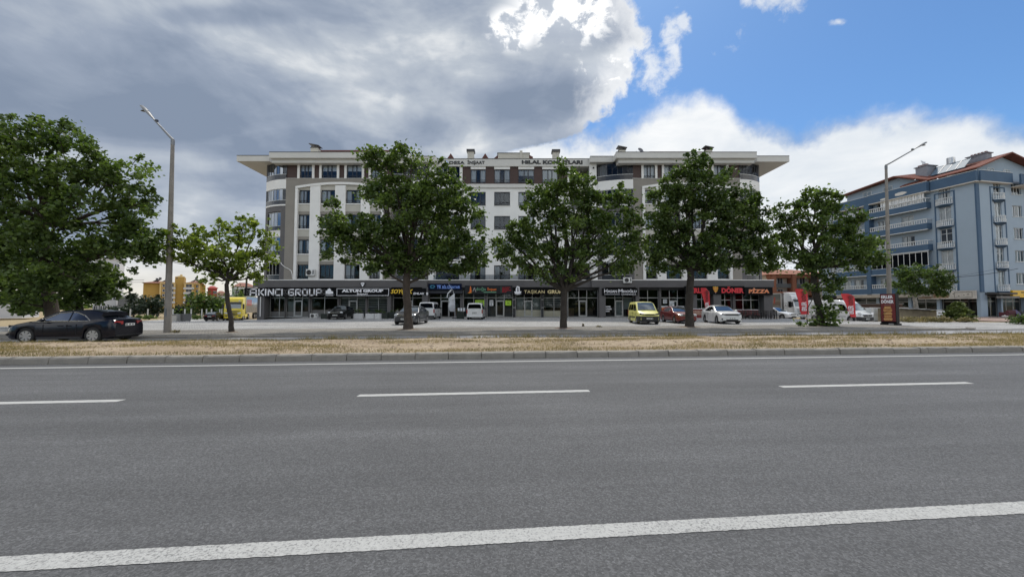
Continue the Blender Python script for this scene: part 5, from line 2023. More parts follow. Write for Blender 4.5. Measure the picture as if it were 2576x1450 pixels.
 MB().box(-h - .018, -h + .02, -.25, .25, belt - .30, belt - .26).build('tailgate_trim', MAT['black_plastic'], root)
 seats(root, xw - 1.05, xw - 2.0, belt, W / 2 * .85)
 add_wheels(root, (axf, axr), W, R, spokes=spokes, rimf=.66)
 return root
R_ = math.radians
def lot(u, v):
 p = gp(u, v, LOTZ)
 return p
# moving saloon on the service road at the far left
sedan('saloon_car', 'glossy black saloon with silver window trim driving left on the service road', (-19.78, 17.6, 0), R_(187.4), 'p_navy', L=4.2, W=1.78, H=1.43, R=.325, spokes=7, rimf=.70, glass='carglass_dark', trim=MAT['chrome'], hood=.86, belt=.93, deck=1.03, axf=1.24, axr=-1.30, cab=.26, roofshift=.05, front='slim')
# small black saloon in the back street, seen from behind
Y = 62.0
p = at(541, 805, Y)
sedan('saloon_car', 'old black saloon parked beside the dry mound near the yellow lorry, tail towards the road', (p.x, Y, gz(p.x, Y)), R_(108), 'p_black', L=4.4, W=1.7, H=1.4, R=.30, glass='carglass', spokes=8)
# saloon by the Altun sign: front three-quarter
sedan('saloon_car', 'big black saloon with chrome grille parked nose out by the white planter boxes', (-19.3, 43.6, LOTZ), R_(-81), 'p_black', L=4.9, W=1.86, H=1.46, R=.33, hood=.88, belt=.98, deck=1.05, glass='carglass_dark', spokes=10)
p = lot(1042, 817)
sedan('saloon_car', 'dark grey saloon facing the road, half hidden by the tall plane trunk', (p.x - .75, p.y + 2.3, LOTZ), R_(-91), 'p_grey', L=4.75, W=1.86, H=1.46, R=.33, hood=.90, belt=.98, deck=1.05, spokes=7)
p = lot(1712, 812)
sedan('saloon_car', 'dark red saloon parked behind the stout dark tree trunk', (p.x + .15, p.y + 1.0, LOTZ), R_(-91), 'p_red', L=4.4, W=1.7, H=1.42, R=.295, hood=.85, belt=.94, deck=1.02, spokes=8, rimf=.62)
p = lot(1812, 813)
sedan('saloon_car', 'white saloon with boot spoiler and black grille parked right of the stout tree trunk', (p.x + .55, p.y + 1.0, LOTZ), R_(-97), 'p_white', L=4.53, W=1.79, H=1.50, R=.325, hood=.92, belt=.99, deck=1.06, spokes=5, front='slim', spoiler=True, glass='carglass_dark', rimm='chrome')
Y = 50.5
p = at(1948, 790, Y)
sedan('saloon_car', 'white car half seen behind the restaurant chairs by the right corner of the block', (p.x + .3, Y, gz(p.x, Y)), R_(-70), 'p_white', L=4.3, W=1.75, H=1.46, R=.31)
p = lot(1073, 803)
van('delivery_van', 'tall white van with dark rear window parked tail out behind the grey saloon', (p.x - .1, p.y + 2.4, LOTZ), R_(90), 'p_white', L=4.4, W=1.79, H=1.86, bumper='p_grey')
p = lot(1193, 803.5)
van('delivery_van', 'small white van seen straight from behind, parked below the green sale poster', (p.x, p.y + 2.2, LOTZ), R_(90), 'p_white', L=4.15, W=1.76, H=1.76, bumper='p_white', belt=1.04)
p = lot(1618, 814)
van('delivery_van', 'pale yellow van with black bumper parked left of the red saloon', (p.x + .3, p.y + .9, LOTZ), R_(-95), 'p_yellow', L=4.1, W=1.72, H=1.80, R=.30, hoodz=1.08, hoodl=.9, lower_black=True, strip=True, belt=1.06, spokes=8)
# long panel van
def panel_van(label, loc, rotz):
 root = thing('panel_van', label, 'van', loc, rotz)
 L, W, H, R = 6.0, 2.05, 2.45, .345
 h = L / 2
 pm = MAT['p_white']
 belt = 1.25
 top = [(-h, belt), (h - 1.25, belt), (h - .95, 1.20), (h - .35, 1.02), (h - .1, .86), (h, .72)]
 car_body(L, W, top, (h - .95, -h + 1.05), R, m=pm, root=root, nose=(.82, .2), tail=(.97, .2), clear=.24)
 cb = Cabin([(h - .80, belt - .02), (h - 1.42, 2.0), (h - 1.75, 2.30), (h - 2.15, 2.42), (h - 2.8, H), (-h + .3, H), (-h + .1, H - .05), (-h + .03, H - .2), (-h + .01, belt - .02)], belt - .03, W / 2 * .97, W / 2 * .88, .03)
 cb.build(pm, root)
 cb.screen(.1, 1.15, MAT['screen'], root, 'windscreen', wf=.9)
 cb.side([(h - 1.12, belt + .02), (h - 1.62, 1.92), (h - 1.9, 2.0), (h - 2.12, 1.98), (h - 2.12, belt + .1), (h - 1.75, belt - .0)], MAT['carglass_dark'], root)
 for sg in (1, -1):
  mb = MB()
  y = sg * (W / 2 + .002)
  for xx in (h - 1.0, h - 2.2, h - 3.5):
   mb.box(xx - .007, xx + .007, y - .005, y + .005, .4, belt - .1)
  mb.build('door_gap', MAT['under'], root)
  mb = MB()
  for xx in (h - 2.12, h - 2.42):
   mb.box(xx, xx + .09, y - .012, y + sg * .02, .98, 1.16)
  mb.build('handle', MAT['black_plastic'], root)
  mb = MB().box(-h + .5, h - 1.4, y - .01, y + sg * .014, .62, .70)
  mb.build('side_strip', mat('strip_grey', (.30, .30, .30), .6, var=0), root)
  mb = MB().ell((h - 1.2, sg * (W / 2 + .2), 1.42), (.08, .12, .2), 8, 6)
  mb.build('mirror', MAT['black_plastic'], root, smooth=True)
  mb = MB().prism([(-.10, -.10), (.10, .14), (.20, .12), (.12, -.08)], lambda a, b: (h - .2 - a * .6, sg * (W * .38 + a), .98 + b), lambda a, b: (h + .01 - a * .7, sg * (W * .38 + a), .96 + b))
  mb.build('headlight', MAT['lamp_clear'], root)
  # rear ribs of the load bay
  mb = MB()
  for xx in (-h + .55, -h + 1.6, -h + 2.5):
   mb.box(xx, xx + .03, sg * (W / 2 * .955), sg * (W / 2 * .965), belt + .05, 2.1)
  mb.build('panel_rib', pm, root)
 mb = MB()
 mb.prism_z([(h - .62, -W / 2 - .01), (h - .15, -W / 2 * .96), (h + .03, -W / 2 * .78), (h + .03, W / 2 * .78), (h - .15, W / 2 * .96), (h - .62, W / 2 + .01), (h - .7, W / 2 - .25), (h - .7, -W / 2 + .25)], .28, .66)
 mb.build('bumper', MAT['black_plastic'], root, bevel=.04)
 mb = MB().prism([(-.62, .10), (.62, .10), (.5, -.08), (-.5, -.08)], lambda a, b: (h - .05, a, .80 + b), lambda a, b: (h + .035, a, .78 + b))
 mb.build('grille', MAT['black_plastic'], root)
 MB().ell((h + .04, 0, .8), (.012, .05, .05), 10, 6).build('badge', MAT['chrome'], root)
 plate(root, h + .031, .44, out=1)
 add_wheels(root, (h - .95, -h + 1.05), W, R, .22, 6, .6)
 return root
Y = 43.5
p = at(2108, 800, Y)
panel_van('long white panel van with black bumper in the side street behind the leafy trunk', (p.x, Y, gz(p.x, Y) - .03), R_(-78))
def lorry(label, loc, rotz, cabm, trailer, name='lorry', long=13.6, trailm=None, art=None):
 """cab-over tractor with a box behind; +X forward, origin under the cab front"""
 root = thing(name, label, 'lorry', loc, rotz)
 cm = MAT[cabm]
 W = 2.48
 z0, zr = .95, 3.0
 # cab: side outline pulled across, slightly raked screen
 out = [(-2.25, .75), (-.05, .55), (.0, 1.6), (-.12, 2.0), (-.36, 2.86), (-.5, 3.02), (-.62, 3.55), (-1.1, 3.78), (-1.9, 3.86), (-2.25, 3.86)]
 mb = MB().prism(out, lambda x, z: (x, -W / 2, z), lambda x, z: (x, W / 2, z))
 mb.build('cab', cm, root, bevel=.07, seg=2, smooth=True, angle=50)
 # windscreen
 mb = MB().add([(-.105 + .02, -1.08, 1.98), (-.105 + .02, 1.08, 1.98), (-.34 + .02, 1.04, 2.82), (-.34 + .02, -1.04, 2.82)], [(0, 1, 2, 3)])
 mb.build('windscreen', MAT['screen'], root)
 mb = MB().prism([(-.0, 2.86), (.16, 2.80), (.14, 2.90), (-.2, 3.04)], lambda x, z: (x - .25, -1.12, z), lambda x, z: (x - .25, 1.12, z))
 mb.build('sun_visor', MAT['black_plastic'], root)
 for sg in (1, -1):
  y = sg * (W / 2 + .004)
  mb = MB().add([(-.42, y, 1.92), (-.62, y, 2.66), (-.75, y, 2.72), (-1.28, y, 2.72), (-1.28, y, 1.86), (-.9, y, 1.8)], [tuple(range(6))])
  mb.build('side_window', MAT['carglass_dark'], root)
  mb = MB()
  for xx in (-.28, -1.38):
   mb.box(xx - .01, xx + .01, y - .006, y + .006, 1.0, 2.8)
  mb.build('door_gap', MAT['under'], root)
  mb = MB().box(-.30, -.14, sg * (W / 2 + .06), sg * (W / 2 + .30), 1.95, 2.65)
  mb.box(-.26, -.2, sg * (W / 2 - .02), sg * (W / 2 + .1), 2.62, 2.68)
  mb.build('mirror', MAT['black_plastic'], root, bevel=.03)
  mb = MB().prism([(.62, .14), (1.12, .24), (1.14, .02), (.68, -.06)], lambda a, b: (-.03, sg * a, 1.12 + b), lambda a, b: (.035, sg * a, 1.12 + b))
  mb.build('headlight', MAT['lamp_clear'], root)
  blobmesh(root, 'fog_light', MAT['lamp_dark'], (.0, sg * .92, .74), (.07, .22, .10))
  mb = MB()
  for k in range(3):
   mb.box(-.95 - .04 * k, -.5, sg * (W / 2 - .06), sg * (W / 2 + .012), .42 + .3 * k, .46 + .3 * k)
  mb.build('step', MAT['black_plastic'], root)
  blobmesh(root, 'roof_lamp', MAT['lamp_clear'], (-.52, sg * .75, 3.2), (.07, .13, .08))
 # grille: dark bars between body-coloured slats
 mb = MB()
 for k, (hw, zz) in enumerate(((.98, 1.52), (.92, 1.30), (.80, 1.06), (.66, .84))):
  mb.prism([(-hw, .06), (hw, .06), (hw * .9, -.03), (0, -.08), (-hw * .9, -.03)], lambda a, b: (-.03, a, zz + b), lambda a, b: (.022, a, zz + b))
 mb.build('grille', MAT['black_plastic'], root)
 mb = MB().box(-.35, .06, -W / 2 + .02, W / 2 - .02, .36, .66)
 mb.build('bumper', cm, root, bevel=.05)
 mb = MB()
 mb.box(.055, .07, -.55, .55, .46, .56)
 mb.build('air_intake', MAT['black_plastic'], root)
 plate(root, .071, .60, .5, .11)
 # chassis
 mb = MB()
 mb.box(-6.4 if trailer else -9.3, -.4, -.45, .45, .62, .9)
 mb.build('chassis', MAT['under'], root)
 t, r, d = wheel_meshes(.5, .3, 8, .55, 'rim')
 axles = [-1.45, -5.1] + ([-9.6, -10.9, -12.2] if trailer else [-6.4])
 for ax in axles:
  for sg in (1, -1):
   o = inst('wheel', t, root, (ax, sg * (W / 2 - .2), .5))
   inst('rim', r, o)
   inst('hub', d, o)
 mb = MB()
 for sg in (1, -1):
  mb.box(-4.2, -2.4, sg * (W / 2 - .5), sg * (W / 2 - .06), .45, 1.05)
 mb.build('tank', MAT['rim'] if cabm == 'p_white' else cm, root, bevel=.05)
 x1 = -2.75
 x0 = x1 - (11.4 if trailer else 6.8)
 bz0, bz1 = 1.18, 3.95
 bx_ = MB().box(x0, x1, -W / 2, W / 2, bz0, bz1).build('box', MAT[trailm], root)
 mb = MB()
 for xx in (x0 - .02, x1 - .1):
  for sg in (1, -1):
   mb.box(xx, xx + .12, sg * (W / 2 - .10), sg * (W / 2 + .02), bz0 - .02, bz1 + .05)
 for sg in (1, -1):
  mb.box(x0, x1, sg * (W / 2 - .08), sg * (W / 2 + .02), bz1, bz1 + .08)
 mb.build('box_frame', MAT['rim'], bx_)
 # printed side pictures
 for sg in (1, -1):
  y = sg * (W / 2 + .006)
  mb = MB().quad((x0 + .1, y, bz0 + .95), (x1 - .15, y, bz0 + .95), (x1 - .15, y, bz1 - .06), (x0 + .1, y, bz1 - .06))
  mb.build('printed_side', art, bx_)
  mb = MB().quad((x0 + .1, y, bz0), (x1 - .15, y, bz0), (x1 - .15, y, bz0 + .95), (x0 + .1, y, bz0 + .95))
  mb.build('printed_band', mat('art_band', (.20, .17, .13), .6, var=.35, scale=1.2), bx_)
  mb = MB()
  if trailer:
   for k in range(6):
    a = x1 - .7 - k * .62
    mb.box(a - .2, a + .2, y, y + sg * .004, bz0 + 1.35, bz0 + 2.3)
    mb.box(a - .28, a + .25, y, y + sg * .004, bz0 + 1.25, bz0 + 1.34)
  else:
   for k in range(4):
    a = x1 - 1.6 - k * .8
    mb.prism([(-.22, -.5), (.16, -.5), (.30, .5), (-.05, .55)], lambda p_, q_: (a + p_, y, 2.9 + q_), lambda p_, q_: (a + p_, y + sg * .004, 2.9 + q_))
  mb.build('printed_letters', mat('art_red', (.42, .06, .035), .6, var=.2, scale=4), bx_)
  if trailer:
   mb = MB()
   rr = random.Random(5)
   for k in range(16):
    a = x0 + .4 + k * .36
    mb.box(a, a + rr.uniform(.12, .3), y, y + sg * .005, bz0 + .95, bz0 + 1.2 + rr.random() * 1.1)
   mb.build('printed_towers', mat('art_tower', (.24, .25, .27), .6, var=.4, scale=6), bx_)
 if not trailer:
  # three-pointed star in a ring on the cab side
  for sg in (1, -1):
   y = sg * (W / 2 + .006)
   mb = MB()
   n = 24
   c = (-1.85, 2.1)
   for i in range(n):
    a, b = 2 * math.pi * i / n, 2 * math.pi * (i + 1) / n
    mb.add([(c[0] + q * math.cos(t_), y, c[1] + q * math.sin(t_)) for q, t_ in ((.40, a), (.44, a), (.44, b), (.40, b))], [(0, 1, 2, 3)])
   for i in range(3):
    a = math.pi / 2 + i * 2.094
    mb.add([(c[0] + .4 * math.cos(a), y, c[1] + .4 * math.sin(a)), (c[0] + .07 * math.cos(a + 1.05), y, c[1] + .07 * math.sin(a + 1.05)), (c[0], y, c[1]), (c[0] + .07 * math.cos(a - 1.05), y, c[1] + .07 * math.sin(a - 1.05))], [(0, 1, 2, 3)])
   mb.build('star_emblem', mat('emblem', (.14, .14, .15), .5, var=0), root)
  mb = MB().prism([(-2.2, 3.86), (-1.0, 3.80), (-1.1, 3.95), (-2.7, 4.15)], lambda x, z: (x, -1.1, z), lambda x, z: (x, 1.1, z))
  mb.build('wind_deflector', cm, root)
 return root
def art_mat(name, sky_, low, mid):
 m = bpy.data.materials.new(name)
 m.use_nodes = True
 q = G(m.node_tree)
 p = m.node_tree.nodes['Principled BSDF']
 gc = q.n('ShaderNodeTexCoord').outputs['Generated']
 n1 = q.noise(q.n('ShaderNodeNewGeometry').outputs['Position'], .9, 5, .6)
 z = q.m('ADD', q.sep(gc)[2], q.m('MULTIPLY', q.m('SUBTRACT', n1, .5), .5))
 c = q.ramp(z, [(0, low), (.22, low), (.34, mid), (.6, sky_), (1, tuple(x * .8 for x in sky_))])
 q.put(p.inputs['Base Color'], c)
 p.inputs['Roughness'].default_value = .5
 return m
MAT['art_city'] = art_mat('printed city picture', (.20, .36, .58), (.16, .14, .10), (.50, .52, .52))
MAT['art_food'] = art_mat('printed food picture', (.12, .13, .11), (.15, .09, .05), (.24, .18, .12))
mat('tarp', (.30, .29, .28), .6, var=.15)
Y = 63.0
p = at(585, 800, Y)
lorry('bright yellow articulated lorry with a city picture on its trailer', (p.x, Y, -.85), R_(-67), 'p_truckyellow', True, trailm='tarp', art=MAT['art_city'])
Y = 57.0
p = at(2020, 800, Y)
lorry('white box lorry with a star emblem on the cab parked beyond the restaurant corner', (p.x, Y, -.5), R_(-90), 'p_white', False, trailm='tarp', art=MAT['art_food'])
# ================================================================ SIGNS
mat('sign_black', (.006, .006, .007), .5, var=0, spec=.08)
mat('sign_grey', (.026, .028, .031), .5, var=0, spec=.1)
mat('sign_navy', (.006, .010, .032), .5, var=0, spec=.08)
mat('white_letter', (.86, .86, .88), .4, var=0)
mat('yellow_letter', (.78, .52, .04), .4, var=0)
mat('gold_letter', (.70, .58, .30), .35, var=.25, scale=6)
mat('red_letter', (.62, .020, .030), .4, var=0)
mat('orange_letter', (.72, .17, .03), .4, var=0)
mat('green_letter', (.13, .30, .18), .4, var=0)
mat('blue_letter', (.20, .34, .78), .4, var=0)
mat('teal', (.03, .17, .26), .4, var=.15)
mat('pale_orange', (.80, .42, .26), .4, var=0)
mat('black_letter', (.012, .012, .013), .45, var=0)
mat('meat', (.40, .19, .07), .6, var=.45, scale=30)
mat('line_grey', (.30, .29, .28), .5, var=0)
mat('lattice_grey', (.13, .125, .12), .6, var=0)
def L0(u, v, Y):
 p = at(u, v, Y)
 return p.x, p.z
class Sign:
 """sign board hung on the facade; local frame has x to the right, z up, origin at the board's bottom centre"""
 def __init__(s, name, label, u0, u1, v0, v1, Y, board='sign_black', depth=.12, group='shop signs along the ground floor'):
  (x0, z1), (x1, z0) = L0(u0, v0, Y), L0(u1, v1, Y)
  s.Y, s.o = Y, ((x0 + x1) / 2, Y, z0)
  s.root = thing(name, label, 'sign', s.o, 0, group)
  s.x0, s.x1, s.z0, s.z1 = x0 - s.o[0], x1 - s.o[0], 0, z1 - z0
  if board:
   MB().box(s.x0, s.x1, 0, depth, 0, s.z1).build('board', MAT[board], s.root)
 def X(s, u):
  return L0(u, 700, s.Y)[0] - s.o[0]
 def Z(s, v):
  return L0(CX, v, s.Y)[1] - s.o[2]
 def text(s, t, m, u0, u1, v0, v1, depth=.05, **k):
  return text(t, MAT[m], s.root, s.X(u0), s.X(u1), s.Z(v1), s.Z(v0), -.002, depth, **k)
 def poly(s, name, m, pts, depth=.04):
  return MB().prism_y([(s.X(u), s.Z(v)) for u, v in pts], -depth, -.002).build(name, MAT[m], s.root)
FY = BY - .16
# 1 ---- AKINCI GROUP: square techno letters over a lattice of hexagons
s1 = Sign('shop_sign', 'long black lattice sign reading AKINCI GROUP in wide white letters', 614.5, 845, 723.7, 744, FY - .06)
mb = MB()
rr = (s1.z1) / 3.4
import itertools
for i in range(-1, 20):
 for j in range(0, 3):
  cx = s1.x0 + i * rr * 1.732 + (j % 2) * rr * .866
  cz = j * rr * 1.5 + .1
  P = [(cx + rr * .92 * math.cos(math.pi / 6 + k * math.pi / 3), cz + rr * .92 * math.sin(math.pi / 6 + k * math.pi / 3)) for k in range(6)]
  segs = [(P[k], P[(k + 1) % 6]) for k in range(6)] + [((cx, cz), P[k]) for k in (0, 2, 4)]
  for a, b in segs:
   if all(s1.x0 + .03 < q[0] < s1.x1 - .03 and .02 < q[1] < s1.z1 - .02 for q in (a, b)):
    mb.bar((a[0], -.004, a[1]), (b[0], -.004, b[1]), .022, .012, up=(0, 1, 0))
mb.build('lattice', MAT['lattice_grey'], s1.root)['kind'] = 'stuff'
STROKES = {
 'A': [[(0, 0), (0, .82), (.15, 1), (1, 1), (1, 0)], [(0, .42), (1, .42)]],
 'K': [[(0, 0), (0, 1)], [(1, 1), (.3, .5), (1, 0)], [(0, .5), (.3, .5)]],
 'I': [[(.5, 0), (.5, 1)]],
 'N': [[(0, 0), (0, 1), (1, 0), (1, 1)]],
 'C': [[(1, 1), (.15, 1), (0, .85), (0, .15), (.15, 0), (1, 0)]],
 'G': [[(1, 1), (.15, 1), (0, .85), (0, .15), (.15, 0), (1, 0), (1, .5), (.45, .5)]],
 'R': [[(0, 0), (0, 1), (.85, 1), (1, .85), (1, .6), (.85, .48), (.25, .48), (1, 0)]],
 'O': [[(.15, 0), (0, .15), (0, .85), (.15, 1), (.85, 1), (1, .85), (1, .15), (.85, 0), (.15, 0)]],
 'U': [[(0, 1), (0, .15), (.15, 0), (.85, 0), (1, .15), (1, 1)]],
 'P': [[(0, 0), (0, 1), (.85, 1), (1, .85), (1, .58), (.85, .42), (0, .42)]],
}
cells = [('A', 632, 653), ('K', 658.5, 675), ('I', 676, 682), ('N', 685, 705.5), ('C', 710, 729), ('I', 730, 736), ('G', 752, 770.5), ('R', 774.5, 793), ('O', 797, 813.5), ('U', 0, 0), ('P', 0, 0)]
# letter slots measured on the board
slots = [('A', 631, 652), ('K', 659, 676), ('I', 679.5, 684.5), ('N', 690, 708), ('C', 713, 729), ('I', 733, 738)]
u = 757
for ch in 'GROUP':
 slots.append((ch, u, u + 17))
 u += 22.6
scale = (809.5 - 629.5) / (slots[-1][2] - 629.5)
for ch, a, b in slots:
 a2, b2 = 629.5 + (a - 629.5) * scale + .8, 629.5 + (b - 629.5) * scale - .8
 mb = MB()
 zb, zt = s1.Z(742.0), s1.Z(727.2)
 th = .13
 for pl in STROKES[ch]:
  pts = [(s1.X(a2) + (s1.X(b2) - s1.X(a2)) * p, -.05, zb + (zt - zb) * q_) for p, q_ in pl]
  for p, q_ in zip(pts, pts[1:]):
   d = (Vector(q_) - Vector(p)).normalized() * th * .42
   mb.bar(Vector(p) - d, Vector(q_) + d, .07, th, up=(0, 1, 0)) if False else mb.bar(Vector(p) - d, Vector(q_) + d, th, .07, up=(0, -1, 0))
 mb.build('letter', MAT['white_letter'], s1.root)
for pts in ([(820, 738), (820, 731.5), (824, 730), (824, 738)], [(824.3, 738.2), (824.3, 727.5), (829, 724.5), (833, 728), (833, 738.2)], [(833.3, 738), (833.3, 731), (838.5, 733), (838.5, 738)], [(814, 739.5), (829, 738.6), (845, 740.4), (829, 739.6)], [(820, 743.2), (820, 742), (839, 742), (839, 743.2)]):
 s1.poly('logo', 'white_letter', pts)
# 2 ---- ALTUN GROUP
s2 = Sign('shop_sign', 'black sign with white frame reading ALTUN GROUP İNŞAAT', 846.5, 979.5, 724, 744, FY)
for (a, b, c, d) in ((847.5, 978.5, 725, 726), (847.5, 978.5, 742.2, 743.2), (847.5, 848.6, 726, 742.2), (977.4, 978.5, 726, 742.2)):
 s2.poly('border', 'white_letter', [(a, c), (b, c), (b, d), (a, d)], .03)
s2.text('ALTUN GROUP', 'white_letter', 860.5, 964.5, 727.3, 734.6, bold=.05)
s2.text('İNŞAAT', 'white_letter', 898.5, 926, 736.2, 742, bold=.03)
e = Sign('emblem', 'white and black shield emblem on the fascia above the ALTUN GROUP sign', 904, 921, 709.5, 723.5, BY - .05, None, group=None)
e.poly('shield', 'black_letter', [(904, 713), (909, 710), (916, 710), (921, 713), (913, 723.5)], .05)
e.poly('shield_face', 'white_letter', [(907.5, 712), (910, 710.4), (915, 710.4), (917.5, 712), (912.6, 721.5)], .07)
e.poly('emblem_mark', 'black_letter', [(909.8, 713), (915.3, 713), (914.6, 714.6), (912.6, 713.9), (910.5, 714.6)], .08)
# 3 ---- SOYCAK EMLAK
s3 = Sign('shop_sign', 'black sign reading SOYÇAK in yellow italics and EMLAK in white', 981.5, 1071, 724.7, 741, FY)
s3.text('SOYÇAK', 'yellow_letter', 983.5, 1039, 727, 740.5, bold=.035, shear=.28)
s3.text('EMLAK', 'white_letter', 1040, 1068, 735, 740.5, bold=.02, shear=.2)
Sign('alarm_box', 'small white alarm box on the pillar between two shop signs', 1071.5, 1076, 735, 741.5, FY + .1, 'white_letter', .1, group=None)
# 4 ---- YK BILGISAYAR
s4 = Sign('shop_sign', 'dark blue sign reading YK BİLGİSAYAR in glowing blue letters', 1077, 1161, 713, 728, BY + .42 - .2, 'sign_navy')
s4.text('BİLGİSAYAR', 'blue_letter', 1112.5, 1157, 716, 725.5, bold=.02)
s4.text('YK', 'blue_letter', 1098.5, 1110.5, 716.3, 725.5, bold=.02)
s4.poly('logo', 'teal', [(1081, 720), (1084, 716.6), (1091, 716.6), (1094.5, 720), (1091, 725), (1084, 725)])
s4.poly('logo_inset', 'sign_navy', [(1084, 720), (1086, 718.6), (1090, 718.6), (1091.5, 720), (1089.5, 722.6), (1085.5, 722.6)], .05)
aw = thing('awning', 'folded dark awning box below the blue YK BİLGİSAYAR sign', 'awning', (at(1118, 733, BY).x, BY + .3, at(CX, 737, BY).z))
k = BY / FPX
mb = MB().prism_x([(0, 0), (.5, 0), (.5, .62), (.25, .62)], -44 * k, 44 * k)
mb.build('cover', mat('awning_cloth', (.03, .033, .04), .8, var=.1), aw)
MB().box(-44 * k, 44 * k, -.05, .01, -.12, .02).build('front_bar', MAT['sign_black'], aw)
# 5 ---- DOGA
s5 = Sign('shop_sign', 'dark grey sign reading doğa in green and İnşaat in orange', 1169, 1288.5, 717.5, 739, BY + .42 - .2, 'sign_grey')
s5.text('doğa', 'green_letter', 1197, 1222, 721.5, 732.5, bold=.01)
s5.text('İnşaat', 'orange_letter', 1225.5, 1248.5, 722.5, 731.5, bold=.025)
s5.poly('strip', 'green_letter', [(1216, 733), (1248, 733), (1248, 735.5), (1216, 735.5)], .02)
s5.poly('logo', 'orange_letter', [(1180.5, 734), (1182.5, 719.5), (1184, 719.5), (1186.5, 733), (1184.5, 736), (1176, 736), (1180, 733.6)])
s5.poly('logo_stroke', 'line_grey', [(1188, 733), (1192.5, 722.5), (1194, 722.5), (1198, 734), (1196, 734), (1193, 726), (1190, 733)])
s5.poly('logo_base', 'yellow_letter', [(1176, 736.6), (1188, 736), (1180, 737.4)], .03)
for i, t in enumerate(('MÜHENDİSLİK', 'MİMARLIK', 'DEKORASYON', 'EMLAK')):
 s5.text(t, 'red_letter', 1263, 1263 + (21, 17, 22, 11)[i], 721.3 + 3.6 * i, 723.6 + 3.6 * i, .02, bold=.02)
 s5.poly('tick', 'green_letter', [(1259, 722.5 + 3.6 * i), (1261, 721.5 + 3.6 * i), (1260, 723.6 + 3.6 * i)], .02)
# 6 ---- TASKAN GRUP
s6 = Sign('shop_sign', 'black sign with pale gold letters reading TAŞKAN GRUP and a ship-like building logo', 1289.5, 1425, 724.5, 741, BY + .42 - .2)
s6.text('TAŞKAN', 'gold_letter', 1318, 1369.5, 729, 739.5, bold=.01, spacing=1.15)
s6.text('GRUP', 'gold_letter', 1376.5, 1413, 728.6, 738, bold=.03)
for pts in ([(1297, 733), (1297, 725), (1299, 722), (1299, 720), (1301.5, 718.8), (1306.5, 721), (1307, 733), (1304, 733), (1303.6, 723), (1301, 722), (1301, 733)], [(1293, 733.2), (1311, 732.2), (1310.5, 735.4), (1308, 737.6), (1296, 737.6), (1293.5, 735)], [(1292, 739.2), (1301, 738.4), (1312, 739.2), (1301, 740.4)]):
 s6.poly('logo', 'white_letter', pts, .06)
# 7 ---- HASAN MIHOGLU
s7 = Sign('shop_sign', 'black sign reading HASAN MIHOĞLU GAYRİMENKUL in white serif letters', 1514.5, 1603.5, 724.3, 743, FY)
s7.text('H', 'white_letter', 1519, 1527, 727, 735.6, bold=.012)
s7.text('ASAN', 'white_letter', 1527.8, 1551, 729, 735.6, bold=.012)
s7.text('M', 'white_letter', 1554.5, 1565, 727, 735.6, bold=.012)
s7.text('IHOĞLU', 'white_letter', 1566, 1599.5, 727.2, 735.6, bold=.012)
s7.text('GAYRİMENKUL', 'white_letter', 1562, 1599.5, 737.6, 741.6, .03)
s7.poly('rule', 'white_letter', [(1519, 739.4), (1558, 739.4), (1558, 740.2), (1519, 740.2)], .03)
# 8 ---- ERLER DONER
s8 = Sign('shop_sign', 'black sign reading ERLER DÖNER in dark red letters with an orange meat spit logo', 1722, 1872.5, 719, 739.5, FY)
s8.text('ERLER', 'red_letter', 1737.5, 1779, 723.8, 736.8, bold=.045)
s8.text('DONER', 'red_letter', 1813.5, 1869, 723.8, 736.8, bold=.045)
for u in (1829.2, 1832.6):
 s8.poly('umlaut_dot', 'red_letter', [(u, 720.4), (u + 2, 720.4), (u + 2, 722.6), (u, 722.6)], .05)
for i in range(6):
 w = (6.5, 7, 6.2, 5.2, 4, 2.6)[i]
 v = 720.8 + i * 2.4
 s8.poly('meat_slice', 'orange_letter' if i % 2 else 'yellow_letter', [(1798.5 - w, v), (1798.5 + w, v + .6), (1798.5 + w * .9, v + 2.2), (1798.5 - w * .9, v + 1.7)], .05)
s8.poly('spit', 'line_grey', [(1798, 719.3), (1799, 719.3), (1799, 737.6), (1798, 737.6)], .03)
# 9 ---- PIZZA
s9 = Sign('shop_sign', 'black sign reading PİZZA in orange outlined letters', 1872.8, 1943.5, 721.7, 741.5, FY - .12, depth=.3)
s9.text('PİZZA', 'pale_orange', 1881.5, 1933, 724.2, 737, .04, bold=.045, shear=.08)
s9.text('PİZZA', 'orange_letter', 1882.7, 1931.8, 725, 736.4, .06, bold=-.002, shear=.08)
# ---- roof letters fixed on the parapet
r1 = Sign('roof_lettering', 'black serif letters DESA İNŞAAT with a blue drop logo on the roof parapet', 1117, 1218.5, 401, 416, BY + 1.1, None, group='letters on the roof parapet')
for (t, a, b, va, vb) in (('DESA', 1128, 1167, 405.5, 413.2), ('İNŞAAT', 1174, 1218, 402.6, 415.0)):
 r1.text(t, 'black_letter', a, b, va, vb, .06, bold=.02)
r1.poly('logo', 'blue_letter', [(1118.5, 411), (1120.5, 403), (1124.5, 407.5), (1125.5, 411.5), (1122.5, 414)], .05)
r1.poly('logo_half', 'white_letter', [(1121, 405), (1123.5, 408.5), (1122.5, 413), (1120.6, 411.5)], .07)
r2 = Sign('roof_lettering', 'bold black letters HİLAL KONUTLARI on the roof parapet', 1312, 1467.5, 402, 416, BY + 1.1, None, group='letters on the roof parapet')
r2.text('HiLAL', 'black_letter', 1312.5, 1361, 403.3, 412.4, .06, bold=.05)
r2.text('KONUTLARI', 'black_letter', 1366, 1467, 403.5, 413.2, .06, bold=.05)
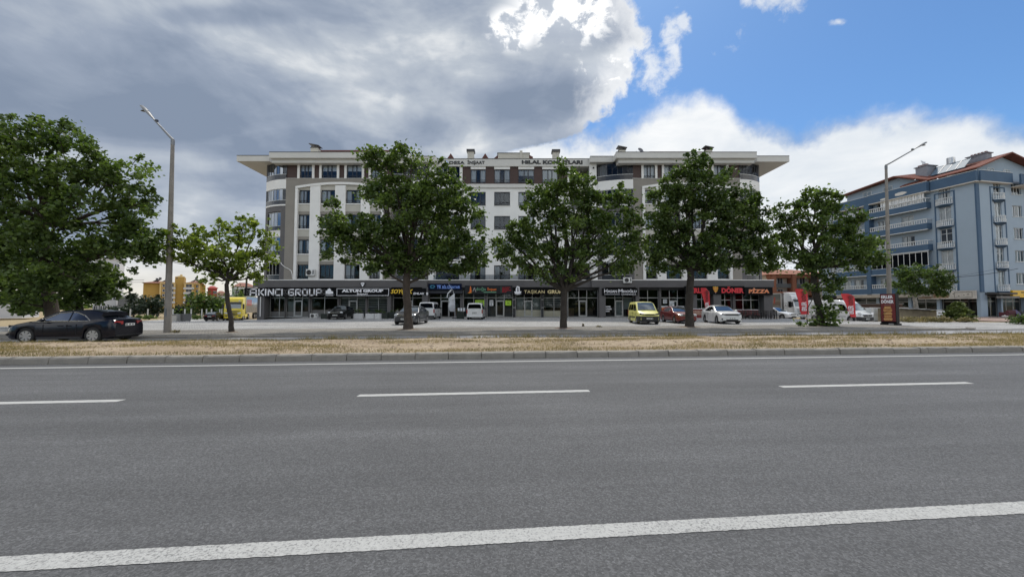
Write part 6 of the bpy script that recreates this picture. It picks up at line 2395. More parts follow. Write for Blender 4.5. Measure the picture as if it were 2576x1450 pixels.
# ---- posters in the shop windows
PY = Ys - .012
def poster(label, u0, u1, v0, v1, m, lines, txt=None):
 s = Sign('poster', label, u0, u1, v0, v1, PY - .03, m, .02, group='posters in the shop windows')
 for a, b, c, d in lines:
  s.poly('print_line', 'ink', [(a, c), (b, c), (b, d), (a, d)], .004)
 if txt:
  s.text(txt[0], 'ink', *txt[1:], depth=.004, bold=.03)
 return s
poster('bright green poster reading SATILIK above the small white van', 1195.5, 1217.5, 754, 770, 'poster_green', [(1197, 1215.5, 755.3, 756.6)], ('SATILIK', 1197, 1216, 758.5, 765))
poster('white notice in the window beside the doğa shop door', 1231, 1240.5, 754, 768.5, 'poster_white', [(1232, 1239.5, 755.3, 756.2), (1233.5, 1238, 761.8, 763.4), (1233.5, 1238, 765, 766.6)], ('ATÖLYE' if False else 'SATILIK', 1232, 1239.6, 757.6, 760.6))
poster('bright green notice in the last window of the doğa shop', 1271, 1285.5, 755, 767.5, 'poster_green', [(1272.5, 1284, 757, 758), (1274.5, 1281, 760.5, 761.6), (1273, 1283.5, 764.3, 765.4)])
poster('blue and white printed notice in the window left of the red saloon', 1667.5, 1677.5, 752.3, 762.5, 'poster_white', [(1668, 1677, 754, 755.4), (1668, 1677, 757, 758.2), (1668, 1677, 759.8, 761)])
poster('white paper sheet on the shop door behind the red saloon', 1682.5, 1695.5, 758, 775, 'poster_white', [(1684, 1694, 760, 761), (1684, 1694, 763, 764), (1684, 1690, 766, 767.2), (1684, 1694, 769, 770)])
poster('orange framed notice low in the window left of the red saloon', 1664, 1676, 773, 784, 'orange_letter', [])
s = Sign('window_lettering', 'white line of lettering in the real estate shop window', 1518, 1538, 768, 787, PY - .03, None, group=None)
for i, (w, v) in enumerate(((14, 769), (17, 775.5), (12, 781))):
 s.poly('print_line', 'white_letter', [(1520, v), (1520 + w, v), (1520 + w, v + 2.6), (1520, v + 2.6)], .004)
s.text('EMLAK', 'white_letter', 1520, 1536, 771.8, 774.6, .004)
# bands across the café window, lamps under signs
for (a, b) in ((1659.5, 1679.5), (1701, 1720.5)):
 s = Sign('window_band', 'white band with dark print across the %s window of the shop behind the red saloon' % ('left' if a < 1690 else 'right'), a, b, 768.8, 773, PY - .03, 'poster_white', .02, group='white bands on the shop windows')
 s.poly('print_line', 'ink', [(a + 6, 770.2), (b - 6, 770.2), (b - 6, 771.4), (a + 6, 771.4)], .004)
# ================================================================ AIR CONDITIONERS, DISHES
def air_con(label, u0, u1, v0, v1, Y, ground=False):
 (x0, z1), (x1, z0) = L0(u0, v0, Y), L0(u1, v1, Y)
 root = thing('air_conditioner', label, 'air conditioner', ((x0 + x1) / 2, Y, z0), 0, 'white air conditioner units')
 w, h = x1 - x0, z1 - z0
 MB().box(-w / 2, w / 2, 0, .34, 0, h).build('casing', mat('ac_white', (.62, .62, .60), .5, var=.05), root, bevel=.02)
 n = 20
 cx, cz, r = -w * .14, h * .5, h * .37
 MB().prism_y([(cx + r * math.cos(2 * math.pi * i / n), cz + r * math.sin(2 * math.pi * i / n)) for i in range(n)], -.012, .0).build('fan_opening', MAT['under'], root)
 mb = MB()
 for q_ in (.35, .7, 1.0):
  for i in range(n):
   a, b = 2 * math.pi * i / n, 2 * math.pi * (i + 1) / n
   mb.bar((cx + q_ * r * math.cos(a), -.02, cz + q_ * r * math.sin(a)), (cx + q_ * r * math.cos(b), -.02, cz + q_ * r * math.sin(b)), .012)
 mb.build('fan_guard', MAT['line_grey'], root)
 mb = MB()
 if not ground:
  for xx in (-w * .35, w * .35):
   mb.box(xx - .02, xx + .02, .0, .5, -.06, -.005)
   mb.box(xx - .02, xx + .02, .34, .5, -.06, h * .6)
 else:
  for xx in (-w * .35, w * .35):
   mb.box(xx - .05, xx + .05, .0, .34, -.06, 0)
 mb.build('bracket', MAT['line_grey'], root)
 mb = MB()
 mb.box(w * .30, w * .42, -.008, 0, h * .25, h * .85) if not ground else mb.prism_y([(w * .28, h * .85), (w * .34, h * .85), (w * .37, h * .6), (w * .40, h * .85), (w * .46, h * .85), (w * .39, h * .45), (w * .39, h * .2), (w * .35, h * .2), (w * .35, h * .45)], -.008, 0)
 mb.build('side_mark', MAT['black_letter'], root)
 return root
air_con('white air conditioner hung on the facade by the first floor windows of the left wing', 769, 790, 676.5, 693, BY - .45)
air_con('white air conditioner on the dark fascia above the HASAN MIHOĞLU sign', 1568.5, 1589, 697, 711, BY - .4)
air_con('white air conditioner standing on the ground before the AKINCI GROUP shop', 779, 797, 788, 799.5, 45.2, True)
def dish(label, u, v, Y, r, zfoot, par_group=None, yaw=0.3, mm='dish_grey'):
 p = at(u, v, Y)
 root = thing('satellite_dish', label, 'satellite dish', (p.x, Y, zfoot), 0, par_group)
 hgt = p.z - zfoot
 MB().tube([(0, 0, 0), (0, 0, hgt)], .03, 6).build('mast', MAT['metal_dark'], root)
 vs, fs = [], []
 n, k = 18, 4
 R = Matrix.Rotation(yaw, 3, 'Z') @ Matrix.Rotation(-.5, 3, 'X')
 for j in range(k + 1):
  q_ = r * j / k
  for i in range(n):
   a = 2 * math.pi * i / n
   vs.append(R @ Vector((q_ * math.cos(a), -.02 - .22 * r * (j / k) ** 2, q_ * math.sin(a))) + Vector((0, 0, hgt)))
 for j in range(k):
  for i in range(n):
   fs.append((j * n + i, j * n + (i + 1) % n, (j + 1) * n + (i + 1) % n, (j + 1) * n + i))
 MB().add(vs, fs).build('reflector', mat(mm, (.12, .12, .13) if mm == 'dish_grey' else (.55, .56, .57), .5, var=.1), root, smooth=True)
 f = R @ Vector((0, -.62 * r, -.1 * r)) + Vector((0, 0, hgt))
 mb = MB().bar(R @ Vector((0, -.1, -r * .9)) + Vector((0, 0, hgt)), f, .025)
 mb.ell(f, (.05, .05, .05), 8, 5)
 mb.build('feed_arm', MAT['metal_dark'], root)
dish('dark satellite dish on the roof of the right wing, left of the black skylight', 1610, 378.5, 49.6, .38, RT)
dish('smaller tilted satellite dish low behind the parapet of the right wing', 1601, 384.5, 50.2, .3, RT, yaw=1.0)
# wall camera
c = Sign('wall_camera', 'small dark camera on the white wall strip beside the open top loggia', 1493.5, 1496.5, 421, 424, BY + .9, None, group=None)
c.poly('camera_body', 'sign_black', [(1493.5, 421), (1496.5, 421), (1496.5, 424), (1493.5, 424)], .12)
# ================================================================ STREET LAMPS
mat('concrete_pole', (.235, .215, .19), .9, var=.14, scale=2.5, bump=.3, bscale=60)
mat('galv', (.20, .205, .21), .5, metal=.5, var=.1)
mat('lamp_body', (.17, .175, .18), .45, var=.08)
def street_lamp(label, Y, foot, topuv, bend, headuv, r0, r1):
 base = at(foot[0], foot[1], Y)
 z0 = LOTZ
 B = Vector((base.x, Y, z0))
 root = thing('street_lamp', label, 'street lamp', B, 0, 'street lamps along the car park kerb')
 t = at(topuv[0], topuv[1], Y) - B
 n = 8
 mb = MB().tube([Vector((0, 0, -.1)).lerp(t, i / n) for i in range(n + 1)], [r0 + (r1 - r0) * i / n for i in range(n + 1)], 14)
 mb.build('pole', MAT['concrete_pole'], root, smooth=True, angle=50)
 h = at(headuv[0], headuv[1], Y) - B
 d = (h - t).normalized()
 mb = MB().tube([t + Vector((0, 0, -.25)), t + Vector((0, 0, .02)), t + d * .35, h - d * .55], [.075, .075, .06, .045], 10)
 mb.build('arm', MAT['galv'], root, smooth=True)
 MB().cyl(t + Vector((0, 0, -.30)), t + Vector((0, 0, -.02)), r1 * 1.12, None, 14).build('collar', MAT['galv'], root, smooth=True)
 side = d.cross(Vector((0, 1, 0))).normalized()
 if side.z < 0:
  side = -side
 prof = [(-.62, .05), (-.45, .09), (-.1, .16), (.25, .19), (.5, .15), (.62, .03)]
 vs, fs = [], []
 k = 12
 for x, r in prof:
  for i in range(k):
   a = 2 * math.pi * i / k
   zz = math.sin(a)
   vs.append(h + d * x + Vector((0, 1, 0)) * math.cos(a) * r + side * (zz * r * (.55 if zz > 0 else .30)))
 for j in range(len(prof) - 1):
  for i in range(k):
   fs.append((j * k + i, j * k + (i + 1) % k, (j + 1) * k + (i + 1) % k, (j + 1) * k + i))
 fs += [tuple(range(k)), tuple((len(prof) - 1) * k + i for i in range(k - 1, -1, -1))]
 o = MB().add(vs, fs).build('lamp_head', MAT['lamp_body'], root, smooth=True, angle=60)
 MB().ell(h + d * .2 - side * .055, (.24, .12, .035), 12, 6).build('lens', MAT['darkpanel'], o, smooth=True)
 MB().box(h.x - d.x * .75 - .05, h.x - d.x * .75 + .07, -.05, .05, h.z - d.z * .75 + .03, h.z - d.z * .75 + .14).build('sensor', MAT['metal_dark'], root)
 mb = MB().box(-r0 * .3, r0 * .3, -r0 - .012, -r0 * .8, .9, 1.35)
 mb.build('hatch', MAT['galv'], root)
 return root
street_lamp('tall concrete street lamp on the left with its arm reaching up left', gp(421, 836, LOTZ).y, (421, 836), (434.5, 352), None, (372, 284), .175, .085)
p = gp(2240, 815, LOTZ)
street_lamp('tall concrete street lamp on the right rising behind the ERLER DÖNER totem', 30.6, (2238, 816), (2228, 416), None, (2314, 367), .17, .085)
# ================================================================ TOTEM, FLAGS
Y = 29.9
k = Y / FPX
pc = at(2235, 818, Y)
tot = thing('totem_sign', 'black and red ERLER DÖNER totem sign with a meat spit picture', 'sign', (pc.x, Y, LOTZ), math.radians(-68))
zt = at(2233, 738.5, Y).z - LOTZ
hw = .47
MB().box(-hw, hw, 0, .45, .0, zt).build('case', MAT['sign_black'], tot)
MB().box(-hw - .04, hw + .08, -.05, .52, -.02, .14).build('foot', MAT['under'], tot)
mat('deep_red', (.15, .010, .012), .45, var=.25, scale=1.8)
MB().box(-hw + .03, hw - .03, -.012, 0, .28, zt - .02).build('poster', MAT['deep_red'], tot)
text('ERLER', MAT['white_letter'], tot, -hw + .08, hw - .14, zt - .36, zt - .12, -.013, .01, bold=.04)
text('DÖNER', MAT['white_letter'], tot, -hw + .08, hw - .11, zt - .74, zt - .42, -.013, .01, bold=.04)
MB().box(-.2, .2, -.016, -.012, zt - .86, zt - .845).build('poster_line', MAT['line_grey'], tot)
rr = random.Random(3)
mm_ = MB()
n = 15
for i in range(n):
 z = .38 + (zt - 1.0 - .38) * i / (n - 1)
 w = .235 + .03 * math.sin(i * 1.3) + rr.uniform(-.015, .015)
 if i > n - 3:
  w *= .9
 c = -.02
 MB().prism_y([(c - w, z - .05), (c + w, z - .045), (c + w * 1.04, z + .02), (c + w * .9, z + .055), (c - w * .92, z + .05), (c - w * 1.03, z + .0)], -.02 - .004 * (i % 2), -.013).build('meat_slice', mat('meat%d' % (i % 3), ((.46, .21, .06), (.60, .36, .14), (.34, .14, .045))[i % 3], .6, var=.4, scale=22), tot)
MB().bar((-.36, -.03, .78), (-.02, -.03, 1.10), .03, .012).build('knife', MAT['under'], tot)
MB().bar((-.50, -.03, .62), (-.30, -.03, .83), .06, .02).build('knife_handle', mat('knifewood', (.20, .09, .04), .6, var=.2), tot)
MB().box(.02, .32, -.06, -.05, .02, .13).build('label_plate', MAT['line_grey'], tot)
mat('flag_red', (.52, .028, .035), .7, var=.12, scale=2)
mat('flag_letter', (.10, .02, .02), .7, var=0)
mat('flag_white', (.52, .53, .55), .8, var=.2, scale=2)
def feather_flag(label, Y, foot_u, zb, uL, uR, vt, vb, txt, lean=0.0, taper=.35):
 k = Y / FPX
 x = at(foot_u, 800, Y).x
 root = thing('feather_flag', label, 'flag', (x, Y, zb), 0, 'red feather flags of the restaurant')
 z1, z0 = at(CX, vt, Y).z - zb, at(CX, vb, Y).z - zb
 xl, xr = at(uL, 760, Y).x - x, at(uR, 760, Y).x - x
 n = 14
 vs = []
 for i in range(n + 1):
  t = i / n
  z = z0 + (z1 - z0) * t
  l = xl + (xr - xl) * taper * (1 - t) ** 1.1 + lean * (1 - t)
  r = xr - .15 * (1 - t) * 0 + lean * (1 - t)
  if t > .86:
   r -= (xr - xl) * .5 * ((t - .86) / .14) ** 2
  y = .05 * math.sin(t * 9)
  vs += [(l, y, z), (r, y * .3, z), (r, y * .3 + .012, z), (l, y + .012, z)]
 fs = []
 for i in range(n):
  for j in range(4):
   fs.append((4 * i + j, 4 * i + (j + 1) % 4, 4 * i + 4 + (j + 1) % 4, 4 * i + 4 + j))
 fs += [(3, 2, 1, 0), (4 * n, 4 * n + 1, 4 * n + 2, 4 * n + 3)]
 MB().add(vs, fs).build('cloth', MAT['flag_red'], root, smooth=True, angle=50)
 mb = MB().tube([(xr + lean + .02, .03, 0), (xr + lean * .6 + .02, .03, z0), (xr + .02, .03, z1 * .9), (xr - (xr - xl) * .35, .03, z1 + .03)], [.02, .018, .014, .010], 6)
 mb.build('pole', MAT['line_grey'], root)
 MB().box(xr + lean - .3, xr + lean + .3, -.25, .25, -.01, .05).build('base', MAT['under'], root)
 zs = z0 + (z1 - z0) * .14
 ze = z0 + (z1 - z0) * .93
 w = (xr - xl)
 for (t, a, b) in ((txt[0], zs, zs + (ze - zs) * .44), (txt[1], zs + (ze - zs) * .54, ze)):
  text(t, MAT['flag_letter'] if t == 'DÖNER' else MAT['poster_white'], root, xl + w * .42 + lean * .4, xl + w * .82 + lean * .4, a, b, -.06, .012, vertical=True, bold=.02)
 MB().box(xl + w * .45 + lean * .4, xl + w * .80 + lean * .4, -.068, -.058, zs + (ze - zs) * .475, zs + (ze - zs) * .505).build('stroke', MAT['flag_letter'], root)
 return root
feather_flag('tall red feather flag in front of the white lorry', 43.0, 2028, -.25, 2001, 2031, 726, 790, ('ERLER', 'DÖNER'), lean=.1)
feather_flag('red feather flag leaning in front of the white panel van', 38.5, 2145, -.15, 2116, 2149, 738, 797, ('ERLER', 'DÖNER'), lean=.1, taper=.62)
feather_flag('red feather flag standing behind the white saloon by the ERLER DÖNER shop', 44.0, 1784, LOTZ, 1763, 1784, 725, 792, ('ERLER', 'DÖNER'), lean=.1, taper=.6)
# torn white flag before the computer shop
Y = 45.0
x = at(1143, 790, Y).x
ff = thing('torn_flag', 'torn white flag hanging limp from a bent pole before the computer shop', 'flag', (x, Y, LOTZ))
pp = lambda u, v: (at(u, v, Y).x - x, 0.0, at(u, v, Y).z - LOTZ)
n = 10
vs = []
for i in range(n + 1):
 t = i / n
 v = 748 + (783 - 748) * t + (0 if i else 0)
 l = 1128 + (1131 - 1128) * t + 2.2 * math.sin(t * 7)
 r = 1143.5 - .5 * t
 a, b, c = pp(l, v), pp((l + r) / 2 + math.sin(t * 5), v), pp(r, v)
 vs += [(a[0], -.05, a[2]), (b[0], .10 * math.sin(t * 6 + 1), b[2]), (c[0], .03, c[2])]
fs = []
for i in range(n):
 for j in range(2):
  fs.append((3 * i + j, 3 * i + j + 1, 3 * i + 4 + j, 3 * i + 3 + j))
MB().add(vs, fs).build('cloth', MAT['flag_white'], ff, smooth=True)
mb = MB()
q0 = [pp(1128, 749), pp(1134, 741), pp(1141, 737)]
mb.add([(q0[0][0], 0, q0[0][2]), (q0[2][0] + .1, 0, q0[2][2]), pp(1143.5, 750), pp(1128, 758)], [(0, 1, 2, 3)])
mb.add([pp(1123, 748), pp(1125, 737), pp(1133, 728), pp(1136, 727), pp(1135, 731), pp(1127, 739), pp(1125.5, 748)], [(0, 1, 2, 3, 4, 5, 6)])
mb.build('torn_strip', mat('flag_strip', (.62, .63, .64), .8, var=.1), ff)
MB().tube([pp(1144, 800), pp(1144, 770), pp(1143, 748), pp(1139, 730), pp(1127, 712)], [.025, .022, .018, .014, .010], 6).build('pole', MAT['poster_white'], ff)
MB().box(pp(1144, 800)[0] - .3, pp(1144, 800)[0] + .3, -.2, .25, 0, .08).build('base', MAT['under'], ff)
# ================================================================ PLANTERS, POTS, A-BOARDS
mat('planter_white', (.66, .66, .66), .6, var=.06)
mat('planter_dark', (.020, .028, .022), .6, var=.2)
mat('pot', (.26, .25, .24), .8, var=.15)
def planter(label, u0, u1, v0, v1, Y, m, plants, group, leafm='leaf_dark', d=.45):
 a, b = at(u0, v1, Y), at(u1, v0, Y)
 w, h = b.x - a.x, b.z - LOTZ
 root = thing('planter', label, 'planter', ((a.x + b.x) / 2, Y, LOTZ), 0, group)
 mb = MB()
 mb.box(-w / 2, w / 2, 0, .04, 0, h)
 mb.box(-w / 2, w / 2, d - .04, d, 0, h)
 mb.box(-w / 2, -w / 2 + .04, .04, d - .04, 0, h)
 mb.box(w / 2 - .04, w / 2, .04, d - .04, 0, h)
 mb.box(-w / 2 + .04, w / 2 - .04, .04, d - .04, h - .12, h - .06)
 o = mb.build('box', MAT[m], root)
 mb = MB()
 for zz in (.18, .5, .82):
  mb.box(-w / 2 + .05, w / 2 - .05, -.004, 0, h * zz, h * zz + .02)
 mb.build('groove', MAT['line_grey'] if m == 'planter_white' else MAT['under'], o)
 cs, rs, ns = [], [], []
 for (px, hh, r) in plants:
  for i in range(7):
   q_ = Vector((random.gauss(0, 1), random.gauss(0, 1), random.gauss(0, 1))).normalized() * r * .7
   cs.append((px * w / 2 + q_.x, d / 2 + q_.y * .8, h + hh + q_.z))
   rs.append(r * .6)
   ns.append(26)
 if cs:
  leaf_cloud('plant', cs, rs, ns, .07, MAT[leafm], root)
  mb = MB()
  for (px, hh, r) in plants:
   mb.tube([(px * w / 2, d / 2, h - .1), (px * w / 2, d / 2, h + hh)], .015, 5)
  mb.build('stem', MAT['bark_dark'], root)
 return root
GP_ = 'white planter boxes before the ALTUN GROUP shop'
Yp = 43.5
planter('white planter box directly right of the big black saloon', 889, 911, 788, 801.5, Yp, 'planter_white', [(-.5, .28, .2), (.5, .28, .2)], GP_)
planter('middle white planter box of the row, with one clipped shrub', 919, 940, 788, 801.5, Yp, 'planter_white', [(-.2, .28, .2)], GP_)
planter('right-hand white planter box of the row, with three clipped shrubs', 941.5, 959, 788, 801.5, Yp, 'planter_white', [(-.6, .28, .2), (.1, .3, .24), (.8, .28, .2)], GP_)
GD = 'dark planter boxes before the shops'
planter('dark green planter box half hidden behind the big black saloon', 806, 822, 788.5, 803, 43.2, 'planter_dark', [], GD)
planter('dark planter box with trailing plants right of the white planters', 960, 974, 786, 803, 43.2, 'planter_dark', [(-.3, .02, .2), (.3, -.2, .2)], GD)
planter('dark planter box beside the SOYÇAK EMLAK shop entrance', 976, 991, 784, 802, 44.2, 'planter_dark', [(0, .08, .18)], GD)
o = planter('dark planter box with white cards by the torn flag', 1148, 1166, 784, 803, 43.2, 'planter_dark', [(-.5, .1, .15)], GD)
mb = MB()
for i in range(3):
 x = -.28 + i * .3
 mb.box(x, x + .2, .1, .12, .86, 1.22)
mb.each('card', MAT['poster_white'], o)
pt = thing('flower_pot', 'grey round flower pot beside the SOYÇAK EMLAK shop window', 'flower pot', (at(998, 800, 45.5).x, 45.5, LOTZ))
MB().tube([(0, 0, 0), (0, 0, .75)], [.22, .34], 14).build('pot', MAT['pot'], pt, smooth=True, angle=50)
leaf_cloud('plant', [(0, 0, .85), (.1, 0, 1.0)], [.2, .18], [50, 40], .08, MAT['leaf_dark'], pt)
# ================================================================ RESTAURANT TERRACE
mat('chair_dark', (.018, .016, .016), .6, var=.15)
mat('table_dark', (.035, .028, .025), .5, var=.2)
def make_chair(label):
 root = thing('chair', label, 'chair', (0, 0, 0), 0, 'dark chairs on the restaurant terrace')
 MB().box(-.21, .21, -.21, .21, .43, .47).build('seat', MAT['chair_dark'], root)
 mb = MB()
 for x in (-.19, .19):
  mb.box(x - .02, x + .02, .17, .21, .47, .92)
 for z in (.58, .70, .84):
  mb.box(-.17, .17, .18, .20, z, z + .06)
 mb.build('backrest', MAT['chair_dark'], root)
 for x in (-.18, .18):
  for y in (-.18, .18):
   MB().box(x - .018, x + .018, y - .018, y + .018, 0, .43).build('leg', MAT['chair_dark'], root)
 return root
ch_spots = [(1857, 43.0, .1), (1868, 42.6, .5), (1879, 43.2, -.4), (1889, 42.7, 3.0), (1899, 43.3, .3), (1910, 42.8, -.2), (1921, 43.2, 3.3), (1932, 42.6, .2), (1943, 43.0, -.5), (1953, 42.7, .3), (1863, 44.6, 3.1), (1884, 44.8, .2), (1905, 44.6, 2.9), (1927, 44.7, .1), (1947, 44.5, 3.4), (1874, 45.6, .2), (1895, 45.6, 3.0)]
clab = ['dark chair next to the white saloon mirror, front row', 'second dark chair of the front row from the white saloon', 'third dark chair of the front row from the white saloon', 'fourth dark chair of the front row from the white saloon', 'fifth dark chair of the front row from the white saloon', 'sixth dark chair of the front row from the white saloon', 'seventh dark chair of the front row, near the pillar', 'eighth dark chair of the front row, past the end pillar', 'ninth dark chair of the front row, before the parked white car', 'last dark chair of the front row on the street side',
  'leftmost dark chair of the second row', 'second dark chair of the second row from the left', 'middle dark chair of the second row', 'fourth dark chair of the second row from the left', 'last dark chair of the second row on the street side', 'left dark chair of the row along the restaurant window', 'right dark chair of the row along the restaurant window']
c0 = None
for (u, Y, a), l in zip(ch_spots, clab):
 p = at(u, 800, Y)
 pos = (p.x, Y, LOTZ if p.x < 31.5 else LOTZ - .1)
 if c0 is None:
  c0 = make_chair(l)
  c0.location = pos
  c0.rotation_euler = (0, 0, a)
 else:
  dup(c0, pos, a, l)
t0 = None
for u, Y, l in ((1873, 43.9, 'dark restaurant table nearest the white saloon'), (1894, 44.0, 'second dark restaurant table from the white saloon'), (1916, 43.9, 'third dark restaurant table, before the end pillar'), (1938, 43.8, 'dark restaurant table on the street side')):
 p = at(u, 800, Y)
 if t0 is None:
  t0 = thing('table', l, 'table', (p.x, Y, LOTZ), 0, 'dark tables on the restaurant terrace')
  MB().box(-.36, .36, -.36, .36, .72, .76).build('tabletop', MAT['table_dark'], t0)
  MB().cyl((0, 0, .03), (0, 0, .72), .04).build('column', MAT['chair_dark'], t0)
  MB().box(-.25, .25, -.25, .25, 0, .03).build('foot', MAT['chair_dark'], t0)
 else:
  dup(t0, (p.x, Y, LOTZ), 0, l)
for (a, b, l) in ((1846, 1876, 'red bench with white top rail under the restaurant window, left one'), (1878, 1908, 'red bench with white top rail under the restaurant window, right one')):
 Y = 47.2
 xa, xb = at(a, 790, Y).x, at(b, 790, Y).x
 r = thing('bench', l, 'bench', ((xa + xb) / 2, Y, LOTZ), 0, 'red benches by the restaurant window')
 w = xb - xa
 mat('maroon_seat', (.17, .014, .016), .6, var=.1)
 MB().box(-w / 2, w / 2, -.25, .2, .25, .45).build('seat', MAT['maroon_seat'], r)
 MB().box(-w / 2, w / 2, .12, .2, .45, .95).build('backrest', MAT['maroon_seat'], r)
 MB().box(-w / 2, w / 2, .08, .22, .95, 1.0).build('top_rail', MAT['poster_white'], r)
 for s_ in (-1, 1):
  MB().box(s_ * w / 2 * .9 - .04, s_ * w / 2 * .9 + .04, -.22, .18, 0, .25).build('leg', MAT['chair_dark'], r)
r = thing('counter', 'red and white counter beside the ERLER DÖNER entrance', 'counter', (at(1750, 790, 46.8).x, 46.8, LOTZ))
MB().box(-.85, .85, -.3, .3, 0, 1.05).build('front', MAT['maroon_seat'], r)
MB().box(-.9, .9, -.35, .35, 1.05, 1.12).build('top', MAT['poster_white'], r)
MB().box(-.6, .6, -.31, -.3, .35, .9).build('panel', mat('print_food', (.34, .20, .15), .6, var=.5, scale=9), r)
# ================================================================ BLUE APARTMENT BUILDING
TH = math.atan(.2)
BC = Vector((65.8, 53.9, 0))
BLU = thing('apartment_building', 'light blue apartment block with dark blue balconies and a red tiled roof', 'building', BC, TH)
mat('blue_wall', (.295, .365, .435), .85, var=.06, scale=.6, bump=.35, bscale=30, fine=.08, fscale=25)
mat('blue_dark', (.055, .105, .175), .8, var=.08, scale=.8, bump=.3, bscale=30)
mat('blue_white', (.62, .64, .64), .7, var=.05)
mat('red_tile', (.165, .05, .031), .85, var=.3, scale=3.5)
mat('stucco_grey', (.25, .26, .29), .9, var=.1)
mat('solar', (.10, .15, .20), .6, var=.1)
mat('shop_beige', (.40, .36, .31), .8, var=.15)
m = MAT['red_tile']
q = G(m.node_tree)
wv = q.n('ShaderNodeTexWave')
wv.inputs['Scale'].default_value = 3.2
q.put(wv.inputs['Vector'], q.n('ShaderNodeNewGeometry').outputs['Position'])
bb = q.n('ShaderNodeBump')
bb.inputs['Strength'].default_value = .6
bb.inputs['Distance'].default_value = .05
q.put(bb.inputs['Height'], wv.outputs[0])
q.put(m.node_tree.nodes['Principled BSDF'].inputs['Normal'], bb.outputs[0])
FL = [3.53, 6.80, 10.08, 13.36, 16.62]          # underside of the balcony slabs
ZT = 19.5
LE, RE = 22.6, 16.0                              # length of the left and right face
# window openings on the right face (x) and the left face (y)
c2 = (3.05, 5.15)
c3 = (6.95, 8.9)
c1 = (2.75, 4.15)
c4 = (19.75, 20.85)
holesR = [(c2[0] + .35, c2[1] - .35, f + .75, f + 3.0) for f in FL] + [(c3[0], c3[1], f + 1.15, f + 2.75) for f in FL] + [(10.8, 12.6, f + 1.15, f + 2.75) for f in FL]
MB().wall(0, RE, 3.5, ZT, 0, .3, holesR).build('wall', MAT['blue_wall'], BLU)
mb = MB()
holesL = [(c1[0], c1[1], f + .75, f + 3.0) for f in FL] + [(c4[0], c4[1], f + .75, f + 3.0) for f in FL] + [(7.3, 9.0, f + .35, f + 2.7) for f in FL] + [(10.6, 12.4, f + .9, f + 2.7) for f in FL] + [(15.0, 16.6, f + .9, f + 2.7) for f in FL] + [(17.2, 18.4, f + .35, f + 2.7) for f in FL]
w = MB().wall(.3, LE, 3.5, ZT, 0, .3, holesL)
w.v = [(y, x, z) for (x, y, z) in w.v]
w.f = [tuple(reversed(f)) for f in w.f]
w.build('wall', MAT['blue_wall'], BLU)
MB().box(.31, RE, .31, LE, 3.3, ZT - .05).build('interior', MAT['room'], BLU) if False else None
mb = MB()
mb.box(1.6, RE, 1.6, 1.75, 0, ZT)
mb.box(1.6, 1.75, 1.75, LE, 0, ZT)
mb.box(.3, RE, LE - .3, LE, 0, ZT)
mb.box(RE - .3, RE, .3, LE, 0, ZT)
for f in FL:
 mb.box(.31, RE - .31, .31, 1.59, f - .1, f + .1)
 mb.box(.31, 1.59, 1.6, LE - .31, f - .1, f + .1)
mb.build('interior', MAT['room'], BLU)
def blue_window(x, z, w, h, left, grid=(.5,), trans=.66, cv=None):
 key = (round(w, 2), round(h, 2), 'blue', grid)
 def fr():
  mb = MB()
  t = .06
  mb.box(-w / 2, -w / 2 + t, 0, .08, 0, h)
  mb.box(w / 2 - t, w / 2, 0, .08, 0, h)
  mb.box(-w / 2 + t, w / 2 - t, 0, .08, 0, t)
  mb.box(-w / 2 + t, w / 2 - t, 0, .08, h - t, h)
  for k in grid:
   mb.box(-w / 2 + w * k - .04, -w / 2 + w * k + .04, .004, .076, t, h - t)
  if trans:
   mb.box(-w / 2 + t, w / 2 - t, .002, .078, h * trans, h * trans + .06)
  return mb.mesh('window', MAT['blue_white'])
 o = inst('window', cached(('bf',) + key, fr), BLU, (.12, x, z) if left else (x, .12, z), -math.pi / 2 if left else 0)
 inst('pane', cached(('bp',) + key, lambda: MB().quad((-w / 2 + .05, .04, .05), (w / 2 - .05, .04, .05), (w / 2 - .05, .04, h - .05), (-w / 2 + .05, .04, h - .05)).mesh('pane', MAT['glass'])), o)
 cv = random.choice((0, 1, 1, 2, 5, 6, 7)) if cv is None else cv
 if CURT[cv]:
  inst('curtain', cached(('bc', cv) + key, lambda: curtain_mesh(w, h, CURT[cv], MAT['curtain'])), o, (0, .15, 0))
 return o
for i, f in enumerate(FL):
 blue_window((c2[0] + c2[1]) / 2, f + .75, c2[1] - c2[0] - .72, 2.24, False)
 blue_window((c3[0] + c3[1]) / 2, f + 1.15, c3[1] - c3[0] - .02, 1.59, False, (.36, .68), None, cv=(5, 2, 4, 0, 7)[i])
 blue_window(11.7, f + 1.15, 1.78, 1.59, False, (.36, .68), None)
 MB().box(c3[0] - .1, c3[1] + .1, -.08, .1, f + 1.08, f + 1.148).build('sill', MAT['blue_white'], BLU)
 blue_window((c1[0] + c1[1]) / 2, f + .75, c1[1] - c1[0] - .02, 2.24, True)
 blue_window((c4[0] + c4[1]) / 2, f + .75, c4[1] - c4[0] - .02, 2.24, True)
 for yy, w_ in ((8.15, 1.66), (17.8, 1.18)):
  blue_window(yy, f + .35, w_, 2.33, True, (.5,), None)
 for yy in (11.5, 15.8):
  blue_window(yy, f + .9, 1.6 if yy > 12 else 1.78, 1.78, True, (.5,), None)
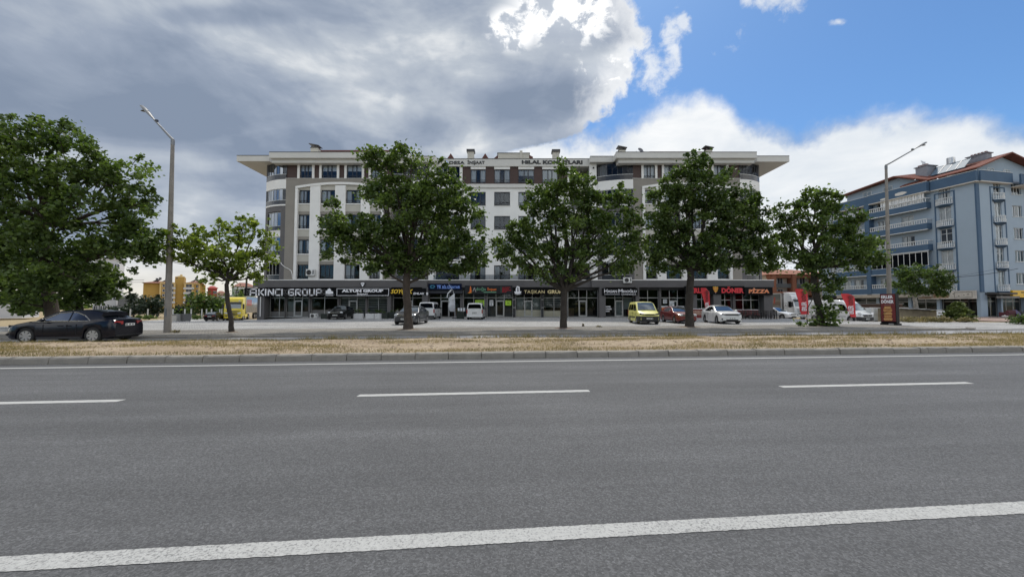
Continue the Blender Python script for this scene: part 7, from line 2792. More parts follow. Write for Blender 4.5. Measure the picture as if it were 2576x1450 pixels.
# vertical trim strips
mb = MB()
mb.box(-.06, .55, -.06, .12, 3.5, ZT - .6)
for x in (c2[0] - .42, c2[1] + .28):
 mb.box(x, x + .16, -.05, .05, 3.4, ZT - .85)
mb.box(c2[0] - .26, c2[1] + .28, -.05, .05, ZT - 1.0, ZT - .85)
mb.each('trim_strip', MAT['blue_dark'], BLU)
mb = MB()
for y in (c1[0] - .50, c1[1] + .34, c4[1] + .3, c4[0] - .45):
 mb.box(-.05, .05, y, y + .16, 3.4, ZT - .85)
mb.box(-.05, .05, c1[0] - .34, c1[1] + .34, ZT - 1.0, ZT - .85)
mb.each('trim_strip', MAT['blue_dark'], BLU)
def baluster_mesh(h):
 return cached(('bal', h), lambda: MB().tube([(0, 0, 0), (0, 0, h * .16), (0, 0, h * .34), (0, 0, h * .62), (0, 0, h * .86), (0, 0, h)], [.05, .045, .075, .04, .035, .055], 6).mesh('baluster', MAT['blue_white'], smooth=True))
def small_balcony(c, f, left, w):
 """rounded french balcony with white balusters"""
 o = bpy.data.objects.new('balcony', None)
 n = 10
 arc = [(-w / 2 + w * i / n, -.22 - .42 * math.sin(math.pi * i / n)) for i in range(n + 1)]
 mb = MB().prism_z([(w / 2, 0), (-w / 2, 0)] + arc, 0, .12)
 mb.add([(x, y, 0) for x, y in arc] + [(-w * .28, 0, -.28), (w * .28, 0, -.28)], [tuple(list(range(n, -1, -1)) + [n + 1, n + 2])])
 o = mb.build('balcony', MAT['blue_dark'], BLU, (0, c, f) if left else (c, 0, f), -math.pi / 2 if left else 0)
 mb = MB()
 for z in (.12, 1.0):
  for a, b in zip(arc, arc[1:]):
   mb.bar((a[0], a[1] + .06, z + .03), (b[0], b[1] + .06, z + .03), .09, .07)
 mb.build('railing', MAT['blue_white'], o)
 for i in range(n + 1):
  inst('baluster', baluster_mesh(.86), o, (arc[i][0] * .96, arc[i][1] + .06, .16))
for f in FL:
 small_balcony((c2[0] + c2[1]) / 2, f - .02, False, 2.15)
 small_balcony((c1[0] + c1[1]) / 2, f - .02, True, 1.95)
 small_balcony((c4[0] + c4[1]) / 2, f - .02, True, 1.6)
def long_balcony(y0, y1, f, i, dpt=1.05):
 c = (y0 + y1) / 2
 L = y1 - y0
 mb = MB()
 mb.box(-L / 2, L / 2, -dpt, -dpt + .12, 0, .95)
 mb.box(-L / 2, -L / 2 + .12, -dpt + .12, 0, 0, .95)
 mb.box(L / 2 - .12, L / 2, -dpt + .12, 0, 0, .95)
 mb.box(-L / 2 + .12, L / 2 - .12, -dpt + .12, 0, 0, .14)
 o = mb.build('balcony', MAT['blue_dark'], BLU, (0, c, f), -math.pi / 2)
 mb = MB()
 mb.box(-L / 2 - .04, L / 2 + .04, -dpt - .05, -dpt + .16, -.10, 0)
 mb.build('slab_edge', MAT['blue_white'], o)
 return o, L, dpt
for i, f in enumerate(FL):
 for (y0, y1, right) in ((5.05, 12.95, True), (13.75, 19.1, False)):
  o, L, dpt = long_balcony(y0, y1, f, i)
  if right and i == 1:
   # glazed with dark panes
   mb = MB()
   n = 10
   for k_ in range(n + 1):
    x = -L / 2 + .06 + (L - .12) * k_ / n
    mb.box(x - .03, x + .03, -dpt + .03, -dpt + .09, 1.0, 3.05)
   mb.box(-L / 2, L / 2, -dpt + .02, -dpt + .1, .95, 1.0)
   mb.box(-L / 2, L / 2, -dpt + .02, -dpt + .1, 3.05, 3.12)
   gl = mb.build('glazing', MAT['blue_white'], o)
   for k_ in range(n):
    a = -L / 2 + .09 + (L - .12) * k_ / n
    b = -L / 2 + .03 + (L - .12) * (k_ + 1) / n
    MB().quad((a, -dpt + .06, 1.0), (b, -dpt + .06, 1.0), (b, -dpt + .06, 3.05), (a, -dpt + .06, 3.05)).build('pane', MAT['carglass_dark'], gl)
   continue
  mb = MB()
  mb.box(-L / 2, L / 2, -dpt - .02, -dpt + .14, 1.52, 1.62)
  mb.box(-L / 2, L / 2, -dpt, -dpt + .12, .95, 1.0)
  mb.box(-L / 2, -L / 2 + .14, -dpt + .14, 0, 1.52, 1.62)
  mb.box(L / 2 - .14, L / 2, -dpt + .14, 0, 1.52, 1.62)
  mb.build('railing', MAT['blue_white'], o)
  n = int(L / .30)
  for k_ in range(n + 1):
   inst('baluster', baluster_mesh(.52), o, (-L / 2 + .07 + (L - .14) * k_ / n, -dpt + .06, 1.0))
  if right and i == 4:
   mb = MB()
   for k_ in range(26):
    x = -L / 2 + 1.7 + 5.8 * k_ / 26
    mb.box(x, x + .17, -dpt + .25 + .03 * (k_ % 2), -dpt + .28 + .03 * (k_ % 2), 1.0, 2.75)
   mb.build('curtain', MAT['curtain'], o)['kind'] = 'stuff'
   mb = MB()
   for k_ in range(8):
    x = -L / 2 + 1.7 + 5.9 * k_ / 7
    mb.box(x - .03, x + .03, -dpt + .13, -dpt + .18, 1.62, 2.85)
   mb.build('glazing_post', MAT['blue_white'], o)
# dark blue pillar between the balconies and party walls
MB().box(-1.12, 0, 13.0, 13.7, 3.5, ZT).build('pillar', MAT['blue_dark'], BLU)
# top parapets (terrace of the attic storey)
for (y0, y1, d) in ((-.35, 4.75, .55), (4.85, 13.0, 1.15), (13.0, 18.7, .9)):
 mb = MB().box(-d, -d + .2, y0, y1, ZT - .3, ZT + 1.15)
 mb.box(-d + .2, .0, y0, y0 + .2, ZT - .3, ZT + 1.15)
 mb.box(-d + .2, .0, y1 - .2, y1, ZT - .3, ZT + 1.15)
 o = mb.build('terrace_parapet', MAT['blue_dark'], BLU)
 MB().box(-d - .04, -d + .24, y0 - .04, y1 + .04, ZT + 1.15, ZT + 1.21).build('coping', MAT['blue_white'], o)
 MB().box(-d + .02, .2, y0 + .02, y1 - .02, ZT - .42, ZT - .3).build('soffit', MAT['soffit'], o)
for (x0, x1, d) in ((-.35, 6.3, .55), (6.4, RE, 1.3)):
 zz = ZT - .0 if x0 < 0 else ZT - .35
 mb = MB().box(x0 + (.4 if x0 < 0 else 0), x1, -d, -d + .2, zz - .3, zz + 1.15)
 mb.box(x1 - .2, x1, -d + .2, 0, zz - .3, zz + 1.15)
 o = mb.build('terrace_parapet', MAT['blue_dark'], BLU)
 MB().box(x0 + .44, x1, -d - .04, -d + .24, zz + 1.15, zz + 1.21).build('coping', MAT['blue_white'], o)
 MB().box(x0 + .5, x1 - .02, -d + .02, .2, zz - .42, zz - .3).build('soffit', MAT['soffit'], o)
MB().box(-.2, RE, .0, LE, ZT, ZT + .1).build('terrace_floor', MAT['stucco_grey'], BLU)
# attic storey and roofs
MB().prism_x([(.6, ZT + .1), (18.2, ZT + .1), (18.2, 22.25), (9.9, 22.95), (5.8, 21.1), (.6, 21.0)], 1.2, 1.4).build('attic_wall', MAT['blue_wall'], BLU)
MB().prism_y([(1.4, ZT + .1), (RE, ZT + .1), (RE, 21.1), (6.6, 23.4), (1.4, 21.3)], .6, .8).build('attic_wall', MAT['blue_wall'], BLU)
for y in (14.7, 11.5):
 blue_o = blue_window(y, 20.75, 1.4, 1.25, True, (.5,), None)
 blue_o.location.x = 1.2 - .06
for x in (4.2, 7.4):
 bo = blue_window(x, ZT + .2, 1.3, 1.9, False, (.5,), .66)
 bo.location.y = .6 - .06
def gable(name, pts, ridge, th=.18, parent=BLU):
 """roof slab between an eave line and a ridge line"""
 a, b = Vector(pts[0]), Vector(pts[1])
 c, d = Vector(ridge[1]), Vector(ridge[0])
 dn = Vector((0, 0, -th))
 return MB().add([a, b, c, d, a + dn, b + dn, c + dn, d + dn], [(0, 1, 2, 3), (7, 6, 5, 4), (0, 4, 5, 1), (1, 5, 6, 2), (2, 6, 7, 3), (3, 7, 4, 0)]).build(name, MAT['red_tile'], parent)
EZ, RZ = 21.2, 23.8
gable('roof', [(.0, 9.0, EZ), (.0, -.5, EZ)], [(6.6, 9.0, RZ), (6.6, -.5, RZ)])
gable('roof', [(RE + .4, -.5, 21.0), (RE + .4, 9.0, 21.0)], [(6.61, -.5, RZ), (6.61, 9.0, RZ)])
gable('roof', [(.1, 18.6, 22.4), (.1, 9.9, 23.25)], [(7.0, 18.6, 23.0), (7.0, 9.9, 23.9)])
gable('roof', [(.1, 9.88, 23.24), (.1, 5.4, 21.25)], [(7.0, 9.88, 23.89), (7.0, 5.4, 23.4)])
# chimneys, solar heater, dish
for (x, y, zt_, wx, wy, l) in ((1.6, 6.3, 23.9, 2.0, 1.5, 'a'), (5.6, 1.6, 24.4, 1.0, 2.2, 'b')):
 o = MB().box(x, x + wx, y, y + wy, EZ - .6, zt_).build('chimney', MAT['stucco_grey'], BLU)
 MB().box(x - .15, x + wx + .15, y - .15, y + wy + .15, zt_, zt_ + .12).build('chimney_cap', MAT['stucco_grey'], o)
 mb = MB()
 for k_ in range(5):
  mb.box(x + .2, x + .6, y + .15 + k_ * (wy - .3) / 5, y + .35 + k_ * (wy - .3) / 5, zt_ + .12, zt_ + .36)
 mb.each('chimney_pot', MAT['red_tile'], o)
def blue_pt(x, y, z):
 return BC + Matrix.Rotation(TH, 3, 'Z') @ Vector((x, y, z))
sw = thing('solar_heater', 'tilted solar water heater panels with a steel tank on the red roof', 'solar heater', blue_pt(2.3, 4.0, EZ + .9), TH)
MB().add([(-.6, -2.0, .0), (-.6, 2.0, 0), (.9, 2.0, 1.5), (.9, -2.0, 1.5), (-.55, -2.0, -.08), (-.55, 2.0, -.08), (.95, 2.0, 1.42), (.95, -2.0, 1.42)], [(3, 2, 1, 0), (4, 5, 6, 7), (0, 1, 5, 4), (1, 2, 6, 5), (2, 3, 7, 6), (3, 0, 4, 7)]).build('panel', MAT['solar'], sw)
mb = MB()
for y in (-1.0, 0, 1.0):
 mb.bar((-.6, y, .02), (.9, y, 1.52), .05)
mb.build('panel_frame', MAT['metal_dark'], sw)
MB().cyl((1.4, .6, -.3), (1.4, .6, 2.5), .48, None, 18).build('tank', MAT['rim'], sw, smooth=True, angle=50)
mb = MB()
mb.add([(.8, -1.9, 1.45), (.8, 2.9, 1.45), (2.4, 2.9, 1.75), (2.4, -1.9, 1.75)], [(0, 1, 2, 3)])
mb.build('rear_panel', MAT['metal_dark'], sw)
p = blue_pt(2.2, 7.3, RZ + .9)
dish('white satellite dish on the chimney of the blue building', 2320, 411, p.y, .5, 24.0, yaw=.3, mm='dish_white')
dish('white satellite dish on the terrace of the blue building, left of the lamp post', 2198, 472, blue_pt(0, 14.4, 0).y, .5, ZT + 1.2, yaw=-.2, mm='dish_white')
# peeled render patches on the parapet
mb = MB()
for (y, z, a, b) in ((8.2, ZT + .2, .75, .28), (10.6, ZT - .05, .5, .16)):
 mb.add([(-1.162, y + a * math.cos(t_ * .628) * (1 + .25 * (t_ % 2)), z + b * math.sin(t_ * .628)) for t_ in range(10)], [tuple(range(9, -1, -1))])
mb.each('peeled_patch', MAT['soffit'], BLU)
# ---- ground floor of the blue building
mb = MB()
for x in (.0, 3.9, 8.6, 13.0):
 mb.box(x + .0, x + (1.3 if x == 0 else .35), .1, .5, -.6, 3.5)
for y in (4.6, 8.2, 12.8, 17.0, 21.5):
 mb.box(.1, .5, y, y + .4, -.6, 3.5)
mb.each('pier', MAT['blue_wall'], BLU)
MB().box(.55, RE, .6, 1.5, 2.9, 3.5).build('lintel', MAT['shop_dark'], BLU)
MB().box(.6, 1.5, 1.55, LE, 2.9, 3.5).build('lintel', MAT['shop_dark'], BLU)
mb = MB().box(-1.0, .5, 5.0, 19.0, 2.95, 3.50)
mb.build('canopy', MAT['shop_beige'], BLU)
mb = MB().box(.9, 4.4, -1.3, .1, 3.15, 3.4)
mb.build('canopy', MAT['shop_dark'], BLU)
MB().box(.3, RE, 1.5, 1.59, -.6, 2.9).build('shop_back', MAT['backroom'], BLU)
MB().box(1.5, 1.59, 1.6, LE, -.6, 2.9).build('shop_back', MAT['backroom'], BLU)
def blue_shop(a, b, n, left):
 fr = MB()
 for k_ in range(n + 1):
  x = a + (b - a) * k_ / n
  fr.box(x - .03, x + .03, 0, .08, 0, 2.9)
 for z in (.05, 2.2, 2.86):
  fr.box(a, b, .0, .08, z - .03, z + .03)
 fr.v = [(x - (a + b) / 2, y, z) for x, y, z in fr.v]
 o = fr.build('shopfront', MAT['alu'], BLU, (.55, (a + b) / 2, 0) if left else ((a + b) / 2, .55, 0), -math.pi / 2 if left else 0)
 w = (b - a) / n
 for k_ in range(n):
  x = -(b - a) / 2 + w * k_
  MB().quad((x + .04, .04, .08), (x + w - .04, .04, .08), (x + w - .04, .04, 2.83), (x + .04, .04, 2.83)).build('pane', MAT['shopglass'], o)
blue_shop(1.4, 3.85, 2, False)
blue_shop(4.3, 8.55, 3, False)
blue_shop(9.0, 12.9, 3, False)
blue_shop(.65, 4.5, 2, True)
blue_shop(5.05, 8.15, 2, True)
blue_shop(8.65, 12.7, 2, True)
blue_shop(13.3, 16.9, 2, True)
# signs on it
def blue_sign(label, a, b, z0, z1, left, m, off):
 c = (a + b) / 2
 loc = blue_pt(-off, c, z0) if left else blue_pt(c, -off, z0)
 return thing('shop_sign', label, 'sign', loc, TH - (math.pi / 2 if left else 0), 'weathered shop signs on the blue building'), (b - a) / 2, z1 - z0
r, w, h = blue_sign('weathered white and brown shop sign on the left face of the blue building', .3, 6.9, 2.55, 3.75, True, None, .5)
MB().box(-w, w, 0, .25, 0, h).build('board', mat('sign_old', (.48, .45, .40), .7, var=.2, scale=1.5), r)
for (a, b) in ((-w + .15, -w + 1.6), (-w + 1.9, -w + 3.7)):
 MB().box(a, b, -.012, -.001, .18, h - .18).build('print', mat('old_print', (.27, .17, .11), .7, var=.45, scale=5), r)
mb = MB()
for (a, b, c, d) in ((w - 2.3, w - .35, h - .25, h - .21), (w - 2.3, w - .35, .2, .24), (w - 2.3, w - 2.26, .24, h - .25), (w - .39, w - .35, .24, h - .25)):
 mb.box(a, b, -.01, -.001, c, d)
mb.build('print_frame', MAT['ink'], r)
mb = MB()
for k_, (a, b) in enumerate(((-1.9, .2), (-1.3, .14), (-.9, .22))):
 mb.box(w + a, w + a + b, -.01, -.001, .38 + .12 * k_, .46 + .12 * k_)
mb.each('print_mark', MAT['ink'], r)
r, w, h = blue_sign('bright yellow shop sign with dark lettering at the right edge', 4.6, 9.6, 2.75, 3.75, False, None, .75)
MB().box(-w, w, 0, .3, 0, h).build('board', mat('sign_yellow', (.72, .42, .012), .5, var=.05), r)
mb = MB()
for (a, b, z) in ((-.9, 1.2, .62), (-.4, .3, .28)):
 x = a
 while x < b:
  mb.box(x, x + .14, -.01, -.001, z, z + .16)
  x += .19
mb.build('print', MAT['ink'], r)['kind'] = 'stuff'
r, w, h = blue_sign('dark narrow sign board with faded lettering under the corner canopy', 1.2, 5.6, 2.62, 2.92, False, None, .9)
MB().box(-w, w, 0, .08, 0, h).build('board', mat('sign_faded', (.16, .15, .14), .7, var=.2), r)
mb = MB()
x = -w + .7
while x < w - .6:
 mb.box(x, x + .09, -.006, -.001, .09, .22)
 x += .17
mb.build('print', MAT['line_grey'], r)['kind'] = 'stuff'
# overhead cables in front of the blue building
def cable(label, pts, r=.018, sag=.35):
 P = []
 for a, b in zip(pts, pts[1:]):
  for i in range(10):
   t = i / 10
   p_ = a.lerp(b, t)
   P.append(p_ - Vector((0, 0, sag * 4 * t * (1 - t))))
 P.append(pts[-1])
 B = P[0].copy()
 mb = MB().tube([p_ - B for p_ in P], r, 5)
 o = mb.build('overhead_cable', MAT['under'], None, B)
 return tag(o, label, 'cable', 'overhead cables')
cable('thick overhead cable across the blue building above the shop signs', [at(2380, 698, 51), at(2560, 675, 50)], .03, .2)
cable('thin overhead cable just above the thick one on the blue building', [at(2390, 696, 51), at(2535, 668, 50.5)], .014, .15)
cable('upper overhead cable in the sky left of the ochre block', [at(250, 696, 150), at(362, 704, 190)], .09, .4)
cable('lower overhead cable in the sky left of the ochre block', [at(250, 704, 150), at(362, 709, 190)], .09, .4)
# ================================================================ CLUTTER IN FRONT OF THE BLUE BUILDING
Yw = 43.0
xa, xb = at(2264, 800, Yw).x, at(2356, 800, Yw).x
lw = thing('low_shed', 'low earth-coloured shed wall with a ragged sheet roof behind the totem', 'shed', ((xa + xb) / 2, Yw, 0))
hw = (xb - xa) / 2
hl, hr = at(CX, 774.5, Yw).z, at(CX, 779.5, Yw).z
mat('shed_wall', (.20, .165, .11), .95, var=.3, scale=1.2, bump=.5, bscale=12)
MB().prism_y([(-hw, -.3), (hw, -.3), (hw, hr - .08), (-hw, hl - .08)], 0, 2.6).build('wall', MAT['shed_wall'], lw)
mb = MB()
for i in range(7):
 t0_, t1_ = i / 7, (i + 1) / 7
 xa_, xb_ = -hw - .15 + (2 * hw + .3) * t0_, -hw - .15 + (2 * hw + .3) * t1_ + .1
 z = hl + (hr - hl) * t0_ + random.uniform(-.02, .05)
 mb = MB().box(xa_, xb_, -.35 + random.uniform(-.1, .1), 2.7, z - .07, z)
 mb.build('roof_sheet', MAT['line_grey'] if i % 3 else MAT['soffit'], lw)
mb = MB()
for i in range(9):
 a = Vector((random.uniform(-hw * .8, hw * .3), random.uniform(.2, 2), hl + .05))
 mb.bar(a, a + Vector((random.uniform(-.9, .9), random.uniform(-.3, .3), random.uniform(.05, .28))), .05)
mb.build('scrap_stick', mat('scrap', (.09, .075, .06), .9, var=.3), lw)['kind'] = 'stuff'
# stacked white appliances
def appliance(label, u0, u1, v0, v1, Y, door=False, zoff=None):
 a, b = at(u0, v1, Y), at(u1, v0, Y)
 z0 = a.z if zoff is None else zoff
 r = thing('white_appliance', label, 'appliance', ((a.x + b.x) / 2, Y, z0), random.uniform(-.15, .15), 'stacked old white appliances')
 w, h = b.x - a.x, b.z - z0
 MB().box(-w / 2, w / 2, 0, .6, 0, h).build('casing', MAT['ac_white'], r, bevel=.02)
 if door:
  n = 16
  rr_ = min(w, h) * .3
  MB().prism_y([(rr_ * math.cos(2 * math.pi * i / n), h * .45 + rr_ * math.sin(2 * math.pi * i / n)) for i in range(n)], -.03, .0).build('door', MAT['lamp_dark'], r)
 else:
  MB().box(-w / 2 + .02, w / 2 - .02, -.02, 0, h * .05, h * .95).build('door', MAT['blue_white'], r)
 MB().box(-w / 2 + .04, w / 2 - .04, -.03, -.0, h * .86, h * .88).build('trim', MAT['line_grey'], r)
 return r
Ya = 45.5
appliance('white appliance cabinet standing nearest the panel van nose', 2160, 2175, 773, 803, Ya, zoff=-.25)
appliance('lower white washing machine in the middle of the stack', 2180, 2194, 789, 803, Ya, True, zoff=-.25)
appliance('upper white cabinet standing on the washing machine', 2178, 2191.5, 773.5, 788.8, Ya)
appliance('white cabinet at the right end of the stack, beside the brown wall', 2197, 2208, 773, 790, Ya + .8)
appliance('white box under the right-hand cabinet of the stack', 2196, 2209, 790.2, 803, Ya + .8, zoff=-.25)
# brown container wall behind the totem
r = thing('brown_shed', 'dark brown sheet metal shed between the stacked appliances and the totem', 'shed', (at(2235, 800, 49).x, 49, -.3))
MB().box(-1.4, 1.8, 0, 2.5, 0, 2.1).build('wall', mat('brown_metal', (.075, .042, .030), .7, var=.25), r)
mb = MB()
for i in range(16):
 x = -1.35 + i * .2
 mb.box(x, x + .06, -.03, 0, .02, 2.05)
mb.build('rib', MAT['brown_metal'], r)['kind'] = 'stuff'
MB().box(-1.5, 1.9, -.1, 2.6, 2.1, 2.18).build('roof', MAT['line_grey'], r)
# leaning boards, sofa, sacks
def board(label, u0, u1, v0, v1, Y, m, tilt=.2, mark=False):
 a, b = at(u0, v1, Y), at(u1, v0, Y)
 w, h = b.x - a.x, b.z - 0
 o = thing('leaning_board', label, 'board', ((a.x + b.x) / 2, Y, 0.02))
 mb = MB().add([(-w / 2, 0, 0), (w / 2, 0, 0), (w / 2, tilt, h), (-w / 2, tilt, h), (-w / 2, .05, 0), (w / 2, .05, 0), (w / 2, tilt + .05, h), (-w / 2, tilt + .05, h)],
                  [(0, 1, 2, 3), (7, 6, 5, 4), (0, 4, 5, 1), (1, 5, 6, 2), (2, 6, 7, 3), (3, 7, 4, 0)])
 mb.build('sheet', m, o)
 if mark:
  mb = MB()
  for i in range(4):
   x = random.uniform(-w * .4, w * .3)
   z = random.uniform(.15, .7) * h
   mb.add([(x, tilt * z / h - .006, z), (x + .25, tilt * z / h - .006, z), (x + .22, tilt * (z + .12) / h - .006, z + .12), (x - .02, tilt * (z + .1) / h - .006, z + .1)], [(0, 1, 2, 3)])
  mb.build('smudge', MAT['scrap'], o)['kind'] = 'stuff'
board('yellow-green board leaning at the end of the low shed', 2345, 2353, 781, 804, 45.4, mat('board_green', (.50, .55, .16), .7, var=.1))
board('white board with dark smudges leaning under the shop window', 2356, 2380, 782, 803, 46.2, MAT['blue_white'], mark=True)
board('pale broken board lying before the spruce', 2392, 2409, 795, 803, 44.0, mat('board_pale', (.46, .50, .50), .7, var=.1), .5)
sf = thing('sofa', 'old maroon sofa turned to its side before the dark shop', 'sofa', blue_pt(2.0, -1.4, 0), TH + .1)
mat('maroon', (.085, .022, .028), .9, var=.2)
MB().box(-.95, .95, -.4, .4, .1, .48).build('seat', MAT['maroon'], sf, bevel=.06)
MB().box(-.95, .95, -.45, -.2, .48, .95).build('backrest', MAT['maroon'], sf, bevel=.06)
for s_ in (-1, 1):
 MB().box(s_ * .95 - .12, s_ * .95 + .12, -.4, .4, .1, .7).build('armrest', MAT['maroon'], sf, bevel=.05)
bl = thing('blanket', 'violet blanket hanging over the end of the maroon sofa', 'blanket', blue_pt(3.3, -1.5, .02), TH)
n = 9
vs = []
for i in range(n + 1):
 x = -.4 + .8 * i / n
 vs += [(x * 1.15, -.55 + .05 * math.sin(i * 2.1), .02), (x, -.28 + .04 * math.sin(i * 2.1), .55), (x, .05, .98), (x, .4, .8)]
fs = []
for i in range(n):
 for j in range(3):
  fs.append((4 * i + j, 4 * i + 4 + j, 4 * i + 5 + j, 4 * i + 1 + j))
MB().add(vs, fs).build('cloth', mat('violet', (.10, .085, .15), .9, var=.3), bl, smooth=True)
for i, (x, y, sx, sz, c_, l) in enumerate(((4.6, -1.3, .45, .5, (.02, .02, .022), 'black plastic sack beside the violet blanket'), (5.9, -1.5, .5, .8, (.015, .015, .016), 'tall black sack before the right-hand shop door'), (.9, -1.7, .35, .14, (.55, .53, .50), 'white crumpled sheet on the ground left of the maroon sofa'), (4.0, -2.0, .22, .22, (.40, .38, .37), 'small white bag at the foot of the black sack'))):
 r = thing('sack', l, 'sack', blue_pt(x, y, 0), 0, 'sacks and bags before the dark shop')
 vs = []
 mb = MB().ell((0, 0, sz * .9), (sx, sx * .8, sz), 12, 8)
 mb.v = [(a * (1 + .18 * mnoise.noise((a * 4 + i, b * 4, c * 4))), b * (1 + .18 * mnoise.noise((a * 4, b * 4 + i, c * 4))), max(0, c)) for a, b, c in mb.v]
 mb.build('bag', mat('sack%d' % i, c_, .7, var=.2), r, smooth=True)
 MB().ell((0, 0, sz * 1.86), (sx * .2, sx * .2, .08), 8, 5).build('knot', MAT['sack%d' % i], r, smooth=True)
# fallen tree stump and planter box by the spruce
r = thing('stump', 'dark gnarled stump with dry roots right of the spruce', 'stump', (at(2432, 806, 41).x, 41, 0))
MB().tube([(-.3, 0, -.1), (-.1, 0, .5), (.35, .1, .9), (.6, .1, .75)], [.4, .34, .26, .1], 9).build('trunk', MAT['bark_dark'], r, smooth=True)
mb = MB()
for i in range(6):
 a = random.uniform(-.4, 3.5)
 mb.tube([(0, 0, .3), (.7 * math.cos(a), .3 * math.sin(a), .15), (1.1 * math.cos(a), .5 * math.sin(a), -.05)], [.12, .08, .04], 6)
mb.build('root', MAT['bark_dark'], r, smooth=True)
# ================================================================ BINS, FENCE, FAR BUILDINGS
mat('bin_pale', (.40, .41, .42), .5, metal=.3, var=.1)
mat('bin_dark', (.12, .125, .13), .5, metal=.3, var=.15)
def bin_(label, u0, u1, v0, Y, m, open_=False):
 a = at(u0, 790, Y)
 b = at(u1, v0, Y)
 z0 = gz(a.x, Y)
 w, h = b.x - a.x, b.z - z0
 r = thing('waste_bin', label, 'waste bin', ((a.x + b.x) / 2, Y, z0), -.15, 'metal waste containers on the dry lot')
 mb = MB().add([(-w * .45, 0, .18), (w * .45, 0, .18), (w * .45, 1.0, .18), (-w * .45, 1.0, .18), (-w / 2, -.1, h), (w / 2, -.1, h), (w / 2, 1.1, h), (-w / 2, 1.1, h)],
                  [(0, 3, 2, 1), (0, 1, 5, 4), (1, 2, 6, 5), (2, 3, 7, 6), (3, 0, 4, 7)] + ([] if open_ else [(4, 5, 6, 7)]))
 mb.build('bin_body', MAT[m], r)
 mb = MB()
 for s_ in (-1, 1):
  for y in (.1, .9):
   mb.cyl((s_ * w * .4 - .03, y, .09), (s_ * w * .4 + .03, y, .09), .09, None, 10)
 mb.each('wheel', MAT['tyre'], r)
 MB().box(-w / 2 - .04, w / 2 + .04, -.14, -.1, h - .1, h).build('rim', MAT['bin_dark'], r)
 return r
bin_('pale grey metal waste container right of the left lamp post', 428, 446.5, 790, 55, 'bin_pale')
bin_('dark grey metal waste container beside the pale one', 447.5, 465, 789, 55.5, 'bin_dark', True)
gf = None
for i, u in enumerate((328, 372, 435, 465, 481, 508, 519.5, 532, 553, 558, 300, 268)):
 Y = 68.0
 x = at(u, 780, Y).x
 z = gz(x, Y)
 if gf is None:
  gf = thing('fence', 'wire fence on white concrete posts behind the dry lot', 'fence', (0, Y, 0))
 MB().box(x - .07, x + .07, -.07, .07, z - .1, at(u, 776.5, Y).z).build('post', mat('post_white', (.50, .50, .48), .9, var=.1), gf)
xa, xb = at(200, 780, 68).x, at(575, 780, 68).x
mb = MB()
for zz in (.1, .45, .8):
 mb.bar((xa, 0, -.8 + zz), (xb, 0, -.8 + zz), .018)
mb.build('wire', MAT['line_grey'], gf)['kind'] = 'stuff'
mat('ochre', (.40, .25, .065), .9, var=.08, scale=.3)
mat('ochre_pale', (.58, .43, .20), .9, var=.06, scale=.3)
mat('far_red', (.30, .052, .04), .9, var=.08, scale=.3)
mat('far_green', (.21, .28, .225), .9, var=.08, scale=.3)
mat('far_white', (.52, .52, .53), .9, var=.06, scale=.2)
mat('far_cream', (.50, .44, .36), .9, var=.1, scale=.2)
mat('far_roof', (.22, .095, .065), .9, var=.15, scale=.5)
mat('far_window', (.045, .05, .06), .3, var=.2, scale=.5)
mat('orange_wall', (.27, .11, .065), .9, var=.1, scale=.4)
def far_window(par, x, z, w, h, y=0, m='far_window'):
 key = ('fw', w, h)
 def fr():
  mb = MB()
  t = .12
  mb.box(-w / 2 - t, w / 2 + t, -.06, .0, -t, 0)
  mb.box(-w / 2 - t, w / 2 + t, -.06, .0, h, h + t)
  mb.box(-w / 2 - t, -w / 2, -.06, 0, 0, h)
  mb.box(w / 2, w / 2 + t, -.06, 0, 0, h)
  mb.box(-.05, .05, -.05, 0, 0, h)
  return mb.mesh('window', MAT['far_white'])
 o = inst('window', cached(key, fr), par, (x, y, z))
 inst('pane', cached(key + ('p',), lambda: MB().quad((-w / 2, -.02, 0), (w / 2, -.02, 0), (w / 2, -.02, h), (-w / 2, -.02, h)).mesh('pane', MAT[m])), o)
 return o
# ochre block
Y = 190.0
k = Y / FPX
zb = -3.0
x0 = at(360, 740, Y).x
och = thing('apartment_building', 'ochre yellow four storey apartment block with red roof far behind the dry lot', 'building', (x0, Y, zb), math.radians(38))
W = lambda u: (u - 360) * k * .78
Hh = lambda v: at(CX, v, Y).z - zb
fr_ = [704, 711.5]
body = MB()
for (a, b, y0, vt) in ((360, 400, 0, 711), (400, 449, -2.0, 709), (449, 476, -1.0, 691), (476, 541, -2.5, 708), (541, 565, 0, 713)):
 pass
for (u0, u1, y0, vt, m_) in ((359.5, 401, 0, 711, 'ochre'), (401, 436, -1.5, 708.5, 'ochre'), (436, 460, -.6, 693, 'ochre'), (460, 491, -2.2, 708, 'ochre'), (491, 507, -1.5, 708.5, 'ochre'), (507, 516, 0, 712, 'ochre')):
 MB().box(W(u0), W(u1), y0, 16, 0, Hh(vt)).build('wall', MAT[m_], och)
mb = MB()
for (u, y) in ((401.5, -1.52), (422, -1.52), (436, -1.52), (463, -2.22), (482.5, -2.22), (500, -1.52)):
 mb.box(W(u) - .35, W(u) + .35, y - .25, y, 0, Hh(709))
mb.box(W(400), W(437), -1.9, -1.5, Hh(712), Hh(708))
mb.box(W(459), W(501), -2.6, -2.2, Hh(712), Hh(707.5))
mb.each('pale_strip', MAT['ochre_pale'], och)
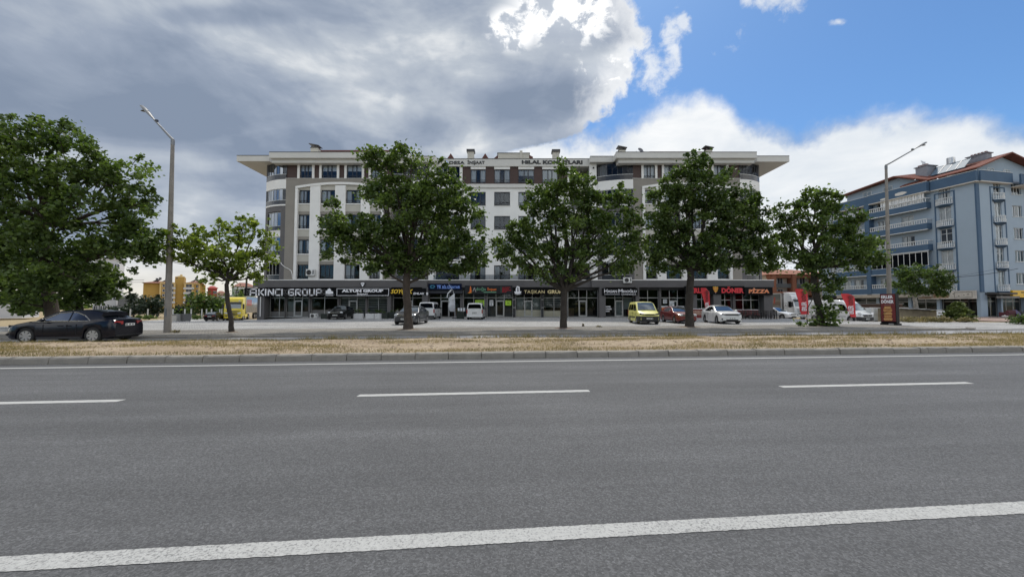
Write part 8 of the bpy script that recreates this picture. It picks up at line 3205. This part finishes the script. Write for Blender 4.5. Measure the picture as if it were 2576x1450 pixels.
for i in range(4):
 v = 717.5 + 12.2 * i
 for (u, y) in ((412, -1.5), (495.5, -1.5)):
  far_window(och, W(u), Hh(v + 2.6), 1.5, 1.15, y)
 for (u, y) in ((429, -1.5), (473, -2.2)):
  w_ = 2.4 if u < 450 else 3.4
  far_window(och, W(u), Hh(v + 2.0), w_, 1.5, y)
  MB().box(W(u) - w_ * .62, W(u) + w_ * .62, y - 1.0, y - .01, Hh(v + 8.0), Hh(v + 3.4)).build('balcony', MAT['far_white'], och)
mb = MB()
for (u0, u1, va, vb, y0) in ((356, 438, 711, 704, -2), (459, 512, 709, 700.5, -3)):
 a, b, z0, z1 = W(u0), W(u1), Hh(va), Hh(vb)
 mb = MB().add([(a, y0, z0), (b, y0, z0), (b, 17, z0), (a, 17, z0), (a + 5, 6, z1), (b - 5, 6, z1)], [(0, 1, 5, 4), (1, 2, 5), (2, 3, 4, 5), (3, 0, 4)])
 mb.build('roof', MAT['far_roof'], och)
MB().prism_y([(W(436), Hh(694)), (W(460.5), Hh(694)), (W(460.5), Hh(692)), (W(450), Hh(689.5)), (W(436), Hh(693))], -.8, 12).build('roof', MAT['ochre_pale'], och)
MB().box(W(448), W(453.5), 2, 4, Hh(694), Hh(686)).build('chimney', MAT['ochre_pale'], och)
MB().box(W(439), W(443), -.64, -.6, Hh(697.5), Hh(694.8)).build('vent', MAT['far_window'], och)
for (u, v) in ((388, 702), (396, 700), (412, 702), (487, 700), (504, 702)):
 p_ = at(u, v, Y + 5)
 r = thing('solar_heater', {388: 'leftmost slanted solar heater on the ochre block roof', 396: 'second small solar heater on the ochre block roof', 412: 'solar heater beside the lamp post on the ochre block roof', 487: 'solar heater with upright tank on the right ochre roof', 504: 'solar heater at the right end of the ochre block roof'}[u], 'solar heater', (p_.x, Y + 5, Hh(706) + zb), 0, 'solar heaters on the ochre block roof')
 hgt = p_.z - (Hh(706) + zb)
 MB().add([(-1.0, 0, 0), (.9, 0, hgt * .8), (.9, 1, hgt * .8), (-1.0, 1, 0), (-.9, 0, -.15), (1.0, 0, hgt * .8 - .15), (1.0, 1, hgt * .8 - .15), (-.9, 1, -.15)], [(0, 1, 2, 3), (7, 6, 5, 4), (0, 4, 5, 1), (1, 5, 6, 2), (2, 6, 7, 3), (3, 7, 4, 0)]).build('panel', MAT['far_window'], r)
 MB().box(.7, 1.2, 0, 1, hgt * .6, hgt + .6).build('tank', MAT['bin_dark'], r)
def far_block(label, u0, u1, vt, Y, zb, wall, roofm, rows, cols, roofh, skirt=0, name='apartment_building', wsize=(1.3, 1.3), depth=14, rowtop=3.0, pitch=2.95, pale=None, rot=40):
 a0_, a1_ = (u0 - CX) / FPX, (u1 - CX) / FPX
 ra_ = math.radians(rot)
 xa = a0_ * Y
 r = thing(name, label, 'building', (xa, Y, zb), ra_)
 W_, H_ = (a1_ - a0_) * Y / (math.cos(ra_) - a1_ * math.sin(ra_)), at(CX, vt, Y).z - zb
 MB().box(0, W_, 0, depth, 0, H_).build('wall', MAT[wall], r)
 if roofh:
  MB().add([(-.6, -.6, H_), (W_ + .6, -.6, H_), (W_ + .6, depth + .6, H_), (-.6, depth + .6, H_), (W_ * .3, depth * .5, H_ + roofh), (W_ * .7, depth * .5, H_ + roofh)], [(0, 1, 5, 4), (1, 2, 5), (2, 3, 4, 5), (3, 0, 4), (0, 3, 2, 1)]).build('roof', MAT[roofm], r)
 else:
  MB().box(-.3, W_ + .3, -.3, depth + .3, H_, H_ + .4).build('roof', MAT[roofm], r)
 for i in range(rows):
  for c_ in cols:
   z = H_ - rowtop - pitch * i
   if z > .3:
    far_window(r, W_ * c_, z, wsize[0], wsize[1], 0)
 if pale:
  MB().box(-.2, W_ + .2, -.4, -.01, H_ - 1.0, H_ - .2).build('cornice', MAT[pale], r)
 return r
far_block('dark red apartment block seen beside the ochre one', 524, 545.5, 724, 215, -3, 'far_red', 'far_red', 3, (.75,), 1.5)
far_block('small pale house with brown chimney between red and green blocks', 548, 566, 736, 230, -3, 'far_cream', 'far_roof', 3, (.3, .7), 1.4)
far_block('low pale house above the yellow lorry cab', 559, 577, 742, 200, -3, 'far_white', 'far_roof', 2, (.25, .75), .0)
far_block('grey-green apartment block with pale cornice behind the left corner of the main block', 590, 640, 720, 150, -2, 'far_green', 'far_roof', 4, (.12, .35, .6, .85), 1.9, pale='far_white')
far_block('white tower block seen through the big plane tree at left', 235, 294, 650, 108, -1, 'far_white', 'far_white', 5, (.12, .3, .5, .70, .83, .94), 0, wsize=(.9, 1.3), rowtop=2.6, pitch=3.0)
far_block('long white building at the left edge behind the trees', -140, 58, 742, 62, -.6, 'far_white', 'far_white', 1, (.15, .45), 0, wsize=(1.4, 1.2), rowtop=2.2, depth=10)
far_block('low dark flat-roofed building behind the conifers at left', 296, 336, 746, 100, -1, 'bin_dark', 'far_white', 0, (), 0)
# pole at the left corner of the block
up = thing('utility_pole', 'thin dark utility pole left of the AKINCI GROUP sign', 'pole', (at(617.5, 790, 90).x, 90, -.8))
MB().box(-.14, .14, -.14, .14, 0, at(CX, 699, 90).z + .8).build('shaft', MAT['bark_dark'], up)
MB().box(-.1, .9, -.08, .08, at(CX, 701, 90).z + .8, at(CX, 699.5, 90).z + .8).build('cross_arm', MAT['bark_dark'], up)
# orange building far right behind the lorry
Y = 80.0
k = Y / FPX
x0 = at(1930, 740, Y).x
ob = thing('apartment_building', 'apartment block with orange beams and columns behind the white lorry', 'building', (x0, Y, -.6))
W = lambda u: (u - 1930) * k
Hh = lambda v: at(CX, v, Y).z + .6
MB().box(0, W(2108), 0, 14, 0, Hh(690)).build('wall', MAT['far_cream'], ob)
for (va, vb) in ((699.5, 691), (742, 733)):
 MB().box(-.2, W(2085), -1.3, -.01, Hh(va), Hh(vb)).build('beam', MAT['orange_wall'], ob)
for u in (1930, 1980, 2034, 2083):
 MB().box(W(u), W(u) + .8, -1.6, -.02, 0, Hh(691)).build('column', MAT['orange_wall'], ob)
for (va, vb) in ((724, 714), (757, 748)):
 MB().box(0, W(2085), -1.2, -1.05, Hh(va), Hh(vb)).build('balcony_parapet', MAT['bin_dark'], ob)
for u in (1945, 1962, 2000, 2018, 2050, 2068):
 for v in (713, 746):
  far_window(ob, W(u), Hh(v), 1.0, 1.5, 0)
MB().add([(-1, -1.8, Hh(691)), (W(2110), -1.8, Hh(691)), (W(2110), 16, Hh(691)), (-1, 16, Hh(691)), (4, 7, Hh(670)), (W(2100) - 4, 7, Hh(670))], [(0, 1, 5, 4), (1, 2, 5), (2, 3, 4, 5), (3, 0, 4), (0, 3, 2, 1)]).build('roof', MAT['orange_wall'], ob)
# low cream buildings closing the side street and the horizon
far_block('cream house with flat roof at the far end of the side street', 2060, 2140, 700, 100, -.6, 'far_cream', 'far_white', 3, (.2, .45, .7), 0, rot=-38)
lp = thing('utility_pole', 'grey concrete utility pole with a transformer beside the leafy tree', 'pole', (at(2066, 790, 62).x, 62, -.5))
MB().tube([(0, 0, 0), (0, 0, at(CX, 655, 62).z)], [.2, .13], 10).build('shaft', MAT['concrete_pole'], lp, smooth=True)
MB().cyl((-.1, -.5, at(CX, 722, 62).z + .5), (-.1, -.5, at(CX, 701, 62).z + .5), .42, None, 14).build('transformer', MAT['bin_pale'], lp, smooth=True, angle=50)
mb = MB().box(-.9, .9, -.08, .08, at(CX, 668, 62).z, at(CX, 666, 62).z)
mb.build('cross_arm', MAT['bin_dark'], lp)
# far tree line that closes the horizon between the buildings, and an unseen belt
rr = random.Random(11)
cs, rs, ns = [], [], []
for i in range(300):
 u = rr.choice((rr.uniform(-600, 900), rr.uniform(1900, 3400)))
 Y = rr.uniform(240, 330)
 p_ = at(u, 770, Y)
 h_ = rr.uniform(3, 8)
 if i % 2:  # added belt behind the camera, darkens the reflections in glass and paint
  Y = rr.uniform(-110, -60)
  p_ = Vector((rr.uniform(-260, 260), Y, 0))
  h_ = rr.uniform(7, 14)
 for j in range(7):
  cs.append((p_.x + rr.gauss(0, 3.2), Y + rr.gauss(0, 3), -1 + h_ * rr.random()))
  rs.append(2.6)
  ns.append(26)
o = leaf_cloud('far_and_unseen_trees', cs, rs, ns, 1.5, MAT['leaf_dark'], None)
tag(o, 'distant band of trees along the horizon and an added unseen belt behind the camera', 'trees', kind='stuff')
